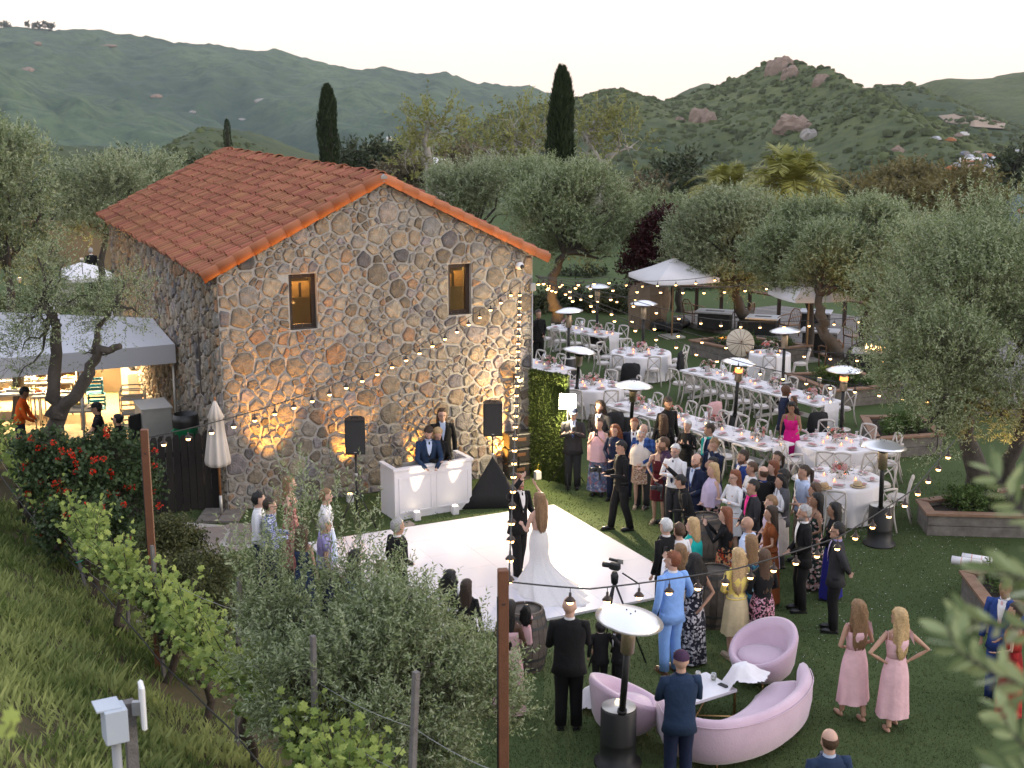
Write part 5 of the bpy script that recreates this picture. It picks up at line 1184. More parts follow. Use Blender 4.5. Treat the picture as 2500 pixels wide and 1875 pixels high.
# ================================================================ patio heaters
M_dish = pm('polished_dish', (.80, .80, .84), .28, .06, 3, .04, metal=.75); M_mesh = pm('heater_mesh', (.45, .36, .26), .4, .4, 60, .3, 150, metal=.8); M_heat = emis('burner_glow', (1, .25, .06), 2.2)
def heater(px, py, label, base=None, tilt=(0, 0), lit=False, hz=2.2):
    t = onz(px, py, hz); b = onz(*base) if base is not None else arr(t[0], t[1], 0); o = empty('patio_heater', tuple(b)); tag(o, label, 'heater', 'patio heaters'); q = t - b
    def along(z): return q * (z / hz)
    MB().lathe([(.30, 0), (.30, .03), (.225, .06), (.225, .30), (.228, .31), (.225, .32), (.225, .74), (.21, .76)], 22).build('tank_housing', M_black, o); MB().lathe([(.0, .764), (.215, .764), (.215, .772), (0, .772)], 20).build('tank_top', M_steel, o)
    MB().tube([along(.772), along(.82)], .06, 12).build('collar', M_black, o); MB().tube([along(.8), along(1.66)], .042, 12).build('pole', M_black, o)
    MB().tube([along(1.66), along(1.68), along(2.02), along(2.04)], [.06, .085, .085, .06], 16).build('burner_mesh', M_mesh, o)
    if lit: MB().tube([along(1.9), along(1.99)], .09, 16).build('burner', M_heat, o)
    MB().tube([along(2.04), along(2.12)], [.1, .17], 16).build('burner_cap', M_black, o)
    d = MB().lathe([(.40, -.075), (.41, -.07), (.33, -.035), (.2, .012), (.08, .035), (0, .04)], 32).lathe([(.395, -.078), (.2, .0), (0, .026)], 32, caps=False).build('reflector_dish', M_dish, o, tuple(q)); d.rotation_euler = (tilt[0], tilt[1], 0)
    for k in range(3): a = 2.1 * k + .4; MB().ell((.06 * math.cos(a), .06 * math.sin(a), .04), .01, 6, 4).build('bolt', M_black, d)
    return o
for px, py, lab, base, tilt, lit in [
        (1539, 1500, 'nearest patio heater, beside the pink tub chair', (1508, 1862), (R(4), R(8)), False), (2157, 1080, 'patio heater right of the near round table', (2146, 1328), (0, R(3)), False), (2062, 897, 'patio heater in front of the diamond planter', None, (0, 0), True),
        (1917, 802, 'patio heater behind the long tables near the flower table', None, (0, R(-3)), False), (1806, 878, 'patio heater between the two long tables with its burner lit', (1788, 1085), (0, R(5)), True), (1548, 934, 'patio heater beside the front long table', (1536, 1090), (0, R(3)), False),
        (1572, 736, 'patio heater in front of the big boulder', None, (0, 0), False), (1416, 850, 'patio heater behind the hedge panel', (1404, 1000), (0, R(7)), False), (1389, 754, 'patio heater beside the far long table', None, (0, R(-4)), False), (1459, 695, 'farthest patio heater, near the tree behind the house', None, (0, 0), False)]:
    heater(px, py, lab, base, tilt, lit)
# ================================================================ tables, chairs and what stands on them
M_cream = pm('limewashed_wood', (.52, .48, .45), .6, .18, 7, .2, 40); M_cush = pm('ivory_cushion', (.60, .55, .52), .9, .1, 8, .15); M_cloth = pm('white_linen', (.74, .71, .73), .85, .06, 4, .15); M_dark_cloth = pm('black_wool', (.010, .010, .012), .95, .3, 12, .2)
def make_chair():
    o = empty('cross_back_chair')
    MB().lathe([(0, .43), (.19, .43), (.205, .445), (.2, .465), (0, .468)], 18).build('seat', M_cream, o); MB().lathe([(0, .468), (.185, .47), (.195, .485), (.17, .505), (0, .512)], 16).build('cushion', M_cush, o)
    for sx in (-1, 1):
        MB().tube([(sx * .16, .15, .44), (sx * .185, .20, .2), (sx * .20, .235, 0)], [.024, .021, .018], 6).build('leg', M_cream, o)
        MB().tube([(sx * .205, -.29, 0), (sx * .19, -.215, .25), (sx * .18, -.18, .46), (sx * .185, -.215, .7), (sx * .175, -.26, .875)], [.019, .021, .023, .021, .02], 6).build('leg', M_cream, o)
        MB().tube([(sx * .16, .165, .3), (sx * .09, .185, .4), (0, .175, .43)], .009, 5).build('brace', M_cream, o)
    MB().tube([(-.175, -.26, .875), (-.1, -.272, .893), (0, -.276, .9), (.1, -.272, .893), (.175, -.26, .875)], [.022, .026, .027, .026, .022], 7).build('top_rail', M_cream, o)
    mb = MB(); mb.tube([(-.17, -.185, .5), (-.05, -.225, .66), (.05, -.24, .74), (.17, -.262, .87)], .014, 5); mb.tube([(.17, -.185, .5), (.05, -.232, .66), (-.05, -.248, .74), (-.17, -.262, .87)], .014, 5); mb.build('cross_splat', M_cream, o)
    MB().tube([(-.18, .17, .2), (0, .19, .22), (.18, .17, .2)], .008, 5).build('stretcher', M_cream, o)
    return o
_chair0 = make_chair(); _used = [False]
ORD = ['first', 'second', 'third', 'fourth', 'fifth', 'sixth', 'seventh', 'eighth', 'ninth']
def chair(x, y, rz, label):
    o = copy_tree(_chair0) if _used[0] else _chair0; _used[0] = True
    o.location = (x, y, 0); o.rotation_euler = (0, 0, rz); tag(o, label, 'chair', 'cross back chairs'); return o
def face(dx, dy): return math.atan2(dy, dx) - R(90)         # chair's +Y looks along (dx,dy)
def cloth_round(cx, cy, r, label, seed):
    t = empty('round_table', (cx, cy, 0)); tag(t, 'round banquet table under ' + label, 'table', 'round tables')
    MB().lathe([(0, .72), (r - .02, .72), (r - .02, .745), (0, .745)], 30).build('tabletop', M_cream, t); MB().tube([(0, 0, 0), (0, 0, .72)], [.09, .06], 10).build('pedestal', M_cream, t)
    n = 72; an = np.linspace(0, 2 * np.pi, n, endpoint=False); g = np.random.default_rng(seed); f = np.sin(an * 13 + g.uniform(0, 6)) * .6 + np.sin(an * 21 + g.uniform(0, 6)) * .4
    rings = []
    for (q, z, k) in ((.02, .757, 0), (.6, .757, 0), (.97, .757, 0), (1.0, .75, .003), (1.012, .7, .012), (1.03, .4, .03), (1.05, .02, .045)): rr = r * q + f * k; rings.append(np.stack([np.cos(an) * rr, np.sin(an) * rr, np.full(n, z)], 1))
    c = MB().loft(rings[::-1], caps=False).build('tablecloth', M_cloth, None, (cx, cy, 0)); tag(c, 'white floor length cloth on ' + label, 'tablecloth', 'round tablecloths')
# ---- flowers, glasses, candles
M_petal = [leaf_mat('petal_%d' % k, a, b, None, .25, .7) for k, (a, b) in enumerate([((.62, .36, .36), (.78, .55, .52)), ((.70, .60, .52), (.80, .74, .68)), ((.62, .16, .14), (.75, .30, .22)), ((.62, .34, .40), (.76, .54, .58))])]
M_fern = leaf_mat('bouquet_leaf', (.03, .06, .02), (.10, .15, .06), None, .2); M_vase = pm('white_ceramic', (.66, .63, .62), .3, .05, 5, .03)
def bloom_mesh(k, seed):
    g = np.random.default_rng(seed); mb = MB()
    for lay, (nn, rr, up) in enumerate(((7, .040, .25), (6, .030, .7), (4, .018, 1.3))):
        an = np.linspace(0, 6.283, nn, endpoint=False) + lay; d = nrm(np.stack([np.cos(an), np.sin(an), np.full(nn, up)], 1)); b = d * .006; sd = nrm(np.cross(d, arr(0, 0, 1))); V, F = leaf_quads(b, d, sd, np.full(nn, rr), np.full(nn, rr * .55)); mb.add(V, F, np.repeat(g.random(nn) * .4 + .3 * lay, 4))
    mb.ell((0, 0, .014), (.016, .016, .014), 7, 5, a=.3); return mb.mesh('bloom', M_petal[k])
BLOOM = [bloom_mesh([0, 1, 1, 3, 0, 1, 2, 0][k], 600 + k) for k in range(8)]
def bouquet(x, y, z, label, seed, size=1.0, n=22, vase=True):
    g = np.random.default_rng(seed); o = empty('flower_arrangement', (x, y, z)); tag(o, label, 'flowers', 'table flowers'); h = .15 if vase else .06
    if vase: MB().lathe([(.0, 0), (.055, 0), (.075, .07), (.06, .13), (.065, .145), (.05, .14)], 14).build('vase', M_vase, o)
    d = nrm(g.normal(size=(n, 3)) + arr(0, 0, .7)); d[:, 2] = abs(d[:, 2]); d = nrm(d)
    for k in range(n):
        q = d[k] * arr(.19, .19, .15) * size * g.uniform(.75, 1.05) + arr(0, 0, h); b = place('bloom', BLOOM[g.integers(8)], o, tuple(q)); b.rotation_euler = Vector(d[k] + g.normal(size=3) * .2).to_track_quat('Z', 'Y').to_euler(); s = g.uniform(.8, 1.5) * size; b.scale = (s, s, s)
    m = 110; dd = nrm(g.normal(size=(m, 3)) + arr(0, 0, .4)); b0 = dd * arr(.17, .17, .12) * size * g.uniform(.4, 1.1, (m, 1)) + arr(0, 0, h); V, F = leaf_quads(b0, nrm(dd + g.normal(size=(m, 3)) * .5), rand_perp(dd, g), g.uniform(.05, .1, m) * size, g.uniform(.012, .02, m) * size); tag(MB().add(V, F, np.repeat(g.random(m), 4)).build('greenery', M_fern, o), kind='stuff')
M_glass = glass_mat('wine_glass', (.93, .93, .95), .3); M_wax = emis('candle_glow', (1, .62, .30), 4.0); M_pinkglass = glass_mat('pink_votive_glass', (.95, .65, .6), .35)
glass_me = MB().lathe([(.033, 0), (.033, .003), (.004, .006), (.004, .09), (.03, .12), (.036, .16), (.03, .205)], 10).mesh('wine_glass', M_glass)
cyl_me = MB().lathe([(.05, 0), (.05, .30), (.047, .30), (.047, .004), (0, .004)], 12).mesh('hurricane_glass', M_glass); vot_me = MB().lathe([(.028, 0), (.034, .06), (.031, .06), (.026, .005), (0, .005)], 10).mesh('votive_glass', M_pinkglass); wax_me = MB().lathe([(0, .005), (.023, .005), (.024, .042), (.006, .05), (0, .07)], 8).mesh('candle', M_wax)
plate_me = MB().lathe([(0, .004), (.08, .004), (.13, .014), (.128, .018), (.08, .008), (0, .008)], 18).mesh('dinner_plate', M_vase); M_nap = pm('dusty_rose_napkin', (.50, .30, .31), .9, .12, 8, .2); nap_me = MB().box((0, 0, .014), (.085, .20, .012), bev=.004).box((0, .03, .026), (.06, .09, .010), bev=.003).mesh('napkin', M_nap)
def setting(x, y, rz, where):
    z = .765
    o = place('dinner_plate', plate_me, None, (x, y, z)); tag(o, 'white dinner plate set on ' + where, 'plate', 'plates')
    o = place('napkin', nap_me, None, (x, y, z + .019), (0, 0, rz)); tag(o, 'folded rose napkin on a plate, ' + where, 'napkin', 'napkins')
def glassware(x, y, where): o = place('wine_glass', glass_me, None, (x, y, .765)); tag(o, 'stemmed wine glass standing on ' + where, 'glass', 'wine glasses')
def candle(x, y, where, tall=False, z=.765):
    o = empty('hurricane_candle' if tall else 'votive_candle', (x, y, z)); tag(o, ('tall glass cylinder with a candle on ' if tall else 'lit votive candle in pink glass on ') + where, 'candle', 'table candles')
    place('glass', cyl_me if tall else vot_me, o); place('candle', wax_me, o)
def round_set(px, py, r, name, seed, nch=8, skip=(), a0=0.0, flowers=1.0, chairs=True):
    c = onz(px, py, .75); g = np.random.default_rng(seed); cloth_round(c[0], c[1], r, name, seed)
    for k in range(nch):
        a = a0 + 2 * np.pi * k / nch; ux, uy = math.cos(a), math.sin(a)
        if k not in skip and chairs:
            chair(c[0] + ux * (r + .28), c[1] + uy * (r + .28), face(-ux, -uy) + g.normal(0, .12), 'cream chair, %s round %s' % (ORD[k], name))
        setting(c[0] + ux * (r - .22), c[1] + uy * (r - .22), a, name); glassware(c[0] + math.cos(a + .22) * (r - .38), c[1] + math.sin(a + .22) * (r - .38), name)
        if k % 2 == 0: candle(c[0] + math.cos(a + .5) * .32, c[1] + math.sin(a + .5) * .32, name)
    bouquet(c[0], c[1], .76, 'blush and cream flower centrepiece on ' + name, seed, flowers); return c
round_set(1565, 860, .88, 'the round table before the boulder', 21, 8, (1,), .2)
round_set(1446, 940, .80, 'the round table behind the hedge panel', 22, 8, (4,), .35)
round_set(2042, 1080, .88, 'the round table beside the bright pink dress', 23, 9, (), .1)
round_set(2050, 1168, .84, 'the round table with the straw hats', 24, 8, (3, 4), .5)
c6 = round_set(1880, 862, .60, 'the small flower table by the middle planter', 25, 4, (1, 2), -.2, 1.25)
def farm_table(A, B, w, name, lab_near, seed, nch, skip_near=(), skip_far=(), runner_end=True, drop=.0):
    A, B = np.asarray(A, float), np.asarray(B, float); A[2] = B[2] = 0; d = nrm(B - A); L = np.linalg.norm(B - A); nrm_ = arr(-d[1], d[0], 0); g = np.random.default_rng(seed); az = math.atan2(d[1], d[0])
    nt = max(1, round(L / 2.5)); tl = L / nt
    for k in range(nt):
        o = empty('farm_table', tuple(A + d * (k + .5) * tl), az); tag(o, 'white trestle farm table, %s section of %s' % (ORD[k], name), 'table', 'farm tables')
        for j in range(6): MB().box((0, -w / 2 + (j + .5) * w / 6, .735), (tl - .02, w / 6 - .006, .045)).build('plank', M_white, o)
        for sx in (-1, 1):
            mb = MB(); x = sx * (tl / 2 - .4); mb.tube([(x, -w * .42, .05), (x, w * .34, .7)], .035, 4, smooth=False); mb.tube([(x, w * .42, .05), (x, -w * .34, .7)], .035, 4, smooth=False); mb.box((x, 0, .03), (.09, w * .95, .06)); mb.box((x, 0, .69), (.09, w * .8, .045)); mb.build('trestle', M_white, o)
        MB().box((0, 0, .3), (tl - .9, .06, .1)).build('stretcher', M_white, o)
    rn = empty('table_runner', tuple(A + d * L / 2), az); tag(rn, 'gauzy white runner along %s' % name, 'runner', 'table runners'); mb = MB(); n = 30; xs = np.linspace(-L / 2 - .012, L / 2 + .012, n); wv = .24 + .02 * np.sin(xs * 9)
    path = [(-L / 2 - .03, .05)] + [(-L / 2 - .02, .5)] + [(x, .762) for x in xs] + [(L / 2 + .02, .5), (L / 2 + .03, .05)]; V = [];
    for i, (x, z) in enumerate(path):
        for j, v in enumerate(np.linspace(-1, 1, 7)): V.append((x + (.012 * math.sin(j * 2.2 + i) if z < .7 else 0), v * (.26 if z > .7 else .24), z + .0015 * math.sin(j * 3 + i)))
    F = [[i * 7 + j, i * 7 + j + 1, (i + 1) * 7 + j + 1, (i + 1) * 7 + j] for i in range(len(path) - 1) for j in range(6)]; mb.add(V, F, smooth=True).build('cloth', pm('white_gauze', (.70, .67, .69), .9, .08, 6, .2), rn)
    for k in range(nch):
        u = (k + .5) / nch * L; q = A + d * u
        for side, skip, lab in ((-1, skip_near, 'near side'), (1, skip_far, 'far side')):
            if k in skip: continue
            p = q + nrm_ * side * (w / 2 + .26 + g.uniform(-.03, .06)); chair(p[0], p[1], face(*(-nrm_ * side)[:2]) + g.normal(0, .1), 'cream chair, %s from the left, %s of %s' % (ORD[k], lab, name))
        for side in (-1, 1):
            p = q + nrm_ * side * (w / 2 - .2); setting(p[0], p[1], az, name); p = q + nrm_ * side * (w / 2 - .33) + d * .2; glassware(p[0], p[1], name)
        p = q + nrm_ * g.uniform(-.1, .1) + d * .28; candle(p[0], p[1], name, tall=(k % 3 == 1))
        if k % 2 == 1: p = q + nrm_ * .05; candle(p[0], p[1], name)
    for k in range(max(2, nch // 2)):
        q = A + d * ((k + .5) / max(2, nch // 2) * L); bouquet(q[0], q[1], .765, 'pink and ivory flowers, %s from the left end of %s' % (ORD[k], name), seed * 10 + k, g.uniform(.8, 1.15), 20)
farm_table(onz(1510, 975, .76) + arr(0, -.3, 0), onz(1905, 1090, .76), .95, 'the front long table', '', 31, 9, (2, 5), (1,))
farm_table(onz(1690, 898, .76), onz(2030, 985, .76), .95, 'the rear long table', '', 32, 8, (7,), (5,))
farm_table(onz(1350, 795, .76), onz(1500, 822, .76) + arr(0, .3, 0), .95, 'the far long table', '', 33, 4)
A0 = onz(1345, 900, .76); farm_table(A0 + arr(-1.2, 1.6, 0), A0 + arr(.35, -.2, 0), .9, 'the table beside the house', '', 34, 3, (), (2,))
# things left on chairs and tables
def draped_coat(px, py, rz, label, mat):
    p = onz(px, py, .9); o = empty('draped_coat', (p[0], p[1], 0), rz); tag(o, label, 'coat', None); n = 26; an = np.linspace(0, 2 * np.pi, n, endpoint=False); rings = []
    for (z, a_, b_) in ((.42, .27, .10), (.6, .27, .09), (.8, .26, .075), (.9, .23, .06), (.93, .12, .03)): w = 1 + .08 * np.sin(an * 5 + z * 9); rings.append(np.stack([np.cos(an) * a_ * w, np.sin(an) * b_ * w, np.full(n, z) + .02 * np.sin(an * 3)], 1))
    MB().loft(rings).build('cloth', mat, o)
draped_coat(1540, 890, R(5), 'black jacket hung over a chair at the round table', M_dark_cloth); draped_coat(1662, 862, R(70), 'black jacket over a chair right of the round table', M_dark_cloth); draped_coat(1745, 985, R(40), 'dusty pink shawl hung over a chair at the rear long table', M_nap); draped_coat(1998, 1010, R(20), 'black padded coat on a chair by the bright pink dress', M_dark_cloth); draped_coat(1500, 1010, R(30), 'black coat behind the young man in the dark suit', M_dark_cloth)
def hat(px, py, label, col):
    p = onz(px, py, .765); o = empty('straw_hat', tuple(p)); tag(o, label, 'hat', 'straw hats'); m = pm('straw_%d' % int(col[0] * 100), col, .9, .2, 30, .5, 120); MB().lathe([(.15, .012), (.155, .018), (.09, .012), (.085, .07), (.07, .1), (.0, .092)], 22).build('crown', m, o); MB().lathe([(.0895, .015), (.0885, .035)], 22, caps=False).build('band', M_black, o)
hat(2012, 1192, 'straw hat lying at the left of the near round table', (.45, .30, .16)); hat(2094, 1188, 'straw hat with a dark band at the right of the near round table', (.50, .38, .23))
p = onz(1876, 852, .2); 
# ================================================================ planters, deck, lounge, kitchen
M_soil = pm('dark_soil', (.030, .020, .014), .95, .4, 8, .9, 30); M_planter_leaf = leaf_mat('planter_leaf', (.035, .065, .018), (.12, .19, .05), None, .25)
def planter(corners, z, label, seed, plants=9, closed=True, thick=.2, spot=None):
    """corners: outer top corners in order (world xy); rails lie on top of stacked sleepers"""
    C = np.array([c[:2] for c in corners]); o = empty('raised_planter', (C[0, 0], C[0, 1], 0)); tag(o, label, 'planter', 'timber planters'); n = len(C); ctr = C.mean(0); O = C[0]
    for i in range(n if closed else n - 1):
        a, b = C[i], C[(i + 1) % n]; d = nrm(b - a); inn = arr(-d[1], d[0]); inn = inn if inn @ (ctr - a) > 0 else -inn; L = np.linalg.norm(b - a)
        for k in range(2):
            z0 = .005 + k * (z - .05) / 2; MB().obox(np.r_[a - O + inn * .045 + d * .05, z0], np.r_[d * (L - .1), 0], np.r_[inn * .13, 0], (0, 0, (z - .05) / 2 - .012)).build('sleeper', M_sleeper, o)
        P = [a - O, b - O, b - O + (inn - d) * thick * 1.0, a - O + (inn + d) * thick * 1.0]; MB().prism(np.array(P), z - .045, z).build('rail', M_timber, o)
    soil = C - O; soil = soil + (ctr - O - soil) * .12; MB().prism(soil, .02, z - .12).build('soil', M_soil, o); g = np.random.default_rng(seed)
    for k in range(plants):
        w = g.dirichlet(np.ones(n) * 1.2); q = (soil * w[:, None]).sum(0); q = (ctr - O) + (q - (ctr - O)) * .8; pr = empty('planter_plant', (O[0] + q[0], O[1] + q[1], z - .12)); tag(pr, 'leafy green plant in ' + label, 'plant', 'planter plants'); r = g.uniform(.14, .28); V, F, a_, tws = sprays([(0, 0, r * .7, r, r, r * .8)], 60, 7, .14, .055, .016, g, .6, .3, 5, .5); MB().add(V, F, a_).build('foliage', M_planter_leaf, pr); mb = MB(); twig_mesh(mb, *tws, .004, g, .4, 1.0); mb.build('stems', M_vbark, pr)
    return o
z = .5
planter([onz(1916, 910, z), onz(2033, 955, z), onz(2207, 938, z), onz(2092, 903, z)], z, 'the diamond planter under the uplit olive', 701, 14)
planter([onz(2099, 1013, z), onz(2132, 1072, z), onz(2310, 1060, z), onz(2250, 1012, z)], z, 'the planter behind the near round tables', 702, 10)
planter([onz(2235, 1218, .45), onz(2262, 1254, .45), onz(2560, 1262, .45), onz(2520, 1180, .45)], .45, 'the reddish planter under the huge olive', 703, 16)
planter([onz(2341, 1392, .5), onz(2404, 1475, .5), onz(2640, 1480, .5), onz(2560, 1380, .5)], .5, 'the bench planter at the right edge', 704, 8)
planter([onz(1680, 829, z), onz(1828, 860, z), onz(1985, 842, z), onz(1800, 815, z)], z, 'the middle planter under the broad olive', 705, 12)
# rolled blankets on the bench planter
for k, (px, py) in enumerate([(2360, 1372), (2385, 1365)]):
    p = onz(px, py, .56); o = empty('rolled_blanket', tuple(p), R(-28)); tag(o, ['front', 'back'][k] + ' one of the rolled white blankets tied with ribbon', 'blanket', 'rolled blankets'); n = 20; MB().tube([(-.24, 0, 0), (.24, 0, 0)], .07, 16).build('roll', M_cloth, o); MB().tube([(-.245, 0, 0), (-.242, 0, 0)], .04, 12).build('core', M_cush, o)
    for s in (-.08, .08): MB().tube([(s - .006, 0, 0), (s + .006, 0, 0)], .072, 16).build('ribbon', pm('coral_ribbon', (.62, .28, .22), .6, .1, 5, .05), o)
# small spot lamps in the planters, warm wash on the trunks
def spike_lamp(px, py, y, label, tgt, power):
    p = ony(px, py, y); o = empty('garden_spotlight', tuple(p)); tag(o, label, 'spotlight', 'garden spotlights'); MB().tube([(0, 0, -.4), (0, 0, 0)], .012, 6).build('spike', M_black, o); MB().lathe([(.05, 0), (.065, .14), (.06, .14), (.045, .01)], 14).build('shade', M_steel, o); MB().lathe([(0, 0), (.05, 0), (.05, .01), (0, .01)], 12, (0, 0, .1)).build('lens', M_lens_a, o)
    s = spot_light('spotlight_beam', (0, 0, .16), tuple(np.array(tgt, float) - p), power, (1, .52, .14), 70, .8, .04); s.parent = o
spike_lamp(2000, 935, 34.3, 'metal spot lamp at the front of the diamond planter', ony(2040, 840, 35.6), 160)
spike_lamp(1757, 845, 41.5, 'metal spot lamp at the front of the middle planter', ony(1812, 740, 43.2), 200)
spike_lamp(2290, 1060, 25.0, 'spot lamp below the huge olive crown', ony(2340, 950, 26), 160)
spike_lamp(1350, 800, 45.5, 'spot lamp at the tree behind the house', ony(1375, 730, 47), 220)
spike_lamp(2470, 1200, 22.5, 'spot lamp under the huge olive at the right', ony(2450, 1080, 23.5), 110)
spike_lamp(200, 640, 42.5, 'spot lamp at the forked trunk left of the house', ony(215, 560, 44), 45)
spike_lamp(48, 690, 36, 'spot lamp under the tall left olive', ony(40, 620, 38), 30)
spike_lamp(30, 620, 37, 'second spot lamp under the tall left olive', ony(20, 560, 38), 30)
# ---- timber deck with rail
dk = [onz(1640, 772, .2), onz(1700, 792, .2), onz(1960, 838, .2), onz(2140, 905, .2), onz(2330, 990, .2), onz(2600, 1010, .2), onz(2700, 860, .2), onz(1900, 745, .2)]
D = np.array([p[:2] for p in dk]); M_deckb = pm('grey_deck_board', (.13, .115, .105), .85, .35, 5, .4, 30, base2=(.22, .20, .19), attr=.25)
mb = MB(); ang = R(-38); ux = arr(math.cos(ang), math.sin(ang)); uy = arr(-ux[1], ux[0]); lo, hi = (D @ uy).min(), (D @ uy).max(); k = lo; g = np.random.default_rng(9)
while k < hi:
    poly = clip(clip([q for q in D], uy, k + .135), -uy, -k)
    if len(poly) >= 3: mb.prism(np.array(poly), .02, .2 + g.uniform(-.004, .004), a=g.random())
    k += .145
o = mb.build('deck', M_deckb); tag(o, kind='structure')
rail = [onz(1640, 760, .2), onz(1760, 765, .2), onz(1900, 790, .2), onz(2060, 800, .2), onz(2200, 830, .2), onz(2330, 850, .2)]
rl = empty('deck_railing', tuple(rail[0])); tag(rl, 'timber railing round the far edge of the deck', 'railing')
for i in range(len(rail) - 1):
    a, b = rail[i] - rail[0], rail[i + 1] - rail[0]; MB().tube([a + arr(0, 0, 1.0), b + arr(0, 0, 1.0)], .06, 4, smooth=False).build('top_rail', M_timber, rl)
    for u in (0, .5): q = a + (b - a) * u; MB().box((q[0], q[1], .5), (.12, .12, 1.0)).build('post', M_wood_dark, rl)
M_bamboo = pm('bamboo', (.16, .085, .045), .5, .35, 12, .2)
def bamboo_chair(px, py, rz, label):
    p = onz(px, py, .2); o = empty('bamboo_armchair', (p[0], p[1], .2), rz); tag(o, label, 'chair', 'bamboo chairs')
    MB().box((0, 0, .4), (.5, .5, .05), bev=.015).build('seat', M_bamboo, o)
    for sx in (-1, 1):
        for sy in (-1, 1): MB().tube([(sx * .24, sy * .23, 0), (sx * .25, sy * .24, .42)], .02, 6).build('leg', M_bamboo, o)
        MB().tube([(sx * .25, .24, .4), (sx * .27, .26, .62), (sx * .27, .05, .68), (sx * .26, -.24, .7)], .018, 6).build('arm', M_bamboo, o)
    MB().tube([(-.26, -.24, .42), (-.25, -.3, .75), (-.12, -.32, .9), (.12, -.32, .9), (.25, -.3, .75), (.26, -.24, .42)], .02, 7).build('back_frame', M_bamboo, o)
    for k in range(5): MB().tube([(-.16 + .08 * k, -.25, .44), (-.15 + .075 * k, -.31, .86)], .008, 5).build('back_slat', M_bamboo, o)
for a in [(1692, 790, R(-60), 'bamboo armchair on the deck behind the umbrella pole'), (1925, 820, R(120), 'bamboo armchair left of the second fire table'), (2025, 898, R(10), 'bamboo armchair nearest the diamond planter'), (2085, 850, R(200), 'bamboo armchair behind the twin trunks'), (1815, 800, R(60), 'bamboo armchair beside the first fire table')]: bamboo_chair(*a)
def fire_table(px, py, w, label, lit, rz=R(-20)):
    p = onz(px, py, .2); o = empty('fire_table', (p[0], p[1], .2), rz); tag(o, label, 'fire table', 'fire tables'); MB().box((0, 0, .27), (w * .86, .62, .54), bev=.01).build('base', M_black, o); MB().box((0, 0, .575), (w, .85, .06), bev=.012).build('tabletop', pm('pale_concrete', (.42, .42, .45), .6, .15, 5, .2), o); MB().box((0, 0, .609), (w * .5, .2, .012)).build('burner_tray', M_black, o)
    if lit:
        g = np.random.default_rng(4); mb = MB()
        for k in range(9): x = -w * .2 + k * w * .05; h = g.uniform(.08, .2); mb.lathe([(.02, .6), (.03, .6 + h * .35), (.012, .6 + h * .8), (0, .6 + h)], 7, (x, 0, .015))
        mb.build('flame', emis('gas_flame', (1, .55, .2), 9), o)
fire_table(1745, 800, 1.3, 'dark fire table with pale top near the umbrella', False); fire_table(1862, 815, 1.1, 'dark fire table left of the umbrella on the right', False); fire_table(2000, 850, 1.2, 'dark fire table behind the curved trunk', False); fire_table(2135, 905, 1.35, 'dark fire table with flames beside the planter', True); fire_table(1990, 800, 1.1, 'dark fire table at the back of the deck', False)
M_canvas = pm('off_white_canvas', (.66, .64, .66), .85, .06, 3, .12)
def square_umbrella(px, py, base_y, half, ztop, label, rz):
    p = onz(px, py, .0); o = empty('market_umbrella', (p[0], p[1], 0), rz); tag(o, label, 'umbrella', 'market umbrellas'); zl = ztop - .6; mb = MB(); n = 4; C = [arr(sx * half, sy * half, zl) for sx, sy in ((-1, -1), (1, -1), (1, 1), (-1, 1))]; A = arr(0, 0, ztop)
    V = []; F = []
    for i in range(4):
        a, b = C[i], C[(i + 1) % 4]; m = 8
        for j in range(m + 1):
            q = a + (b - a) * j / m; q = q + arr(0, 0, .0 - .06 * math.sin(math.pi * j / m)); V += [A, (A + q) / 2 - arr(0, 0, .03), q, q - arr(0, 0, .14 - .03 * math.sin(math.pi * j / m))]
            if j: k = len(V) - 8; F += [[k, k + 1, k + 5], [k + 1, k + 2, k + 6, k + 5], [k + 2, k + 3, k + 7, k + 6]]
    mb.add(V, F, smooth=True).build('canopy', M_canvas, o); MB().tube([(0, 0, .05), (0, 0, ztop + .05)], .028, 8).build('pole', pm('pale_wood_pole', (.36, .22, .11), .5, .2, 9, .1), o); MB().box((0, 0, .03), (.7, .7, .06)).build('base', M_steel, o)
    for i in range(4): MB().tube([A - arr(0, 0, .08), C[i] - arr(0, 0, .04)], .014, 5).build('rib', M_timber, o); MB().tube([(0, 0, ztop - .75), (C[i] + A) / 2 - arr(0, 0, .05)], .011, 5).build('strut', M_timber, o)
square_umbrella(1640, 823, 0, 1.15, 2.75, 'large white square umbrella beside the big boulder', R(20)); square_umbrella(1968, 880, 0, .95, 2.75, 'white square umbrella between the planter olives', R(15))
# the big boulder and gear bags
b = onz(1585, 805); rock('boulder', (b[0], b[1] + .6, .6), arr(.85, .7, 1.25), 90, pm('brown_boulder', (.17, .115, .075), .95, .3, 1.5, .8, 8, base2=(.28, .21, .15)), 'tall brown boulder at the back of the lawn', 3)
for k, (px, py, lab) in enumerate([(1610, 808, 'round black equipment bag by the boulder'), (1645, 812, 'flat black equipment bag at the umbrella foot'), (1665, 800, 'black equipment bag at the edge of the deck')]):
    p = onz(px, py); o = empty('equipment_bag', tuple(p), R(20 * k)); tag(o, lab, 'bag', 'equipment bags'); MB().box((0, 0, .17), (.62, .34, .34), bev=.09).build('body', M_black, o); MB().tube([(-.15, 0, .33), (-.1, 0, .42), (.1, 0, .42), (.15, 0, .33)], .014, 6).build('handle', M_black, o)
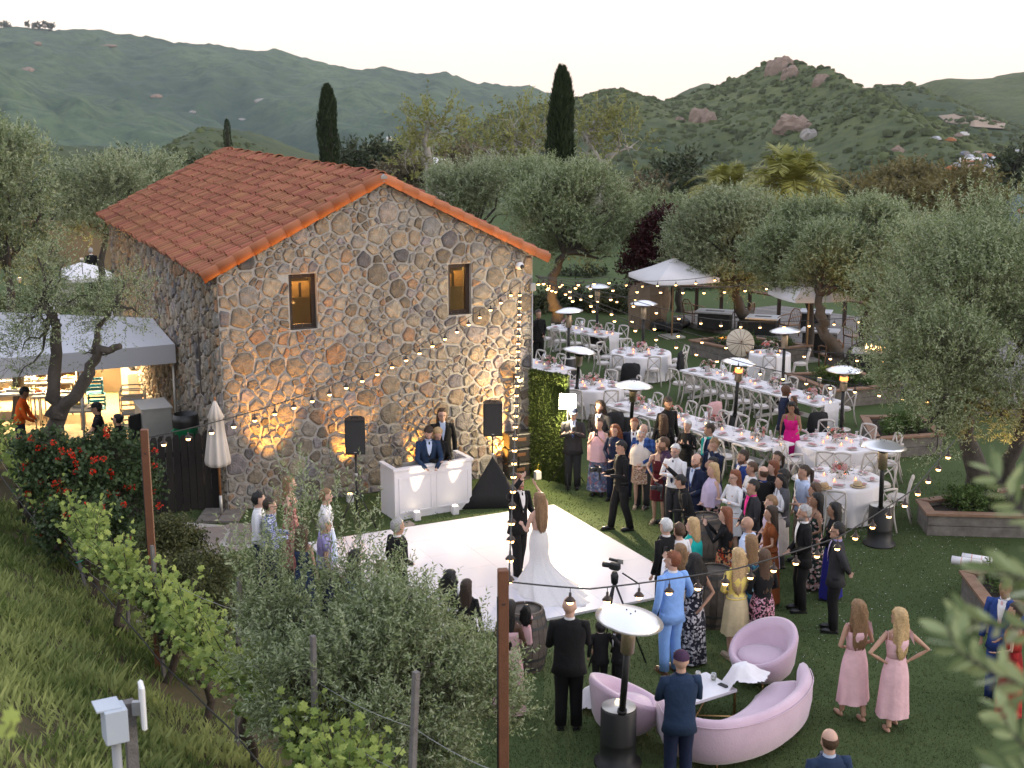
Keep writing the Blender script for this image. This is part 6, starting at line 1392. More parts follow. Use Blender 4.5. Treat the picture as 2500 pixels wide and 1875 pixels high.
# paper parasol leaning on the middle planter
p = onz(1805, 850, .55); o = empty('paper_parasol', tuple(p + arr(0, -.15, .2)), 0); tag(o, 'cream paper parasol leaning open on the middle planter', 'parasol'); MB().lathe([(.44, 0), (.3, .07), (.0, .15)], 28, caps=False).build('canopy', pm('oiled_paper', (.55, .48, .38), .8, .1, 6, .1), o, (0, 0, 0), (R(68), R(12), 0))
for k in range(14):
    a = 2 * math.pi * k / 14; MB().tube([(0, 0, .148), (.3 * math.cos(a), .3 * math.sin(a), .076), (.44 * math.cos(a), .44 * math.sin(a), .004)], .006, 4).build('rib', M_bamboo, o, (0, 0, 0), (R(68), R(12), 0))
MB().tube([(0, 0, .15), (0, 0, -.3)], .01, 5).build('handle', M_bamboo, o, (0, 0, 0), (R(68), R(12), 0))

# ================================================================ lounge set
M_pink = pm('pink_velvet', (.47, .325, .42), .75, .10, 2.2, .25, 45, base2=(.64, .475, .56), spec=.25); M_pink.node_tree.nodes["Principled BSDF"].inputs["Sheen Weight"].default_value = .5; M_gold = pm('brass', (.42, .26, .11), .35, .1, 8, .03, metal=.9)
out = [onz(1598, 1790, .14), onz(1632, 1846, .14), onz(1742, 1874, .14), onz(1855, 1856, .14), onz(1938, 1812, .14), onz(1980, 1755, .14), onz(1966, 1700, .14)]; O = np.array([p[:2] for p in out]); u = np.linspace(0, len(O) - 1, 40)
def cr(P, u):
    P = np.vstack([2 * P[0] - P[1], P, 2 * P[-1] - P[-2]]); i = np.clip(u.astype(int), 0, len(P) - 4); t = (u - i)[:, None]; a, b, c, d = P[i], P[i + 1], P[i + 2], P[i + 3]
    return .5 * (2 * b + (c - a) * t + (2 * a - 5 * b + 4 * c - d) * t * t + (3 * b - a - 3 * c + d) * t ** 3)
Q = cr(O, u); T = nrm(np.gradient(Q, axis=0)); Nn = np.stack([-T[:, 1], T[:, 0]], 1); so = empty('kidney_sofa', (Q[20, 0], Q[20, 1], 0)); tag(so, 'curved blush pink velvet sofa on the lawn', 'sofa')
def sofa_loft(sec, ends):
    rings = []
    for i in range(len(Q)):
        f = i / (len(Q) - 1); e = min(1, math.sqrt(max(0, 1 - (1 - min(1, min(f, 1 - f) / ends)) ** 2)) + .02); R_ = []
        for (n_, z_) in sec: R_.append(np.r_[Q[i] + Nn[i] * (n_ * (.35 + .65 * e)) + 0 * T[i], z_ if z_ < .2 else .2 + (z_ - .2) * (.75 + .25 * e)])
        rings.append(R_)
    return np.array(rings) - arr(Q[20, 0], Q[20, 1], 0)
MB().loft(sofa_loft([(.10, .12), (.03, .2), (0, .40), (.0, .62), (.03, .70), (.09, .73), (.15, .70), (.18, .60), (.18, .34), (.16, .12)], .10)).build('backrest', M_pink, so)
MB().loft(sofa_loft([(.17, .13), (.175, .36), (.2, .40), (.45, .425), (.66, .415), (.74, .36), (.74, .25), (.68, .13)], .2)).build('seat', M_pink, so)
rim_ = sofa_loft([(-.004, .655)], .10)[:, 0]; MB().tube(rim_[2:-2], .007, 5).build('piping', M_pink, so)
for i in (4, 14, 26, 35):
    q = Q[i] + Nn[i] * .25 - Q[20]; MB().tube([(q[0], q[1], .14), (q[0] - Nn[i][0] * .08, q[1] - Nn[i][1] * .08, 0)], [.012, .006], 6).build('leg', M_gold, so)
def tub_chair(px, py, ang, label):
    c = onz(px, py, 0); o = empty('tub_chair', tuple(c), ang); tag(o, label, 'armchair', 'pink tub chairs'); n = 40; th = np.linspace(0, 2 * np.pi, n, endpoint=False); bk = .5 - .5 * np.cos(th)            # th=0 is the front
    zt = .43 + .42 * bk ** 1.1; rings = []
    for (rad, zz, k) in ((.22, .12, 0), (.33, .13, 0), (.41, .22, 0), (.455, .34, 0), (.47, 1.0, 1), (.455, 1.0, 2), (.40, 1.0, 3), (.36, .9, 4), (.33, .40, 0), (.05, .38, 0)):
        if k == 0: z_ = np.full(n, zz)
        elif k == 1: z_ = zt - .06
        elif k == 2: z_ = zt
        elif k == 3: z_ = zt - .005
        else: z_ = np.maximum(.40, zt - .12)
        rr = rad * (1 + (.06 * bk if k in (1, 2, 3) else 0)); rings.append(np.stack([np.cos(th) * rr, np.sin(th) * rr, z_], 1))
    MB().loft(np.array(rings)).build('shell', M_pink, o); MB().lathe([(0, .37), (.32, .37), (.345, .41), (.33, .445), (.2, .465), (0, .47)], 28).build('seat_cushion', M_pink, o)
    for k in range(4): a = R(45 + 90 * k); MB().tube([(.26 * math.cos(a), .26 * math.sin(a), .13), (.31 * math.cos(a), .31 * math.sin(a), 0)], [.011, .006], 6).build('leg', M_gold, o)
tub_chair(1528, 1792, R(22), 'pink tub chair left of the coffee table, behind the near heater'); tub_chair(1858, 1666, R(218), 'pink tub chair right of the coffee table, with a white throw')
C4 = [onz(1594, 1676, .43), onz(1690, 1720, .43), onz(1797, 1680, .43), onz(1727, 1643, .43)]; cc = np.mean(C4, 0); e_x = nrm((C4[2] - C4[1]) + (C4[3] - C4[0])); e_y = arr(-e_x[1], e_x[0], 0); w_ = (np.linalg.norm(C4[2] - C4[1]) + np.linalg.norm(C4[3] - C4[0])) / 2; d_ = (np.linalg.norm(C4[1] - C4[0]) + np.linalg.norm(C4[2] - C4[3])) / 2
ct = empty('coffee_table', (cc[0], cc[1], 0), math.atan2(e_x[1], e_x[0])); tag(ct, 'white topped coffee table with slim gold legs', 'table'); MB().box((0, 0, .41), (w_, d_, .045), bev=.004).build('tabletop', M_white_gloss, ct); lx, ly = w_ / 2 - .02, d_ / 2 - .02
for sx in (-1, 1):
    for sy in (-1, 1): MB().box((sx * lx, sy * ly, .19), (.025, .025, .385)).build('leg', M_gold, ct)
for a, b in (((-lx, -ly), (lx, ly)), ((-lx, ly), (lx, -ly))): MB().tube([(a[0], a[1], .03), (b[0], b[1], .03)], .012, 4, smooth=False).build('stretcher', M_gold, ct)
for k, (px, py) in enumerate([(1704, 1656), (1742, 1660)]):
    p = onz(px, py, .434); o = empty('tumbler', tuple(p)); tag(o, ['left', 'right'][k] + ' one of two clear tumblers on the coffee table', 'glass', 'tumblers'); MB().lathe([(.0, .004), (.03, .004), (.042, .04), (.036, .1), (.034, .1), (.038, .04), (.028, .01)], 14, caps=False).build('glass', M_glass, o); MB().lathe([(0, .012), (.034, .012), (.036, .05), (0, .05)], 12).build('drink', glass_mat('pale_drink', (.75, .8, .6), .1), o)
p = onz(1766, 1674, .434); o = place('phone', MB().box((0, 0, .006), (.075, .15, .012), bev=.004).mesh('phone', M_black), None, tuple(p), (0, 0, R(40))); tag(o, 'dark phone lying on the coffee table', 'phone')
def throw(px, py, z, size, label, seed, on):
    p = onz(px, py, z); o = empty('throw_blanket', tuple(p)); tag(o, label, 'blanket', None); g = np.random.default_rng(seed); n = 26; X, Y = np.meshgrid(np.linspace(-1, 1, n), np.linspace(-1, 1, n)); Rr = np.hypot(X, Y)
    Z = size[2] * np.exp(-Rr ** 2 * 1.3) + .09 * (fbm(X * 3 + seed, Y * 3, seed, 3) - .5) * (1 - .3 * Rr) + on(X, Y); V = np.stack([X * size[0] * (1 + .1 * np.sin(Y * 5)), Y * size[1] * (1 + .12 * np.sin(X * 6)), Z], -1).reshape(-1, 3); i = np.arange(n - 1)[:, None] * n; j = np.arange(n - 1)[None]; F = np.stack([i + j, i + j + 1, i + n + j + 1, i + n + j], -1).reshape(-1, 4); F = F[(Rr[:-1, :-1] < 1.05).ravel()]
    MB().add(V, F, smooth=True).build('cloth', M_cloth, o)
throw(1815, 1655, .52, (.34, .26, .22), 'crumpled white throw over the side of the right tub chair', 5, lambda X, Y: -.5 * np.clip(-X - .35, 0, 1) ** 1.0)
throw(1445, 1730, .0, (.24, .22, .34), 'heap of white towels beside the left tub chair', 6, lambda X, Y: 0 * X)
# ---- wine barrels
M_oak = pm('grey_oak_stave', (.085, .065, .05), .85, .4, 8, .5, 40, base2=(.16, .13, .11), attr=.2); M_hoop = pm('barrel_hoop', (.07, .07, .07), .6, .3, 10, .2, metal=.5)
def barrel_(px, py, label, ztop=.92):
    c = onz(px, py, ztop); o = empty('wine_barrel', (c[0], c[1], 0)); tag(o, label, 'barrel', 'wine barrels'); prof = lambda z: .27 + .075 * math.sin(math.pi * z / ztop)
    ns = 20; st = MB(); zs = np.linspace(0, ztop, 7)
    for k in range(ns):
        a0, a1 = 2 * math.pi * k / ns + .012, 2 * math.pi * (k + 1) / ns - .012; mb = MB(); V = []
        for zz in zs:
            for (a, dr) in ((a0, 0), (a1, 0), (a1, -.03), (a0, -.03)): r = prof(zz) + dr; V.append((r * math.cos(a), r * math.sin(a), zz))
        F = [[4 * i + j, 4 * i + (j + 1) % 4, 4 * i + 4 + (j + 1) % 4, 4 * i + 4 + j] for i in range(6) for j in range(4)] + [[3, 2, 1, 0], [24, 25, 26, 27]]; mb.add(V, F, (k * .37) % 1).build('stave', M_oak, o)
    for zz in (.05, .2, .68, .84): r0, r1 = prof(zz) + .004, prof(zz + .045) + .004; MB().lathe([(r0, zz), (r1, zz + .045)], 24, caps=False).build('hoop', M_hoop, o)
    MB().lathe([(0, ztop - .04), (.245, ztop - .04), (.245, ztop - .03), (0, ztop - .03)], 20).build('head', M_oak, o)
barrel_(1724, 1259, 'wine barrel among the guests nearest the crouching cameraman'); barrel_(1745, 1388, 'wine barrel behind the guest in the light blue suit'); barrel_(1282, 1484, 'wine barrel beside the near lamp post')
# ---- video camera on tripod
p = onz(1497, 1606); o = empty('video_camera', tuple(p), R(60)); tag(o, 'video camera on a tall tripod at the edge of the dance floor', 'camera')
for k in range(3): a = R(-80 + 120 * k); MB().tube([(0, 0, 1.2), (.25 * math.cos(a), .25 * math.sin(a), .6), (.5 * math.cos(a), .5 * math.sin(a), 0)], [.018, .016, .013], 6).build('leg', M_black, o)
MB().lathe([(.05, 1.18), (.06, 1.3), (.035, 1.36)], 10).build('fluid_head', M_black, o); MB().box((0, 0, 1.44), (.09, .17, .11), bev=.02).build('body', M_black, o); MB().tube([(0, .08, 1.44), (0, .19, 1.44)], [.035, .042], 12).build('lens', M_black, o); MB().tube([(0, -.04, 1.53), (0, .09, 1.54)], .022, 10).build('microphone', M_black, o); MB().tube([(.05, -.1, 1.34), (.1, -.35, 1.2)], .012, 6).build('pan_handle', M_black, o); MB().box((.075, -.05, 1.5), (.015, .1, .07)).build('flip_screen', M_steel, o)

# ================================================================ fence, flagstones, kitchen
Fq0, Fq1 = onz(285, 1268), onz(538, 1240); fd = nrm(Fq1 - Fq0); fL = np.linalg.norm(Fq1 - Fq0); fc = empty('plank_fence', tuple(Fq0), math.atan2(fd[1], fd[0])); tag(fc, 'dark dog-eared plank fence left of the stone house', 'fence'); M_fence = pm('black_brown_plank', (.013, .010, .009), .9, .4, 9, .5, 50, base2=(.026, .020, .017), objrand=.3); nP = 14; pw_ = fL / nP
pl = MB().prism([(0, 0), (pw_ - .012, 0), (pw_ - .012, 1.5), (pw_ * .75, 1.58), (pw_ * .25, 1.58), (0, 1.5)], -.011, .011).mesh('plank', M_fence)
for k in range(nP): place('plank', pl, fc, (k * pw_, .002 * (k % 3), .03 - .02 * (k % 2)), (R(90), 0, 0))
for z_ in (.35, 1.2): MB().box((fL / 2, .05, z_), (fL, .05, .09)).build('rail', M_fence, fc)
M_flag = pm('sandstone_flag', (.20, .165, .145), .9, .25, 3, .4, 18, base2=(.29, .245, .215), objrand=.15); pv = empty('flagstone_path', tuple(onz(480, 1320))); tag(pv, kind='structure'); O = onz(480, 1320)
for poly in [[(372, 1282), (462, 1290), (458, 1312), (445, 1330), (400, 1330), (372, 1318)], [(466, 1290), (545, 1287), (556, 1298), (545, 1318), (530, 1330), (455, 1322), (462, 1310)], [(560, 1280), (618, 1278), (616, 1330), (560, 1332), (552, 1320), (562, 1300)], [(452, 1328), (528, 1334), (566, 1338), (552, 1352), (540, 1357), (490, 1352), (440, 1340)], [(549, 1284), (566, 1280), (556, 1294)], [(560, 1336), (600, 1336), (570, 1346)], [(372, 1322), (440, 1335), (430, 1342), (380, 1332)], [(400, 1276), (440, 1272), (462, 1286), (420, 1286)], [(955, 1285), (1000, 1272), (1015, 1282), (990, 1295)]]:
    P = np.array([(onz(*q) - O)[:2] for q in poly]); c = P.mean(0); P = c + (P - c) * .965
    if np.sum(P[:, 0] * np.roll(P[:, 1], -1) - P[:, 1] * np.roll(P[:, 0], -1)) < 0: P = P[::-1]
    MB().prism(P, .004, .022).build('flagstone', M_flag, pv)
P = np.array([(onz(*q) - O)[:2] for q in [(372, 1280), (430, 1274), (550, 1283), (618, 1278), (616, 1336), (560, 1350), (540, 1356), (480, 1350), (372, 1332)]])[::-1]; MB().prism(P, -.02, .008).build('joint_bed', M_mortar, pv)
# closed umbrella by the fence
p = onz(541, 1262); o = empty('closed_umbrella', tuple(p)); tag(o, 'furled cream umbrella standing at the fence end', 'umbrella'); zt = ony(532, 975, p[1])[2]; M_pole = pm('orange_wood_pole', (.30, .13, .05), .5, .2, 9, .1)
MB().tube([(0, 0, .4), (-.02, 0, zt)], .024, 8).build('pole', M_pole, o); MB().tube([(0, 0, .03), (0, 0, .45)], .03, 10).build('sleeve', M_steel, o); n = 40; an = np.linspace(0, 2 * np.pi, n, endpoint=False); rings = []
for (z_, r_, k_) in ((zt - .02, .02, 0), (zt - .12, .06, .004), (zt - .36, .15, .02), (zt - .38, .12, .02), (zt - .8, .165, .03), (zt - 1.25, .215, .045), (zt - 1.33, .20, .05)): rr = r_ + k_ * np.sin(an * 8); rings.append(np.stack([np.cos(an) * rr - .02, np.sin(an) * rr, np.full(n, z_) + .02 * np.sin(an * 8) * (z_ < zt - 1.2)], 1))
MB().loft(np.array(rings)[::-1]).build('canopy', pm('cream_canvas', (.58, .52, .47), .85, .08, 4, .15), o); MB().lathe([(.02, 0), (.03, .03), (0, .06)], 8, (-.02, 0, zt)).build('finial', M_pole, o)
mb = MB()
for sx in (-1, 1):
    for sy in (-1, 1): mb.box((sx * .21, sy * .21, .03), (.4, .4, .05))
mb.build('base_slab', M_sleeper, o)
# canopy over the outdoor kitchen
k0, k1, k2, k3 = onz(-60, 930, 2.3), onz(430, 886, 2.3), onz(372, 776, 2.85), onz(-60, 760, 2.85); cn = empty('kitchen_canopy', (k1[0], k1[1], 0)); tag(cn, 'pale grey canvas canopy roof over the outdoor kitchen', 'canopy'); O = arr(k1[0], k1[1], 0); M_tarp = pm('grey_tarpaulin', (.48, .48, .51), .8, .10, 1.2, .3, 6)
n = 14; V = []
for i in range(n + 1):
    a, b = k0 + (k1 - k0) * i / n + arr(0, 0, .42), k3 + (k2 - k3) * i / n
    for j in range(7): q = a + (b - a) * j / 6; V.append(q + arr(0, 0, -.05 * math.sin(math.pi * j / 6) * abs(math.sin(i * 1.1))) - O)
F = [[i * 7 + j, (i + 1) * 7 + j, (i + 1) * 7 + j + 1, i * 7 + j + 1] for i in range(n) for j in range(6)]; MB().add(V, F, smooth=True).build('roof_sheet', M_tarp, cn); fdv = nrm(k1 - k0); MB().obox(k0 - O, k1 - k0, arr(-fdv[1], fdv[0], 0) * .03, (0, 0, .43)).build('valance', M_tarp, cn)
for q in (k0, k1 + arr(-.1, .05, 0), k0 + (k1 - k0) * .5): MB().tube([arr(q[0], q[1], 0) - O + arr(0, .06, 0), q - O + arr(0, .06, .4)], .03, 6).build('post', M_steel, cn)
M_kfloor = pm('tan_kitchen_mat', (.24, .17, .09), .8, .25, 6, .3); kf = [onz(-40, 1075), onz(330, 1075), onz(420, 960), onz(-40, 960)]; o = MB().prism(np.array([q[:2] for q in kf]), -.01, .012).build('kitchen_floor', M_kfloor); tag(o, kind='structure')
for q, pw_k in (((40, 985), 2400), ((150, 985), 2200), ((290, 1000), 1400)): b_ = onz(*q); l = spot_light('kitchen_lamp_light', (b_[0], b_[1], 2.4), (b_[0], b_[1] - .2, 0), pw_k, (1, .70, .34), 140, .5, .12)
for k, q in enumerate(((40, 985), (150, 985), (290, 1000))):
    b_ = onz(*q); o = empty('work_lamp', (b_[0], b_[1], 2.42)); tag(o, 'warm work lamp under the canopy, %s from the left' % ORD[k], 'lamp', 'canopy lamps'); MB().lathe([(.14, 0), (.12, .05), (.03, .1), (.01, .25)], 12).build('shade', M_white, o); MB().ell((0, 0, .0), .05, 8, 6).build('bulb', emis('work_bulb', (1, .75, .4), 20), o)
M_wtop = pm('white_cutting_top', (.62, .58, .5), .6, .08, 5, .1); FOOD = [pm('food_%d' % k, c, .6, .4, 30, .6, 60) for k, c in enumerate([(.5, .26, .04), (.55, .42, .08), (.22, .30, .05), (.5, .12, .04), (.6, .5, .3)])]
def prep_table(px, py, w, d, label, seed, trays):
    p = onz(px, py, 0); o = empty('prep_table', tuple(p), R(10)); tag(o, label, 'table', 'prep tables'); MB().box((0, 0, .88), (w, d, .05), bev=.006).build('tabletop', M_wtop, o); g = np.random.default_rng(seed)
    for sx in (-1, 1):
        for sy in (-1, 1): MB().tube([(sx * (w / 2 - .06), sy * (d / 2 - .06), 0), (sx * (w / 2 - .06), sy * (d / 2 - .06), .86)], .02, 6).build('leg', M_steel, o)
    for k in range(trays):
        q = rot_z(arr(-w / 2 + (k + .5) * w / trays, g.uniform(-.12, .12), .905), R(10)) + p; t = empty('food_tray', tuple(q), R(10) + g.normal(0, .2)); tag(t, 'tray of food, %s from the left on %s' % (ORD[k], label), 'tray', 'food trays'); kind_ = g.integers(2)
        if kind_: MB().lathe([(0, .004), (.1, .004), (.16, .03), (.155, .034), (.1, .01), (0, .01)], 16).build('platter', M_vase, t); r_ = .1
        else: MB().box((0, 0, .03), (.3, .22, .06), bev=.01).build('pan', M_steel, t); r_ = .09
        mb = MB()
        for j in range(14): mb.ell((g.normal(0, r_ * .5), g.normal(0, r_ * .4), .055 + g.random() * .02), g.uniform(.02, .035), 6, 4)
        tag(mb.build('food', FOOD[g.integers(5)], t), kind='stuff')
prep_table(40, 1040, 1.5, .75, 'the near left prep table', 1, 5); prep_table(125, 1010, 1.3, .7, 'the prep table behind the trunk', 2, 4); prep_table(55, 975, 1.6, .7, 'the rear prep table', 3, 5); prep_table(140, 965, 1.3, .7, 'the middle prep table', 5, 5); prep_table(30, 1005, 1.2, .7, 'the second left prep table', 6, 5); prep_table(150, 1045, 1.2, .7, 'the prep table under the trunk', 7, 5); prep_table(200, 1085, 1.0, .7, 'the prep table before the cook', 4, 3)
# stainless ovens
p = arr(*ony(408, 1090, 26.9)[:2], .3); ov = empty('oven_cabinet', tuple(p), BA); tag(ov, 'tall stainless oven cabinet beside the house wall', 'oven'); MB().box((-.18, .42, .72), (.62, .95, 1.44), bev=.012).build('body', M_steel, ov); MB().box((-.18, .42, 1.45), (.66, 1.0, .025)).build('top_plate', M_steel, ov); o = MB().box((-.52, .1, .75), (.03, .6, 1.2), R(-55)).build('open_door', M_black, ov); MB().tube([(-.5, .7, .4), (-.5, .7, 1.1)], .014, 6).build('handle', M_steel, ov)
p = onz(350, 985); ov = empty('grill_station', tuple(p), BA); tag(ov, 'low stainless grill station with stacked black grates', 'grill'); MB().box((0, .4, .45), (.8, 1.2, .9), bev=.012).build('body', M_steel, ov)
for k in range(3): MB().box((.05, .5 + .03 * k, .925 + .035 * k), (.62, .8, .022), R(4 * k)).build('grate', M_black, ov)
M_crate = pm('blue_plastic_crate', (.03, .28, .40), .5, .1, 6, .05)
for k, (px, py, lab) in enumerate([(240, 1030, 'blue plastic crate, lower one of the kitchen stack'), (236, 1030, 'blue plastic crate, upper one of the kitchen stack')]):
    p = onz(px, py) + arr(0, 0, .4 * k + .35); o = empty('plastic_crate', tuple(p), R(15)); tag(o, lab, 'crate', 'blue crates')
    for (c, s) in (((0, -.2, .16), (.42, .02, .06)), ((0, .2, .16), (.42, .02, .06)), ((-.2, 0, .16), (.02, .38, .06)), ((.2, 0, .16), (.02, .38, .06)), ((0, 0, .01), (.42, .42, .02)), ((0, -.2, .34), (.42, .02, .05)), ((0, .2, .34), (.42, .02, .05)), ((-.2, 0, .34), (.02, .38, .05)), ((.2, 0, .34), (.02, .38, .05))): MB().box(c, s).build('slat', M_crate, o)
    for sx in (-1, 1):
        for sy in (-1, 1): MB().box((sx * .2, sy * .2, .19), (.03, .03, .36)).build('corner', M_crate, o)
p = ony(455, 1060, 25.9); o = empty('waste_bin', (p[0], p[1], 1.0)); tag(o, 'green plastic bin with a black liner by the house wall', 'bin'); MB().lathe([(.0, 0), (.20, 0), (.245, .62), (.26, .63), (.26, .67), (.24, .67)], 24).build('body', pm('green_plastic', (.02, .26, .11), .45, .12, 4, .06), o); MB().lathe([(.262, .60), (.27, .72), (.25, .86), (.235, .86), (.2, .7), (0, .66)], 24, caps=False).build('liner', pm('black_liner', (.012, .011, .01), .35, .3, 14, .4), o); MB().box((-.26, 0, .5), (.05, .14, .06), bev=.01).build('handle', pm('green_plastic', (0, 0, 0)), o); MB().box((0, 0, -.5), (.44, .44, .98)).build('stand', M_black, o)
p = onz(333, 1120); o = empty('tray_rack', tuple(p), R(12)); tag(o, 'aluminium tray rack standing behind the plank fence', 'rack')
for sy in (-.22, .22): MB().tube([(-.27, sy, 0), (-.27, sy, 1.62), (-.22, sy, 1.7), (.22, sy, 1.7), (.27, sy, 1.62), (.27, sy, 0)], .016, 6).build('frame', M_steel, o)
for k in range(12):
    for sy in (-.22, .22): MB().box((0, sy, .3 + k * .115), (.54, .025, .02)).build('runner', M_steel, o)
for k in (4, 7, 10): MB().box((0, 0, .315 + k * .115), (.46, .4, .02)).build('tray', M_steel, o)
k4, k5 = onz(-60, 957), onz(395, 957); o = MB().obox(arr(k4[0], k4[1], 0), (k5 - k4), (0, .05, 0), (0, 0, 2.0)).build('canvas_screen', pm('brown_canvas', (.10, .07, .04), .9, .2, 3, .2)); tag(o, 'brown canvas screen at the back of the outdoor kitchen', 'screen')
# far left: garden wall, hedge, white round umbrella with counter
w0, w1 = onz(60, 655), onz(300, 660); o = MB().obox(arr(w0[0], w0[1], 0), (w1 - w0) * arr(1, 1, 0), (0, .3, 0), (0, 0, 2.3)).build('garden_wall', pm('ochre_stucco', (.24, .165, .09), .95, .15, 3, .3)); tag(o, 'ochre stucco garden wall behind the left olives', 'wall')
p = onz(205, 745); o = empty('round_umbrella', (p[0], p[1], 0)); tag(o, 'white round patio umbrella behind the kitchen canopy', 'umbrella'); zt = ony(195, 640, p[1])[2]; n = 8; an = np.linspace(0, 2 * np.pi, n, endpoint=False); A = arr(0, 0, zt)
for k in range(8):
    a, b = 2 * np.pi * k / 8, 2 * np.pi * (k + 1) / 8; MB().add([A, (.7 * math.cos(a), .7 * math.sin(a), zt - .22), (.7 * math.cos(b), .7 * math.sin(b), zt - .22), (1.25 * math.cos(a), 1.25 * math.sin(a), zt - .52), (1.25 * math.cos(b), 1.25 * math.sin(b), zt - .52), (1.25 * math.cos(a), 1.25 * math.sin(a), zt - .66), (1.25 * math.cos(b), 1.25 * math.sin(b), zt - .66)], [[0, 1, 2], [1, 3, 4, 2], [3, 5, 6, 4]]).build('canopy_panel', M_canvas, o)
MB().tube([(0, 0, 0), (0, 0, zt + .06)], .025, 8).build('pole', M_pole, o); MB().box((0, 0, .04), (.5, .5, .08)).build('base', M_sleeper, o)
p = onz(150, 745); o = empty('serving_counter', (p[0], p[1], 0), R(10)); tag(o, 'white serving counter under the round umbrella', 'counter'); MB().box((0, 0, .5), (1.1, .55, 1.0), bev=.01).build('body', M_white, o); MB().box((0, 0, 1.03), (1.25, .65, .05)).build('worktop', M_white, o)
g = np.random.default_rng(61); hg0, hg1 = onz(-40, 790), onz(360, 780); V, F, a, _ = sprays([(*(hg0 + (hg1 - hg0) * t_ + arr(0, 0, .45)), .75, .45, .55) for t_ in np.linspace(0, 1, 12)], 1500, 9, .16, .06, .022, g, .4, .5, 8, .6); o = MB().add(V, F, a).build('clipped_hedge', leaf_mat('hedge_leaf', (.035, .045, .012), (.12, .13, .035), None, .2)); tag(o, 'low clipped hedge behind the kitchen canopy', 'hedge')
# ---- far things: water tanks, sheds, road, yard wrecks, windmill
for k, (px, py, y, lab) in enumerate([(910, 366, 320, 'pale round water tank, lower one behind the roof'), (950, 340, 420, 'pale round water tank, upper one on the knoll')]):
    p = ony(px, py, y); o = empty('water_tank', tuple(p)); tag(o, lab, 'tank', 'water tanks'); r_ = 6.5 * y / FPX; MB().lathe([(r_, -r_ * .5), (r_, r_ * .9)], 20).build('body', M_white, o); MB().lathe([(r_ * 1.04, r_ * .9), (0, r_ * 1.25)], 20).build('roof', M_metal, o)
for k, (px, py, lab) in enumerate([(1072, 425, 'white shed seen between trees behind the roof'), (1316, 425, 'white shed beside the tall cypress')]):
    y = 92; p = ony(px, py, y); o = empty('shed', tuple(p), R(25)); tag(o, lab, 'shed', 'white sheds'); MB().box((0, 0, -.6), (1.3, 1.6, 2.6)).build('wall', M_white, o); MB().prism([(-.75, .7), (0, 1.1), (.75, .7)], -.9, .9).build('roof', M_white, o, (0, 0, 0), (R(90), 0, 0)); MB().box((.1, -.81, -.3), (.5, .03, .7)).build('window', M_dark, o)
rd = []
for px, py in [(2600, 395), (2520, 385), (2465, 362), (2450, 352), (2475, 340), (2520, 335), (2600, 335)]:
    p = hit('peak', px, py); p = p if p is not None else ony(px, py, 330); rd.append(p)
rd = np.array(rd); rd[:, 2] = np.array([HILLS['peak'](q[0], q[1]) for q in rd]) * 0 + rd[:, 2] + .8; T_ = nrm(np.gradient(rd, axis=0)); S_ = nrm(np.cross(T_, EZ)); V = np.concatenate([rd + S_ * 3.2, rd - S_ * 3.2]); m_ = len(rd); o = MB().add(V, [[i, i + 1, m_ + i + 1, m_ + i] for i in range(m_ - 1)]).build('road', M_road); tag(o, kind='structure')
g = np.random.default_rng(14); WC = [pm('wreck_paint_%d' % k, c, .5, .3, .8, .1) for k, c in enumerate([(.35, .36, .4), (.5, .5, .52), (.12, .13, .16), (.30, .22, .2), (.45, .16, .06)])]
for k in range(22):
    px, py = g.uniform(2300, 2430), g.uniform(378, 425)
    if k > 17: px, py = g.uniform(2265, 2360), g.uniform(332, 346)
    p = hit('peak', px, py)
    if p is None: continue
    o = empty('scrap_car', (p[0], p[1], p[2] + .3), g.uniform(0, 3)); tag(o, 'small wrecked vehicle in the scrap yard on the right slope', 'vehicle', 'scrap yard vehicles'); MB().prism([(-2.1, 0), (2.1, 0), (2.1, .7), (1.2, .8), (.7, 1.35), (-.9, 1.35), (-1.5, .8), (-2.1, .7)], -.85, .85).build('body', WC[k % 5], o, (0, 0, 0), (R(90), 0, 0)); 
p = hit('peak', 2368, 403)
if p is not None: o = empty('trailer', (p[0], p[1], p[2] + .5), R(12)); tag(o, 'long orange and white trailer in the scrap yard', 'trailer'); MB().box((0, 0, 1.2), (7.5, 2, 1.6), bev=.2).build('body', Mw, o); MB().box((0, -1.02, .9), (7.3, .04, .5)).build('stripe', WC[4], o)
p = ony(2492, 515, 62); o = empty('windmill', tuple(p)); tag(o, 'blue grey farm windmill wheel at the right edge', 'windmill'); M_vane = pm('blue_grey_vane', (.22, .30, .36), .5, .2, 3, .1, metal=.4)
for k in range(18):
    a = 2 * math.pi * k / 18; c_, s_ = math.cos(a), math.sin(a); t_ = arr(-s_, 0, c_); r_ = arr(c_, 0, s_); MB().add([r_ * .2 + t_ * -.03, r_ * .2 + t_ * .03, r_ * .78 + t_ * .11 + arr(0, .08, 0), r_ * .78 - t_ * .11], [[0, 1, 2, 3]]).build('vane', M_vane, o)
MB().lathe([(.1, -.1), (.1, .1)], 10).build('hub', pm('red_hub', (.35, .05, .03), .5), o, (0, 0, 0), (R(90), 0, 0)); MB().tube([(0, .15, 0), (.3, .5, -8)], [.06, .12], 6).build('mast', M_metal, o)

# ================================================================ the evening air
zt_ = 215.0; hz_ = MB().obox((-4050, -650, -420), (8100, 0, 0), (0, 6700, 0), (0, 0, zt_ + 420)).build('haze', None); tag(hz_, kind='stuff')
m = bpy.data.materials.new('evening_air'); m.use_nodes = True; n, l = m.node_tree.nodes, m.node_tree.links; n.clear(); o_ = n.new("ShaderNodeOutputMaterial"); v_ = n.new("ShaderNodeVolumePrincipled"); v_.inputs["Color"].default_value = (.88, .94, 1.0, 1); v_.inputs["Density"].default_value = .00006; v_.inputs["Anisotropy"].default_value = .0; l.new(v_.outputs[0], o_.inputs["Volume"]); hz_.data.materials.append(m)

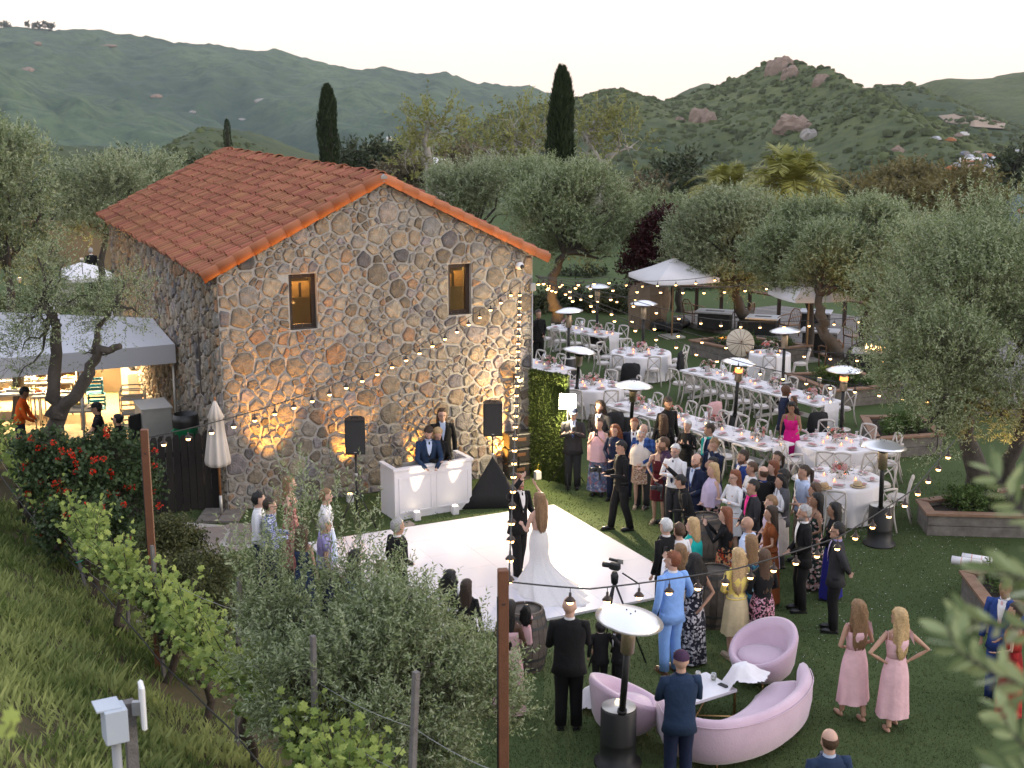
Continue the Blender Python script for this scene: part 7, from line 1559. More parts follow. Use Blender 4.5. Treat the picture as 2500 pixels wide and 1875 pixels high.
# confetti petals scattered on the lawn
g = np.random.default_rng(91); n = 620; px_ = g.uniform(1960, 2440, n); py_ = 1290 + 330 * g.random(n) ** 1.6; P = np.array([onz(a, b) for a, b in zip(px_, py_)]); P[:, 2] = .006; d = nrm(np.stack([g.normal(size=n), g.normal(size=n), np.zeros(n)], 1)); sd = np.stack([-d[:, 1], d[:, 0], .3 * g.normal(size=n)], 1); V, F = leaf_quads(P, d, nrm(sd), g.uniform(.012, .03, n), g.uniform(.004, .008, n)); o = MB().add(V, F).build('petal_confetti', M_white); tag(o, 'white petals scattered over the lawn at the right', 'petals', kind='stuff')

# low planting behind the dining lawn
for i, (px, py, y, lab) in enumerate([(1335, 770, 50, 'dark shrub beside the lit trunk behind the house corner'), (1390, 760, 52, 'dark shrub right of the lit trunk behind the house'), (1440, 765, 51, 'dark shrub behind the far long table'), (1490, 770, 50, 'dark shrub left of the big boulder'), (1530, 745, 54, 'dark shrub above the big boulder'), (1700, 740, 56, 'dark shrub beyond the deck railing'), (1790, 738, 57, 'dark shrub beyond the deck behind the broad olive'), (1900, 745, 56, 'dark shrub beyond the deck near the second umbrella'), (2080, 760, 54, 'dark shrub beyond the deck behind the twin trunks'), (1420, 700, 60, 'tall dark shrub under the olive behind the house')]):
    flower_bush('garden_shrub', [(px, py, 46, 40, 0), (px + 26, py - 14, 34, 34, .6), (px - 26, py - 6, 34, 30, .3)], y, lab, 800 + i, M_darkoak, 420, 0, None, 'shrub', 'shrubs behind the lawn', .16, .05, .0, .4, 7)
# ================================================================ people
SKIN = {'l': (.50, .31, .235), 'm': (.40, .235, .165), 't': (.27, .15, .095), 'd': (.085, .042, .026)}
HAIR = {'blk': (.008, .007, .007), 'dkb': (.028, .017, .011), 'brn': (.065, .036, .02), 'lbr': (.17, .10, .05), 'bld': (.38, .26, .13), 'red': (.15, .05, .022), 'gry': (.26, .25, .25), 'wht': (.56, .54, .52)}
CLO = {'black': (.009, .009, .010), 'char': (.030, .030, .034), 'grey': (.085, .085, .095), 'navy': (.012, .018, .045), 'dkblue': (.018, .035, .075), 'royal': (.022, .05, .19), 'sky': (.20, .36, .72), 'white': (.70, .69, .71), 'cream': (.60, .53, .47), 'pink': (.66, .42, .45), 'hot': (.62, .012, .22), 'burg': (.085, .010, .016), 'rust': (.19, .055, .018), 'lav': (.50, .42, .56), 'teal': (.01, .36, .33), 'yellow': (.66, .52, .14), 'gold': (.48, .40, .25), 'ltblue': (.45, .52, .68), 'orange': (.75, .12, .015), 'red': (.55, .03, .02), 'lilac': (.28, .25, .46), 'brown': (.10, .05, .025), 'plum': (.055, .028, .06), 'tan': (.33, .26, .19), 'nblue': (.02, .02, .20)}
def cmat(c): return pm('cloth_' + c, CLO[c], .85, .2, 7, .7, 13, spec=.2)
def pattern(name, cols, scale, kind='noise'):
    key = 'print_' + name
    if key in _MATS: return _MATS[key]
    m = bpy.data.materials.new(key); m.use_nodes = True; _MATS[key] = m; n, l = m.node_tree.nodes, m.node_tree.links; b = n["Principled BSDF"]; tc = n.new("ShaderNodeTexCoord"); b.inputs["Roughness"].default_value = .85; b.inputs["Specular IOR Level"].default_value = .2
    if kind == 'check':
        mx = None
        for ax in (0, 2):
            sp = n.new("ShaderNodeSeparateXYZ"); l.new(tc.outputs["Object"], sp.inputs[0]); mu = n.new("ShaderNodeMath"); mu.operation = 'MULTIPLY'; mu.inputs[1].default_value = scale; l.new(sp.outputs[ax], mu.inputs[0]); fr = n.new("ShaderNodeMath"); fr.operation = 'FRACT'; l.new(mu.outputs[0], fr.inputs[0]); gt = n.new("ShaderNodeMath"); gt.operation = 'GREATER_THAN'; gt.inputs[1].default_value = .5; l.new(fr.outputs[0], gt.inputs[0])
            if mx is None: mx = gt.outputs[0]
            else: ad = n.new("ShaderNodeMath"); ad.operation = 'ADD'; l.new(mx, ad.inputs[0]); l.new(gt.outputs[0], ad.inputs[1]); hf = n.new("ShaderNodeMath"); hf.operation = 'MULTIPLY'; hf.inputs[1].default_value = .5; l.new(ad.outputs[0], hf.inputs[0]); mx = hf.outputs[0]
        src = mx
    else:
        nz = n.new("ShaderNodeTexVoronoi"); nz.inputs["Scale"].default_value = scale; l.new(tc.outputs["Object"], nz.inputs["Vector"]); sp = n.new("ShaderNodeSeparateColor"); l.new(nz.outputs["Color"], sp.inputs[0]); src = sp.outputs[0]
    cr = n.new("ShaderNodeValToRGB"); cr.color_ramp.interpolation = 'CONSTANT'; e = cr.color_ramp.elements
    while len(e) < len(cols): e.new(.5)
    for i, c in enumerate(cols): e[i].position = i / len(cols); e[i].color = rgb(c)
    l.new(src, cr.inputs[0]); l.new(cr.outputs[0], b.inputs["Base Color"]); return m
PAT = {'bluefloral': ([(.10, .13, .24), (.14, .17, .28), (.25, .12, .16), (.08, .11, .2), (.3, .3, .4)], 22), 'brownfloral': ([(.30, .19, .13), (.42, .3, .22), (.2, .11, .08), (.5, .4, .33)], 40), 'orangefloral': ([(.45, .07, .02), (.03, .03, .02), (.5, .25, .12), (.2, .03, .02)], 28), 'bwprint': ([(.015, .015, .025), (.012, .013, .02), (.45, .43, .45), (.02, .02, .03), (.2, .2, .22)], 34), 'pinkblack': ([(.02, .012, .014), (.45, .18, .25), (.02, .012, .014), (.5, .3, .36)], 46), 'tealprint': ([(.012, .05, .11), (.03, .13, .2), (.2, .32, .42), (.01, .03, .07)], 24), 'greenfloral': ([(.010, .022, .018), (.02, .04, .032), (.40, .22, .2), (.012, .02, .02), (.5, .42, .4)], 26), 'reddress': ([(.30, .02, .02), (.2, .012, .014), (.38, .04, .03)], 9), 'gingham': ([(.60, .62, .70), (.17, .20, .38), (.03, .04, .16)], 32, 'check'), 'plaid': ([(.05, .11, .32), (.03, .07, .22), (.015, .035, .12)], 9, 'check'), 'bluebird': ([(.012, .012, .03), (.015, .014, .035), (.08, .22, .55), (.01, .01, .02)], 30), 'coral': ([(.35, .16, .14), (.28, .1, .1), (.5, .3, .25)], 30)}
def fabric(c): return pattern(c, *PAT[c]) if c in PAT else cmat(c)
def skin_mat(tone, beard):
    key = 'skin_%s_%s' % (tone, beard)
    if key in _MATS: return _MATS[key]
    c = SKIN[tone]; hb_ = HAIR[beard] if beard else (.02, .012, .01); m = ramp_mat(key, [(0, c), (.3, c), (.45, (c[0] * .85, c[1] * .45, c[2] * .42)), (.62, [.6 * q + .4 * s for q, s in zip(hb_, c)]), (1.0, [q * .6 for q in hb_])], .55, nscale=20, namt=.07, bump=.03, spec=.35); return m
ARM = {'down': ((.245, -.03, 1.14), (.25, .05, .89)), 'front': ((.255, -.01, 1.14), (.06, .21, 1.0)), 'crossed': ((.25, .07, 1.16), (-.08, .21, 1.19)), 'phone': ((.21, .17, 1.20), (.05, .33, 1.42)), 'hip': ((.42, -.08, 1.18), (.185, -.03, 1.02)), 'raise': ((.30, .16, 1.50), (.18, .30, 1.78)), 'back': ((.27, -.11, 1.15), (.03, -.19, .98)), 'chest': ((.235, .05, 1.15), (.03, .24, 1.27)), 'pocket': ((.29, -.05, 1.15), (.21, .07, .94)), 'hold': ((.25, .03, 1.12), (.12, .30, 1.13)), 'table': ((.24, .14, 1.14), (.1, .34, .98)), 'face': ((.2, .16, 1.24), (.03, .14, 1.54)), 'side': ((.30, 0, 1.18), (.36, .12, 1.0)), 'up': ((.25, .05, 1.66), (.14, .2, 1.92)), 'wave': ((.27, .12, 1.3), (.24, .26, 1.52))}
BODIES = []
def ringE(rx, ry, z, n=20, y=0.0, x=0.0, f=None):
    an = np.linspace(0, 2 * np.pi, n, endpoint=False); s = 1 if f is None else 1 + f; return np.stack([x + np.cos(an) * rx * s, y + np.sin(an) * ry * s, np.full(n, float(z))], 1)
def person(px, py, h, sex, facing, tone, hair, outfit, arms, label, lean=0.0, head=0.0, stride=.0, beard=None, near=False, glasses=False, cap=None, child=False, at=None, cat='person', boots='black', nod=0.0, weight=1.0, ground=0.0):
    k = h / 1.75; g = np.random.default_rng(abs(hash((px, py))) % 99991 if False else int(px * 13 + py * 7)); p = onz(px, py, h + ground) if at is None else np.asarray(at, float)
    if facing == 'c': facing = math.degrees(math.atan2(21.3 - p[1], .3 - p[0])) + g.normal(0, 8)
    rz = R(facing) - R(90); m = sex == 'm'; hs = 1.12 if not child else 1.42; weight *= 1.05; wf = weight * (1.0 if m else .9)
    def W(V):
        V = np.array(V, float).reshape(-1, 3); t = np.clip((V[:, 2] - .9) / .25, 0, 1); a = -R(lean) * t; y, z = V[:, 1].copy(), V[:, 2] - .95; V[:, 1] = y * np.cos(a) - z * np.sin(a); V[:, 2] = y * np.sin(a) + z * np.cos(a) + .95; return V * k
    HC = arr(0, .018, 1.628 - (.04 if child else 0)); ch, shh = math.cos(R(head)), math.sin(R(head)); cn_, sn_ = math.cos(R(nod)), math.sin(R(nod))
    def HW(V):                                  # head space -> body
        V = np.array(V, float).reshape(-1, 3) * hs; y, z = V[:, 1].copy(), V[:, 2].copy(); V[:, 1] = y * cn_ + z * sn_; V[:, 2] = -y * sn_ + z * cn_; x, y = V[:, 0].copy(), V[:, 1].copy(); V[:, 0] = x * ch - y * shh; V[:, 1] = x * shh + y * ch; return W(V + HC)
    def put(mb_, fn):
        mb_.V = [fn(v) for v in mb_.V]; return mb_
    # ---- body
    raw = MB(); sx = wf
    tr = [(.150 * sx, .105 * weight, .88), (.152 * sx, .108 * weight, .95), ((.132 if m else .112) * sx / (1 if m else .95), .092 * weight, 1.10), (.158 * sx, .105, 1.27), (.170 * sx, .092, 1.38), (.135 * sx, .075, 1.43), (.062, .06, 1.475), (.054, .056, 1.56)]
    raw.loft(np.array([ringE(a, b, z) for a, b, z in tr]))
    if not m: raw.ell((.06, .085, 1.285), (.055, .05, .055), 8, 6); raw.ell((-.06, .085, 1.285), (.055, .05, .055), 8, 6)
    sh = (.178 if m else .155) * (weight * .5 + .5); feet = []
    for s_ in (-1, 1):
        st = stride * s_; raw.tube([(s_ * .085, 0, .93), (s_ * .09, st * .45 + .03, .50), (s_ * .095, st - .02, .09)], [.083 * weight, .056, .037], 10)
        raw.ell((s_ * .1, st + .055, .035), (.042, .12, .035), 10, 6); feet.append((s_ * .1, st + .055))
    hands = []
    for s_, a in zip((-1, 1), arms):
        e, w_ = np.array(ARM[a][0]), np.array(ARM[a][1]); e[0] *= s_; w_[0] *= s_; S = arr(s_ * sh, 0, 1.405); fs = (1.0 if m else .82)
        raw.tube([S - arr(s_ * .05, 0, 0), S, (S + e) / 2, e, (e + w_) / 2, w_], np.array([.05, .052, .045, .038, .036, .026]) * fs, 9); d = nrm(w_ - e); sd = nrm(np.cross(d, arr(.2, .3, 1.0))); pn = np.cross(sd, d); pc = w_ + d * .055
        raw.tube([w_, w_ + d * .03, w_ + d * .085], [.024, .034, .03], 8, flat=.5)
        for f_ in range(4):
            b0 = w_ + d * .08 + sd * (f_ - 1.5) * .018; L = (.075, .085, .08, .06)[f_]; raw.tube([b0 - d * .02, b0 + d * L * .5 + pn * .006, b0 + d * L * .8 + pn * .028], [.0105, .010, .008], 6)
        tb = w_ + d * .03 + sd * -.028; raw.tube([tb, tb - sd * .022 + d * .03 + pn * .01, tb - sd * .02 + d * .06 + pn * .02], [.013, .012, .009], 6); hands.append((w_ + d * .09, d, e, w_, S))
    hd = MB(); hd.ell((0, -.008, .02), (.074, .094, .098), 14, 10); hd.ell((0, .022, -.045), (.058, .066, .07), 12, 8); hd.tube([(0, .085, .012), (0, .112, -.022), (0, .088, -.032)], [.008, .014, .01], 6)
    for s_ in (-1, 1): hd.ell((s_ * .075, -.005, -.005), (.012, .02, .032), 6, 5)
    hd.ell((0, .075, -.085), (.028, .022, .02), 7, 5)
    for v, f in zip(hd.V, hd.F): pass
    put(raw, W); put(hd, HW); base = raw.n
    for v in hd.V: raw.V.append(v)
    for f, mi, sm in zip(hd.F, hd.MI, hd.SM): raw.F.append(f + base); raw.MI.append(mi); raw.SM.append(sm)
    raw.A += hd.A; raw.n += hd.n
    body = raw.build('person', None, None, (p[0], p[1], ground), (0, 0, rz)); tag(body, label, cat, 'wedding guests')
    rm = body.modifiers.new('skin', 'REMESH'); rm.mode = 'VOXEL'; rm.voxel_size = .013 if near else .026; sm_ = body.modifiers.new('soft', 'SMOOTH'); sm_.factor = .5; sm_.iterations = 2
    eyes = [(HW([(s_ * .031, .082, .008)])[0], .4) for s_ in (-1, 1)]; BODIES.append((body, skin_mat(tone, beard), HW, k * hs, beard))
    def part(name, mb_, mat): return put(mb_, W).build(name, mat, body)
    def hpart(name, mb_, mat): return put(mb_, HW).build(name, mat, body)
    # ---- hair
    style, hc = hair; hm = pm('hair_' + hc, [q * .75 for q in HAIR[hc]], .5, .3, 34, .8, 70, base2=[min(.8, q * 1.9) for q in HAIR[hc]], spec=.35)
    def cap_mesh(r, front=.035, low=-.05, thick=1.0, tuft=.0):
        mb_ = MB().ell((0, -.012, .025), (.081 * thick, .101 * thick, .104 * thick), 18, 12); V = mb_.V[0]; F = mb_.F[0]
        if tuft: V *= 1 + tuft * (fbm(V[:, 0] * 40 + px, V[:, 1] * 40 + V[:, 2] * 35, 3, 2) - .4)[:, None]
        c = V[F].mean(1); keep = ~((c[:, 1] > front + np.clip((c[:, 2] - .066) * 3.0, -.06, .1)) & (c[:, 2] < .1)) & (c[:, 2] > low - np.where(c[:, 1] < -.02, .035, 0)); mb_.F = [F[keep]]; mb_.MI = [mb_.MI[0][keep]]; mb_.SM = [mb_.SM[0][keep]]; return mb_
    if style == 'short': hpart('hair', cap_mesh(1, tuft=.24), hm)
    elif style == 'crop': hpart('hair', cap_mesh(1, front=.03, thick=.985), hm)
    elif style == 'ring':
        mb_ = cap_mesh(1, thick=.985); F = mb_.F[0]; c = mb_.V[0][F].mean(1); kp = (c[:, 2] < .045) & (c[:, 1] < .02); mb_.F = [F[kp]]; mb_.MI = [mb_.MI[0][kp]]; mb_.SM = [mb_.SM[0][kp]]; hpart('hair', mb_, hm)
    elif style in ('long', 'bob', 'wavy', 'curly'):
        n = 28; an = np.linspace(0, 2 * np.pi, n, endpoint=False); rings = []; L = {'long': .46, 'wavy': .42, 'bob': .2, 'curly': .3}[style]; fat = {'long': 1.0, 'wavy': 1.18, 'bob': 1.12, 'curly': 1.4}[style]; amp = {'long': .03, 'wavy': .12, 'bob': .05, 'curly': .16}[style]
        for (z, a_, b_, y_) in ((.132, .02, .02, -.01), (.12, .055, .065, -.015), (.085, .08, .092, -.02), (.03, .09, .082, -.035), (-.03, .094 * fat, .072, -.05), (-.1, .098 * fat, .062, -.06), (-.1 - L * .4, .105 * fat, .05, -.075), (-.1 - L * .75, .085 * fat, .045, -.085), (-.1 - L, .045, .025, -.085)):
            w_ = 1 + amp * np.sin(an * 5 + z * 34 + px) * (z < .05) + amp * .6 * np.sin(an * 9 - z * 60); rings.append(np.stack([np.cos(an) * a_ * w_, y_ + np.sin(an) * b_ * w_, np.full(n, z) + (.012 * np.sin(an * 3) if z < -.2 else 0)], 1) + g.normal(0, .0045, (n, 3)) * (z < .12))
        hpart('hair', MB().loft(np.array(rings)[::-1]), hm)
    elif style == 'bun': mb_ = cap_mesh(1, tuft=.05); mb_.ell((0, -.105, .055), (.048, .042, .045), 10, 7); hpart('hair', mb_, hm)
    elif style == 'updo': mb_ = cap_mesh(1, thick=1.04, tuft=.1); mb_.ell((0, -.085, -.01), (.06, .045, .055), 10, 7); hpart('hair', mb_, hm)
    elif style == 'pony': mb_ = cap_mesh(1, tuft=.05); mb_.tube([(0, -.1, .05), (0, -.15, .0), (0, -.15, -.12), (0, -.14, -.22)], [.02, .035, .03, .008], 8); hpart('hair', mb_, hm)
    if cap: 
        mb_ = MB().ell((0, -.01, .045), (.086, .106, .088), 16, 8); F = mb_.F[0]; c = mb_.V[0][F].mean(1); kp = c[:, 2] > .035; mb_.F = [F[kp]]; mb_.MI = [mb_.MI[0][kp]]; mb_.SM = [mb_.SM[0][kp]]; mb_.add([(-.065, .07, .05), (.065, .07, .05), (.05, .155, .035), (-.05, .155, .035), (0, .17, .033)], [[0, 1, 2, 4, 3]]); hpart('cap', mb_, cmat(cap))
    if glasses:
        mb_ = MB()
        for s_ in (-1, 1): an = np.linspace(0, 2 * np.pi, 10); mb_.tube(np.stack([s_ * .031 + np.cos(an) * .024, np.full(10, .1), .006 + np.sin(an) * .018], 1), .0022, 4, caps=False); mb_.tube([(s_ * .055, .1, .01), (s_ * .076, 0, .012)], .003, 4)
        hpart('glasses', mb_, M_black)
    for s_ in (-1, 1): hpart('eye', MB().ell((s_ * .031, .083, .008), (.010, .006, .006), 7, 5), pm('eye_dark', (.02, .014, .012), .3, .1, 5, 0))
    # ---- clothes
    n = 26; an = np.linspace(0, 2 * np.pi, n, endpoint=False)
    def trousers(c, top=.99):
        mb_ = MB().loft(np.array([ringE(.12 * wf, .095 * weight, .80, n), ringE(.152 * wf + .002, .112 * weight, .90, n), ringE(.152 * wf + .005, .108 * weight, top, n)]))
        for s_ in (-1, 1):
            st = stride * s_; q = np.array([(s_ * .082, 0, .92), (s_ * .088, st * .2 + .015, .70), (s_ * .09, st * .45 + .035, .50), (s_ * .095, st * .75 + .01, .27), (s_ * .098, st, .055)]); mb_.tube(q, np.array([.098, .09, .077, .07, .067]) * (.5 + .5 * weight), 12)
        part('trousers', mb_, fabric(c))
    def shoes(c, heel=False):
        for (fx_, fy_) in feet:
            mb_ = MB().ell((fx_, fy_ + .01, .038), (.047, .142, .042), 12, 7); mb_.box((fx_, fy_ + .005, .010), (.085, .27, .02)); part('shoe', mb_, pm('shoe_' + c, CLO[c], .35, .2, 8, .05))
    def sleeves(mb_, r, upto=1.0, col=None):
        for (hp_, d_, e_, w_, S_) in hands:
            s_ = 1 if S_[0] > 0 else -1; q = [S_ - arr(s_ * .07, 0, .01), S_ + arr(0, 0, .0), S_ + (e_ - S_) * .5, e_]; rr = [r * 1.15, r * 1.2, r * 1.0, r * .9]
            if upto >= 1: q += [(e_ + w_) / 2, w_ - d_ * .012]; rr += [r * .84, r * .74]
            elif upto > .5: q += [e_ + (w_ - e_) * .4]; rr += [r * .9]
            else: q = q[:3]; rr = [r * 1.15, r * 1.25, r * 1.2]
            mb_.tube(q, np.array(rr), 12)
    def torso(hem, dx=.022, flare=.012, open_=0.0):
        f = .012 * np.sin(an * 4 + px); sx_ = wf; bust = 0 if m else .022
        prof = [(.152 * sx_ + dx + flare + .012, .115 * weight + dx + flare, hem), (.150 * sx_ + dx, .112 * weight + dx * .8, min(.97, hem + .12)), ((.140 if m else .118) * sx_ + dx, .098 * weight + dx * .6, 1.10), (.162 * sx_ + dx, .112 + dx * .6 + bust, 1.27), (.175 * sx_ + dx * .6, .100 + dx * .5, 1.37), (.150 * sx_, .085 + dx * .3, 1.435), (.085, .07, 1.478)]
        return MB().loft(np.array([ringE(a, b, z, n, f=f * (.5 if i else 1.6)) for i, (a, b, z) in enumerate(prof)]))
    fy_chest = lambda z: float(np.interp(z, [1.0, 1.10, 1.27, 1.37, 1.435, 1.48], [.112, .098 * weight + .02, .13, .116, .096, .078])) + .012
    def shirt_front(c, tie=None, z0=1.14, w0=.055):
        V = []; F = []
        zs = np.linspace(1.485, z0, 7)
        for i, z in enumerate(zs):
            w_ = w0 * (1 - (i / 6) ** 1.3) + .006
            for u in (-1, -.3, .3, 1): V.append((u * w_, fy_chest(z) - abs(u) * .006 + .004, z))
        for i in range(6):
            for j in range(3): F.append([i * 4 + j, i * 4 + j + 1, (i + 1) * 4 + j + 1, (i + 1) * 4 + j])
        part('shirt', MB().add(V, F, smooth=True), fabric(c)); part('collar', MB().loft(np.array([ringE(.066, .066, 1.475, 16), ringE(.063, .063, 1.51, 16)]), caps=False), fabric(c))
        if tie: part('tie', MB().add([(-.014, fy_chest(1.47) + .012, 1.475), (.014, fy_chest(1.47) + .012, 1.475), (.028, fy_chest(1.2) + .012, z0 + .05), (0, fy_chest(1.15) + .012, z0), (-.028, fy_chest(1.2) + .012, z0 + .05)], [[0, 1, 2, 3, 4]]), fabric(tie))
    kind = outfit[0]
    if kind == 'suit':
        _, jc, tc_, sc_, ti = outfit; trousers(tc_); mb_ = torso(.77); sleeves(mb_, .056); part('jacket', mb_, fabric(jc)); shirt_front(sc_, ti); shoes(boots)
        for s_ in (-1, 1): part('lapel', MB().add([(s_ * .055, fy_chest(1.47) + .006, 1.48), (s_ * .095, fy_chest(1.36) + .004, 1.36), (s_ * .02, fy_chest(1.12) + .012, 1.12)], [[0, 1, 2]] if s_ > 0 else [[2, 1, 0]]), fabric(jc))
    elif kind == 'shirt':
        _, sc_, tc_, slv, ti = outfit; trousers(tc_); mb_ = torso(.93, .014, .006); sleeves(mb_, .05, slv); part('shirt', mb_, fabric(sc_)); part('collar', MB().loft(np.array([ringE(.07, .07, 1.472, 16), ringE(.066, .066, 1.51, 16)]), caps=False), fabric(sc_)); shoes(boots); part('belt', MB().loft(np.array([ringE(.152 * wf + .016, .118 * weight, .955, n), ringE(.152 * wf + .016, .116 * weight, .985, n)])), M_black)
        if ti: shirt_front(sc_, ti, 1.02)
    elif kind in ('dress', 'skirt'):
        _, dc, hem, slv, top = outfit; long_ = hem < .45; wst = 1.08; N2 = 48; a2 = np.linspace(0, 2 * np.pi, N2, endpoint=False); ph = g.uniform(0, 6, 3); rings = []
        for t in np.linspace(0, 1, 10):
            z = wst - (wst - hem) * t; w_ = .118 * wf / .88 + (.042 + .012 * (1 if long_ else .4)) * math.sin(min(1, t * 2.4) * math.pi / 2) * weight + (.05 if long_ else .012) * t ** 1.5; f = (.014 + .095 * t) * (np.sin(a2 * 7 + ph[0]) * .5 + np.sin(a2 * 11 + ph[1]) * .35 + np.sin(a2 * 4 + ph[2]) * .4); rings.append(np.stack([np.cos(a2) * w_ * (1 + f), np.sin(a2) * w_ * .82 * (1 + f) + stride * .25 * t * 0, np.full(N2, z)], 1))
        part('skirt', MB().loft(np.array(rings)[::-1], caps=False), fabric(dc)); tc_ = top or dc
        if slv < 0:                             # strappy bodice
            mb_ = MB().loft(np.array([ringE(.122 * wf / .88, .104 * weight, 1.07, n), ringE(.128 * wf / .88, .108, 1.15, n), ringE(.148 * wf / .88, .138, 1.27, n), ringE(.152 * wf / .88, .122, 1.335, n)])); 
            for s_ in (-1, 1): mb_.tube([(s_ * .09, .1, 1.33), (s_ * .105, .05, 1.43), (s_ * .1, -.05, 1.42), (s_ * .085, -.09, 1.32)], .011, 5, flat=.4)
            part('bodice', mb_, fabric(tc_))
        else: mb_ = torso(1.0 if kind == 'dress' or top is None else .90, .012, .006); sleeves(mb_, .045, slv); part('bodice' if kind == 'dress' else 'top', mb_, fabric(tc_))
        shoes(boots) if boots != 'bare' else None
    elif kind == 'wrap':                        # dress below, shawl over shoulders and arms
        _, dc, hem, wc, ln = outfit; N2 = 48; a2 = np.linspace(0, 2 * np.pi, N2, endpoint=False); rings = []
        for t in np.linspace(0, 1, 9): z = 1.1 - (1.1 - hem) * t; w_ = .125 + .05 * math.sin(min(1, t * 2.4) * math.pi / 2) * weight + (.07 if hem < .45 else .02) * t; f = (.01 + .045 * t) * np.sin(a2 * 8 + px); rings.append(np.stack([np.cos(a2) * w_ * (1 + f), np.sin(a2) * w_ * .82 * (1 + f), np.full(N2, z)], 1))
        part('skirt', MB().loft(np.array(rings)[::-1], caps=False), fabric(dc)); rings = []; bot = 1.12 - ln
        for t in np.linspace(0, 1, 9):
            z = 1.475 - (1.475 - bot) * t; w_ = .085 + .14 * math.sin(min(1, t * 1.9) * math.pi / 2) * weight; f = .05 * t * np.sin(a2 * 9 + px * .3); rings.append(np.stack([np.cos(a2) * w_ * (1 + f), np.sin(a2) * (w_ * .72 + .05 * (np.sin(a2) > 0) * t) * (1 + f) + .01, z - .06 * t * (np.sin(a2) > .2)], 1))
        part('shawl', MB().loft(np.array(rings)[::-1], caps=False), fabric(wc)); shoes(boots) if boots != 'bare' else None
    return body, p, rz, k, [W([q[0]])[0] for q in hands]
def in_hand(b, side, name, mb_, mat, label, cat, group=None, off=(0, 0, 0), rot=(0, 0, 0)):
    body, p, rz, k, hs_ = b; q = rot_z(hs_[side] + np.array(off, float), rz) + np.array(body.location); o = mb_.build(name, mat, None, tuple(q), (rot[0], rot[1], rz + rot[2])); tag(o, label, cat, group); return o
def phone_in(b, side, label): return in_hand(b, side, 'phone', MB().box((0, 0, .04), (.075, .012, .15), bev=.004), M_black, label, 'phone', 'phones held up', (0, .015, .0), (R(8), 0, 0))
S = lambda *a: ('suit',) + a
D = lambda *a: ('dress',) + a
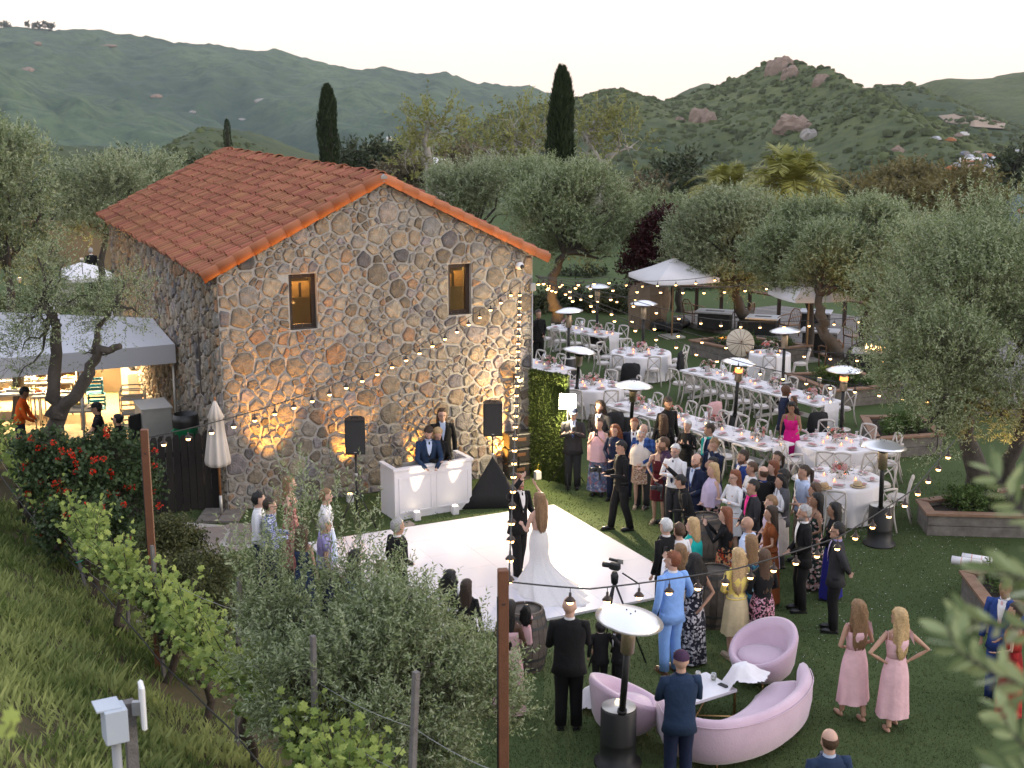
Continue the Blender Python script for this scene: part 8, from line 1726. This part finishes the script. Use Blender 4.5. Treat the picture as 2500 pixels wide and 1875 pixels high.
# px, py, height, sex, facing, skin, hair, outfit, arms, label, extras
A_ = [
 (1400, 997, 1.74, 'm', 'c', 'l', ('ring', 'wht'), S('char', 'char', 'ltblue', 'royal'), ('chest', 'chest'), 'older man in dark suit and cap filming beside the flood lamp', dict(cap='navy', weight=1.12, glasses=True)),
 (1463, 1022, 1.64, 'f', 'c', 'l', ('short', 'brn'), ('wrap', 'bluefloral', .12, 'pink', .25), ('phone', 'phone'), 'woman in pink shawl and blue flowered dress taking a photo', dict(weight=1.1)),
 (1465, 979, 1.82, 'm', 'c', 'l', ('wavy', 'dkb'), S('char', 'char', 'ltblue', 'royal'), ('front', 'front'), 'young man with moustache in dark suit and blue tie', dict(beard='dkb')),
 (1502, 1038, 1.60, 'f', 'c', 'l', ('curly', 'red'), ('shirt', 'navy', 'navy', 1.0, None), ('front', 'front'), 'woman with curly reddish hair and sunglasses in navy shirt', dict(glasses=True)),
 (1549, 1022, 1.72, 'm', 'c', 'm', ('short', 'red'), S('navy', 'navy', 'white', 'burg'), ('down', 'down'), 'man with swept auburn hair in navy suit and red tie', {}),
 (1572, 1036, 1.74, 'm', 'c', 'l', ('ring', 'wht'), S('plaid', 'char', 'white', None), ('front', 'front'), 'white haired man in a blue plaid jacket', {}),
 (1566, 1051, 1.62, 'f', 'c', 'l', ('bob', 'wht'), ('wrap', 'brownfloral', .58, 'cream', .05), ('front', 'front'), 'white haired woman in a knitted cream shawl', dict(glasses=True, boots='tan')),
 (1519, 1078, 1.76, 'm', 200, 'm', ('short', 'blk'), ('shirt', 'black', 'black', 1.0, None), ('hold', 'hold'), 'videographer in black striding with a camera gimbal', dict(stride=.16, nod=16)),
 (1612, 1074, 1.68, 'f', 'c', 'l', ('long', 'dkb'), D('burg', .50, -1, None), ('front', 'front'), 'woman in a strappy burgundy dress with clasped hands', dict(boots='tan')),
 (1634, 1067, 1.76, 'm', 190, 'm', ('short', 'brn'), ('shirt', 'plum', 'char', 1.0, None), ('down', 'down'), 'bearded man in plum shirt leaning to the burgundy dress', dict(beard='brn', lean=8)),
 (1650, 1086, 1.74, 'm', 'c', 'l', ('short', 'wht'), ('shirt', 'white', 'char', 1.0, 'navy'), ('crossed', 'crossed'), 'grey bearded man in white shirt and navy tie, arms crossed', dict(beard='gry', glasses=True)),
 (1630, 970, 1.86, 'm', -60, 'm', ('short', 'dkb'), ('shirt', 'black', 'black', 1.0, None), ('down', 'down'), 'tall bearded man in a black shirt at the front long table', dict(beard='dkb', nod=18)),
 (1619, 1013, 1.66, 'f', 100, 'l', ('long', 'brn'), D('black', .5, 1.0, None), ('down', 'down'), 'woman with long brown hair in black, seen from behind', {}),
 (1679, 1027, 1.62, 'f', 'c', 'l', ('updo', 'wht'), D('black', .35, 1.0, None), ('chest', 'chest'), 'fair haired woman in black with hands at her chest', {}),
 (1734, 1035, 1.76, 'm', 195, 'm', ('short', 'dkb'), S('dkblue', 'char', 'white', None), ('hold', 'down'), 'man in a dark blue jacket with teal scarf looking at his phone', dict(nod=14)),
 (1745, 1071, 1.74, 'm', 'c', 'm', ('short', 'lbr'), S('navy', 'navy', 'white', None), ('face', 'down'), 'man in navy suit wiping his eyes', dict(nod=12)),
 (1702, 1108, 1.76, 'm', 'c', 'l', ('ring', 'brn'), S('navy', 'navy', 'ltblue', 'royal'), ('front', 'front'), 'balding bearded man in navy suit behind the cameraman', dict(beard='brn')),
 (1740, 1117, 1.62, 'f', 'c', 'm', ('bun', 'blk'), D('char', .5, 1.0, None), ('face', 'down'), 'dark haired woman with hand to her mouth', {}),
 (1816, 1101, 1.76, 'm', 'c', 'm', ('short', 'dkb'), S('royal', 'navy', 'white', None), ('front', 'front'), 'man in a bright blue jacket by the table end', dict(beard='dkb')),
 (1899, 1103, 1.64, 'f', 'c', 'm', ('pony', 'dkb'), D('black', .4, 1.0, 'black'), ('front', 'front'), 'smiling dark haired woman in black near the round table', {}),
 (1685, 1159, 1.64, 'm', 175, 'm', ('short', 'blk'), ('shirt', 'black', 'black', 1.0, None), ('hold', 'up'), 'crouching cameraman in black holding his camera up', dict(lean=14)),
 (1742, 1132, 1.66, 'f', 'c', 'l', ('bob', 'bld'), ('wrap', 'greenfloral', .55, 'lav', .12), ('front', 'front'), 'blonde woman in a frilled lavender wrap', {}),
 (1795, 1149, 1.70, 'f', 'c', 'l', ('long', 'red'), D('white', .55, 1.0, 'white'), ('crossed', 'crossed'), 'red haired woman with glasses in a long white cardigan', dict(glasses=True)),
 (1837, 1129, 1.66, 'f', 'c', 'm', ('updo', 'brn'), D('navy', .35, 1.0, 'white'), ('chest', 'chest'), 'woman in navy dress and white jacket with hair pinned up', {}),
 (1840, 1173, 1.76, 'm', 'c', 'm', ('short', 'blk'), S('char', 'char', 'hot', 'hot'), ('hold', 'front'), 'man in charcoal suit with a pink shirt and tie', {}),
 (1773, 1240, 1.66, 'f', 'c', 'l', ('long', 'red'), D('orangefloral', .45, 1.0, 'black'), ('phone', 'phone'), 'auburn haired woman in black with orange flowered skirt filming', {}),
 (1827, 1263, 1.74, 'm', 'c', 'm', ('none', 'gry'), ('shirt', 'ltblue', 'navy', 1.0, None), ('front', 'front'), 'bald man with glasses in a light blue shirt', dict(beard='gry', glasses=True)),
 (1628, 1268, 1.74, 'm', 'c', 'l', ('short', 'wht'), S('black', 'black', 'white', None), ('down', 'front'), 'white haired man in black suit seen from behind', {}),
 (1659, 1279, 1.64, 'f', 'c', 'l', ('updo', 'brn'), D('tealprint', .45, 1.0, 'white'), ('phone', 'down'), 'woman with brown updo in white filming with a phone', {}),
 (1693, 1266, 1.64, 'f', 'c', 'l', ('bob', 'bld'), ('wrap', 'nblue', .5, 'teal', .05), ('front', 'front'), 'blonde woman in a bright teal wrap', {}),
 (1661, 1330, 1.62, 'f', 'c', 'l', ('bob', 'lbr'), D('cream', .4, 1.0, 'white'), ('phone', 'phone'), 'older fair haired woman in white holding a lit phone', {}),
 (1644, 1349, 1.84, 'm', 118, 'l', ('short', 'red'), S('sky', 'sky', 'white', None), ('down', 'side'), 'man in a light blue suit with brown shoes, seen from behind', dict(boots='brown', near=True, head=35)),
 (1697, 1354, 1.70, 'f', 112, 't', ('curly', 'blk'), D('bwprint', .06, -1, None), ('down', 'back'), 'woman with dark curls in a black and white maxi dress', dict(near=True)),
 (1803, 1341, 1.70, 'f', 112, 'l', ('wavy', 'bld'), D('gold', .42, 1.0, 'yellow'), ('front', 'front'), 'curly blonde woman in yellow sweater and pale gold skirt', dict(near=True, boots='tan')),
 (1834, 1308, 1.70, 'f', 120, 'm', ('long', 'lbr'), D('tealprint', .06, -1, None), ('front', 'front'), 'woman in a long blue and teal printed dress', {}),
 (1866, 1344, 1.68, 'f', 115, 'l', ('long', 'brn'), ('skirt', 'pinkblack', .50, 1.0, 'black'), ('front', 'front'), 'woman in black cardigan and pink printed skirt', dict(near=True, weight=1.12, boots='bare')),
 (1884, 1237, 1.68, 'f', 'c', 'm', ('long', 'dkb'), D('rust', .06, .3, None), ('front', 'front'), 'dark haired woman in a long rust velvet dress', dict(weight=1.05)),
 (1884, 1211, 1.64, 'f', 'c', 'l', ('updo', 'lbr'), D('lav', .4, .3, None), ('hold', 'front'), 'fair haired woman with a flower clip in pale lilac', {}),
 (1909, 1159, 1.70, 'f', 'c', 'm', ('long', 'blk'), D('cream', .3, 1.0, 'white'), ('crossed', 'crossed'), 'black haired woman in a white sweater, arms folded', {}),
 (1914, 1147, 1.78, 'm', 'c', 't', ('short', 'blk'), S('grey', 'grey', 'white', None), ('front', 'front'), 'man in mid grey suit behind the white sweater', {}),
 (1865, 1139, 1.76, 'm', 120, 'l', ('ring', 'brn'), S('black', 'black', 'royal', None), ('down', 'down'), 'balding man in black jacket seen from behind in the crowd', {}),
 (1889, 1126, 1.66, 'f', 'c', 'l', ('long', 'red'), D('black', .4, 1.0, None), ('front', 'front'), 'smiling woman with long copper hair in black', {}),
 (1965, 1137, 1.80, 'm', 'c', 'm', ('pony', 'dkb'), ('shirt', 'ltblue', 'tan', .4, None), ('hold', 'down'), 'man with a ponytail in a pale patterned shirt', {}),
 (1991, 1181, 1.66, 'f', 'c', 'm', ('long', 'brn'), D('burg', .2, -1, None), ('phone', 'down'), 'woman in burgundy holding a phone near the straw hats', {}),
 (1996, 1205, 1.68, 'f', 'c', 't', ('long', 'blk'), D('greenfloral', .05, -1, None), ('front', 'front'), 'woman with long black hair in a dark flowered dress', {}),
 (1966, 1235, 1.78, 'm', 185, 'm', ('short', 'gry'), S('black', 'black', 'white', None), ('front', 'front'), 'grey haired man in black suit with a white buttonhole flower', dict(near=True, beard='gry')),
 (2039, 1229, 1.66, 'f', 165, 't', ('long', 'blk'), D('nblue', .05, 1.0, 'black'), ('front', 'front'), 'woman in black jacket over a long vivid blue dress', {}),
 (2048, 1278, 1.76, 'm', 170, 'm', ('short', 'blk'), S('char', 'black', 'lilac', None), ('back', 'back'), 'man with glasses in charcoal jacket standing apart at the right', dict(near=True, glasses=True)),
 (2096, 1468, 1.68, 'f', 108, 'm', ('wavy', 'lbr'), D('pink', .28, -1, None), ('front', 'front'), 'barefoot bridesmaid in pale pink with long wavy hair, left one', dict(near=True, boots='bare', stride=-.13)),
 (2196, 1488, 1.68, 'f', 98, 'm', ('wavy', 'bld'), D('pink', .22, -1, None), ('hip', 'hip'), 'barefoot bridesmaid in pale pink with hands on hips', dict(near=True, boots='bare', stride=.10, head=25)),
 (2028, 1784, 1.78, 'm', 100, 'l', ('ring', 'brn'), S('dkblue', 'dkblue', 'ltblue', None), ('down', 'down'), 'balding man in blue jacket at the bottom edge', dict(near=True)),
 (2458, 1414, 1.80, 'm', 230, 't', ('crop', 'blk'), S('royal', 'royal', 'white', 'pink'), ('front', 'down'), 'man in blue suit and pink tie behind the blurred branch', {}),
 (2484, 1474, 1.66, 'f', 150, 'm', ('bun', 'dkb'), D('reddress', .1, -1, None), ('front', 'down'), 'woman in red behind the blurred branch', {}),
 (1043, 1037, 1.80, 'm', -75, 'l', ('short', 'dkb'), S('dkblue', 'dkblue', 'ltblue', 'black'), ('table', 'table'), 'man in blue suit with headphones at the booth', dict(nod=30, lean=8, beard='dkb')),
 (1068, 1046, 1.70, 'f', -60, 'l', ('bob', 'bld'), S('black', 'black', 'black', None), ('hold', 'hold'), 'blonde woman in black reading papers at the booth', dict(nod=26)),
 (1079, 998, 1.84, 'm', -80, 'l', ('long', 'brn'), S('black', 'black', 'ltblue', None), ('down', 'down'), 'long haired man with glasses standing behind the booth', dict(glasses=True)),
 (1265, 1159, 1.83, 'm', -50, 'l', ('short', 'red'), S('black', 'black', 'white', 'black'), ('hold', 'raise'), 'bearded groom in black suit on the dance floor', dict(beard='red', near=True, stride=.10)),
 (1391, 1459, 1.84, 'm', 88, 'l', ('none', 'gry'), S('black', 'black', 'white', None), ('hold', 'chest'), 'bald man in black suit seen from behind on the lawn', dict(near=True, weight=1.12, head=-20)),
 (1467, 1516, 1.10, 'm', 95, 'm', ('short', 'blk'), S('black', 'black', 'white', None), ('down', 'side'), 'little boy in black suit beside the bald man', dict(child=True)),
 (1512, 1512, 1.14, 'm', 200, 'd', ('short', 'blk'), S('black', 'black', 'white', None), ('wave', 'down'), 'little boy in black suit raising a hand behind the near heater', dict(child=True)),
 (1664, 1592, 1.78, 'm', 95, 'l', ('none', 'gry'), S('dkblue', 'navy', 'dkblue', None), ('crossed', 'crossed'), 'man in flat cap and navy jacket standing behind the sofa', dict(near=True, cap='plum', weight=1.08)),
 (1243, 1468, 1.66, 'f', 60, 'd', ('long', 'blk'), D('pink', .12, -1, None), ('hold', 'hold'), 'woman in pale pink dress holding a baby behind the near post', dict(weight=1.1)),
 (656, 1218, 1.76, 'm', 5, 'l', ('short', 'dkb'), ('shirt', 'gingham', 'navy', 1.0, None), ('hold', 'hold'), 'man with glasses in a blue gingham shirt left of the olive bush', dict(glasses=True)),
 (629, 1203, 1.78, 'm', 10, 'l', ('short', 'blk'), ('shirt', 'white', 'navy', 1.0, None), ('down', 'down'), 'man in white shirt behind the gingham shirt', {}),
 (705, 1165, 1.70, 'f', 0, 'l', ('bob', 'lbr'), D('coral', .1, -1, None), ('down', 'front'), 'woman in a sleeveless coral print dress by the wall', {}),
 (794, 1195, 1.66, 'f', 0, 'l', ('updo', 'lbr'), D('ltblue', .4, .3, 'white'), ('down', 'down'), 'fair haired woman in white half hidden by the olive', {}),
 (738, 1284, 1.64, 'f', 60, 'm', ('bob', 'brn'), D('dkblue', .06, -1, None), ('down', 'down'), 'woman in a long dark blue dress behind the olive', {}),
 (790, 1265, 1.72, 'm', 20, 'm', ('short', 'gry'), ('shirt', 'lilac', 'navy', .4, None), ('down', 'down'), 'man in lilac shirt behind the olive sprigs', {}),
 (969, 1268, 1.76, 'm', 35, 'm', ('short', 'gry'), S('black', 'black', 'white', None), ('down', 'front'), 'grey haired man in black suit at the left of the dance floor', {}),
 (866, 1345, 1.62, 'f', 45, 'm', ('bob', 'blk'), D('bluebird', .2, .3, None), ('front', 'front'), 'woman in dark dress with blue pattern behind the olive', {}),
 (930, 1370, 1.60, 'f', 40, 'l', ('bun', 'brn'), D('white', .2, .3, None), ('front', 'front'), 'woman in white behind the top of the olive bush', {}),
 (1099, 1393, 1.30, 'm', 60, 'm', ('curly', 'blk'), ('shirt', 'white', 'navy', 1.0, None), ('front', 'front'), 'dark haired child in a white shirt at the dance floor edge', dict(child=True)),
 (1139, 1417, 1.48, 'f', 70, 'm', ('long', 'dkb'), D('black', .4, 1.0, None), ('front', 'down'), 'girl with long dark hair in black at the dance floor edge', {}),
 (1917, 939, 1.84, 'm', -20, 'd', ('none', 'blk'), S('navy', 'navy', 'white', 'plum'), ('hold', 'hold'), 'bald man in navy suit holding a child at the rear long table', dict(nod=10)),
 (1936, 975, 1.66, 'f', 250, 't', ('curly', 'blk'), D('hot', .05, -1, None), ('table', 'down'), 'woman in a bright fuchsia gown bending over a bag', dict(lean=16, weight=1.1)),
 (237, 984, 1.76, 'm', 190, 'm', ('short', 'blk'), ('shirt', 'black', 'black', .4, None), ('table', 'table'), 'cook in black shirt and cap at the prep table', dict(cap='black', nod=10)),
 (287, 1012, 1.66, 'f', 170, 'm', ('bun', 'blk'), ('shirt', 'black', 'black', 1.0, None), ('table', 'front'), 'kitchen helper in black beside the tray rack', {}),
 (40, 945, 1.76, 'm', 10, 't', ('short', 'blk'), ('shirt', 'orange', 'navy', 1.0, None), ('table', 'table'), 'cook in a vivid orange shirt at the left edge', dict(lean=12, nod=20)),
 (221, 606, 1.80, 'm', 100, 'l', ('short', 'gry'), S('black', 'black', 'white', None), ('down', 'down'), 'man in black jacket on the lawn behind the round umbrella', {}),
 (1314, 757, 1.78, 'm', -60, 'm', ('short', 'dkb'), S('black', 'black', 'black', None), ('front', 'down'), 'waiter in black beside the far house corner', {}),
]
PPL = {}
for a in A_:
    ex = dict(a[10]); PPL[a[9]] = person(*a[:10], **ex)
def P_(s): return next(v for k_, v in PPL.items() if s in k_)
for s, side, lab in [('filming beside the flood', 1, 'phone held by the older man in the cap'), ('pink shawl', 0, 'phone held up by the woman in the pink shawl'), ('teal scarf', 0, 'phone in the hand of the man with the teal scarf'), ('skirt filming', 0, 'phone held up by the auburn haired woman'), ('brown updo in white', 0, 'phone held up by the woman with the updo'), ('lit phone', 0, 'lit phone held by the older woman in white'), ('near the straw hats', 0, 'phone held by the woman in burgundy'), ('hands on hips', 1, 'black phone in the hand of the bridesmaid')]: phone_in(P_(s), side, lab)
def rig(b, label, up):
    body, p, rz, k, hs_ = b; q = rot_z((hs_[0] + hs_[1]) / 2 + arr(0, .10, up), rz) + np.array(body.location); o = empty('handheld_camera', tuple(q), rz); tag(o, label, 'camera', 'cameras in hand'); MB().box((0, 0, 0), (.14, .1, .1), bev=.015).build('body', M_black, o); MB().tube([(0, .05, 0), (0, .17, 0)], [.04, .045], 12).build('lens', M_black, o); MB().tube([(0, -.02, -.06), (0, -.03, -.22)], .018, 8).build('grip', M_black, o); MB().tube([(0, 0, .05), (0, .1, .09)], .018, 8).build('microphone', M_black, o)
rig(P_('videographer'), 'black camera on the videographer\'s gimbal', .12); rig(P_('crouching'), 'black camera held by the crouching cameraman', .0)
b = P_('papers at the booth'); in_hand(b, 1, 'paper_sheet', MB().add([(-.1, 0, 0), (.12, 0, .01), (.14, .24, .06), (-.09, .24, .05)], [[0, 1, 2, 3]]), M_white, 'white sheet of paper held at the booth', 'paper', None, (-.08, 0, .01))
b = P_('headphones'); hp_ = MB(); an = np.linspace(0, math.pi, 9); hp_.tube(np.stack([np.cos(an) * .09, -.05 - np.sin(an) * .05, 1.5 + np.sin(an) * .0], 1) * b[3], .012, 6); hp_.ell(np.array([.085, .02, 1.5]) * b[3], (.03, .03, .04), 8, 6); hp_.ell(np.array([-.085, .02, 1.5]) * b[3], (.03, .03, .04), 8, 6); o = hp_.build('headphones', pm('gold_headphone', (.30, .2, .1), .4, .2, 6, .05), None, tuple(b[0].location), (0, 0, b[2])); tag(o, 'headphones round the neck of the man at the booth', 'headphones')
b = P_('teal scarf'); part_ = MB().loft(np.array([ringE(.10, .095, 1.44, 20), ringE(.085, .085, 1.50, 20)]) * b[3], caps=False); part_.box(arr(.04, .13, 1.25) * b[3], (.07, .03, .4)); part_.build('scarf', cmat('teal'), b[0])
# child and baby in arms
person(1930, 952, .85, 'f', 200, 't', ('curly', 'brn'), D('pink', .3, .3, None), ('front', 'front'), 'small child carried by the man in the navy suit', child=True, at=rot_z(arr(.18, .22, 0), P_('holding a child')[2]) + np.r_[P_('holding a child')[1][:2], 0], ground=.78, boots='bare')
person(1274, 1481, .66, 'f', 70, 'd', ('curly', 'blk'), D('pink', .35, .3, None), ('front', 'front'), 'baby in pink on the arm of the woman by the post', child=True, at=rot_z(arr(.17, .16, 0), P_('holding a baby')[2]) + np.r_[P_('holding a baby')[1][:2], 0], ground=.92, boots='bare')
# ---- the bride
b = person(1316, 1205, 1.70, 'f', 128, 'l', ('wavy', 'lbr'), ('none',), ('hold', 'raise'), 'bride in a white lace gown with long train on the dance floor', near=True, head=10); k = b[3]
N2 = 64; a2 = np.linspace(0, 2 * np.pi, N2, endpoint=False); rings = []; g = np.random.default_rng(8)
for (z, a_, b_, y_, f_) in ((1.36, .128, .10, .0, 0), (1.27, .134, .118, .005, 0), (1.12, .112, .096, 0, 0), (.98, .165, .14, 0, 0), (.84, .188, .155, 0, .0), (.66, .170, .15, -.01, .02), (.50, .19, .19, -.03, .06), (.34, .30, .33, -.10, .10), (.18, .42, .52, -.22, .14), (.07, .52, .68, -.34, .17), (.015, .56, .80, -.42, .18)):
    f = f_ * (np.sin(a2 * 9 + 1) * .5 + np.sin(a2 * 15) * .35 + np.sin(a2 * 5 + 2) * .4); rings.append(np.stack([np.cos(a2) * a_ * (1 + f), y_ + np.sin(a2) * b_ * (1 + f), z + .012 * np.sin(a2 * 11) * (z < .1) + 0 * a2], 1) * k)
M_lace = pm('ivory_lace', (.72, .68, .66), .8, .10, 30, .6, 60)
gown = MB().loft(np.array(rings)[::-1]).build('gown', M_lace, b[0]); mb = MB()
for s_ in (-1, 1): mb.tube(np.array([(s_ * .085, .1, 1.34), (s_ * .1, .04, 1.43), (s_ * .09, -.06, 1.4), (s_ * .05, -.1, 1.25)]) * k, .008, 5)
mb.build('straps', M_lace, b[0])
# flat cap already built with the person; pink wraps, bows for the bridesmaids
for s in ('left one', 'hands on hips'):
    b = P_(s)
    for s_ in (-1, 1):
        mb = MB(); q = arr(s_ * .125, -.01, 1.43)
        for a in (-.5, .5, 2.2): mb.add(np.array([q, q + arr(s_ * .05, -.03 * a, .03), q + arr(s_ * .07, -.05 * a, -.05 - .05 * abs(a))]) * b[3], [[0, 1, 2]])
        mb.build('bow', cmat('pink'), b[0])
# ---- freeze the body surfaces and colour the faces
bpy.context.view_layer.update(); dg = bpy.context.evaluated_depsgraph_get()
new = [bpy.data.meshes.new_from_object(o.evaluated_get(dg)) for o, *_ in BODIES]
for (o, mat, HW, ks, beard), me in zip(BODIES, new):
    o.modifiers.clear(); o.data = me; n = len(me.vertices); V = np.empty(n * 3, np.float32); me.vertices.foreach_get('co', V); V = V.reshape(-1, 3)
    c0 = HW([(0, 0, 0)])[0]; ex, ey, ez = ((HW([v])[0] - c0) for v in ((1, 0, 0), (0, 1, 0), (0, 0, 1))); L = np.stack([(V - c0) @ (e / (e @ e)) for e in (ex, ey, ez)], 1); a = np.zeros(n); fr = L[:, 1] > .045
    near_head = (np.abs(L) < .16).all(1)
    lips = near_head & fr & (np.abs(L[:, 0]) < .027) & (np.abs(L[:, 2] + .062) < .009); a[lips] = .45
    brow = near_head & fr & (np.abs(np.abs(L[:, 0]) - .032) < .02) & (np.abs(L[:, 2] - .032) < .008); a[brow] = .5
    if beard: bd_ = near_head & (L[:, 1] > -.02) & (L[:, 2] < -.035) & (L[:, 2] > -.125) & ~lips; a[bd_] = .8
    at = me.attributes.new('rnd', 'FLOAT', 'POINT'); at.data.foreach_set('value', a.astype(np.float32)); me.materials.clear(); me.materials.append(mat); me.polygons.foreach_set('use_smooth', np.ones(len(me.polygons), bool))
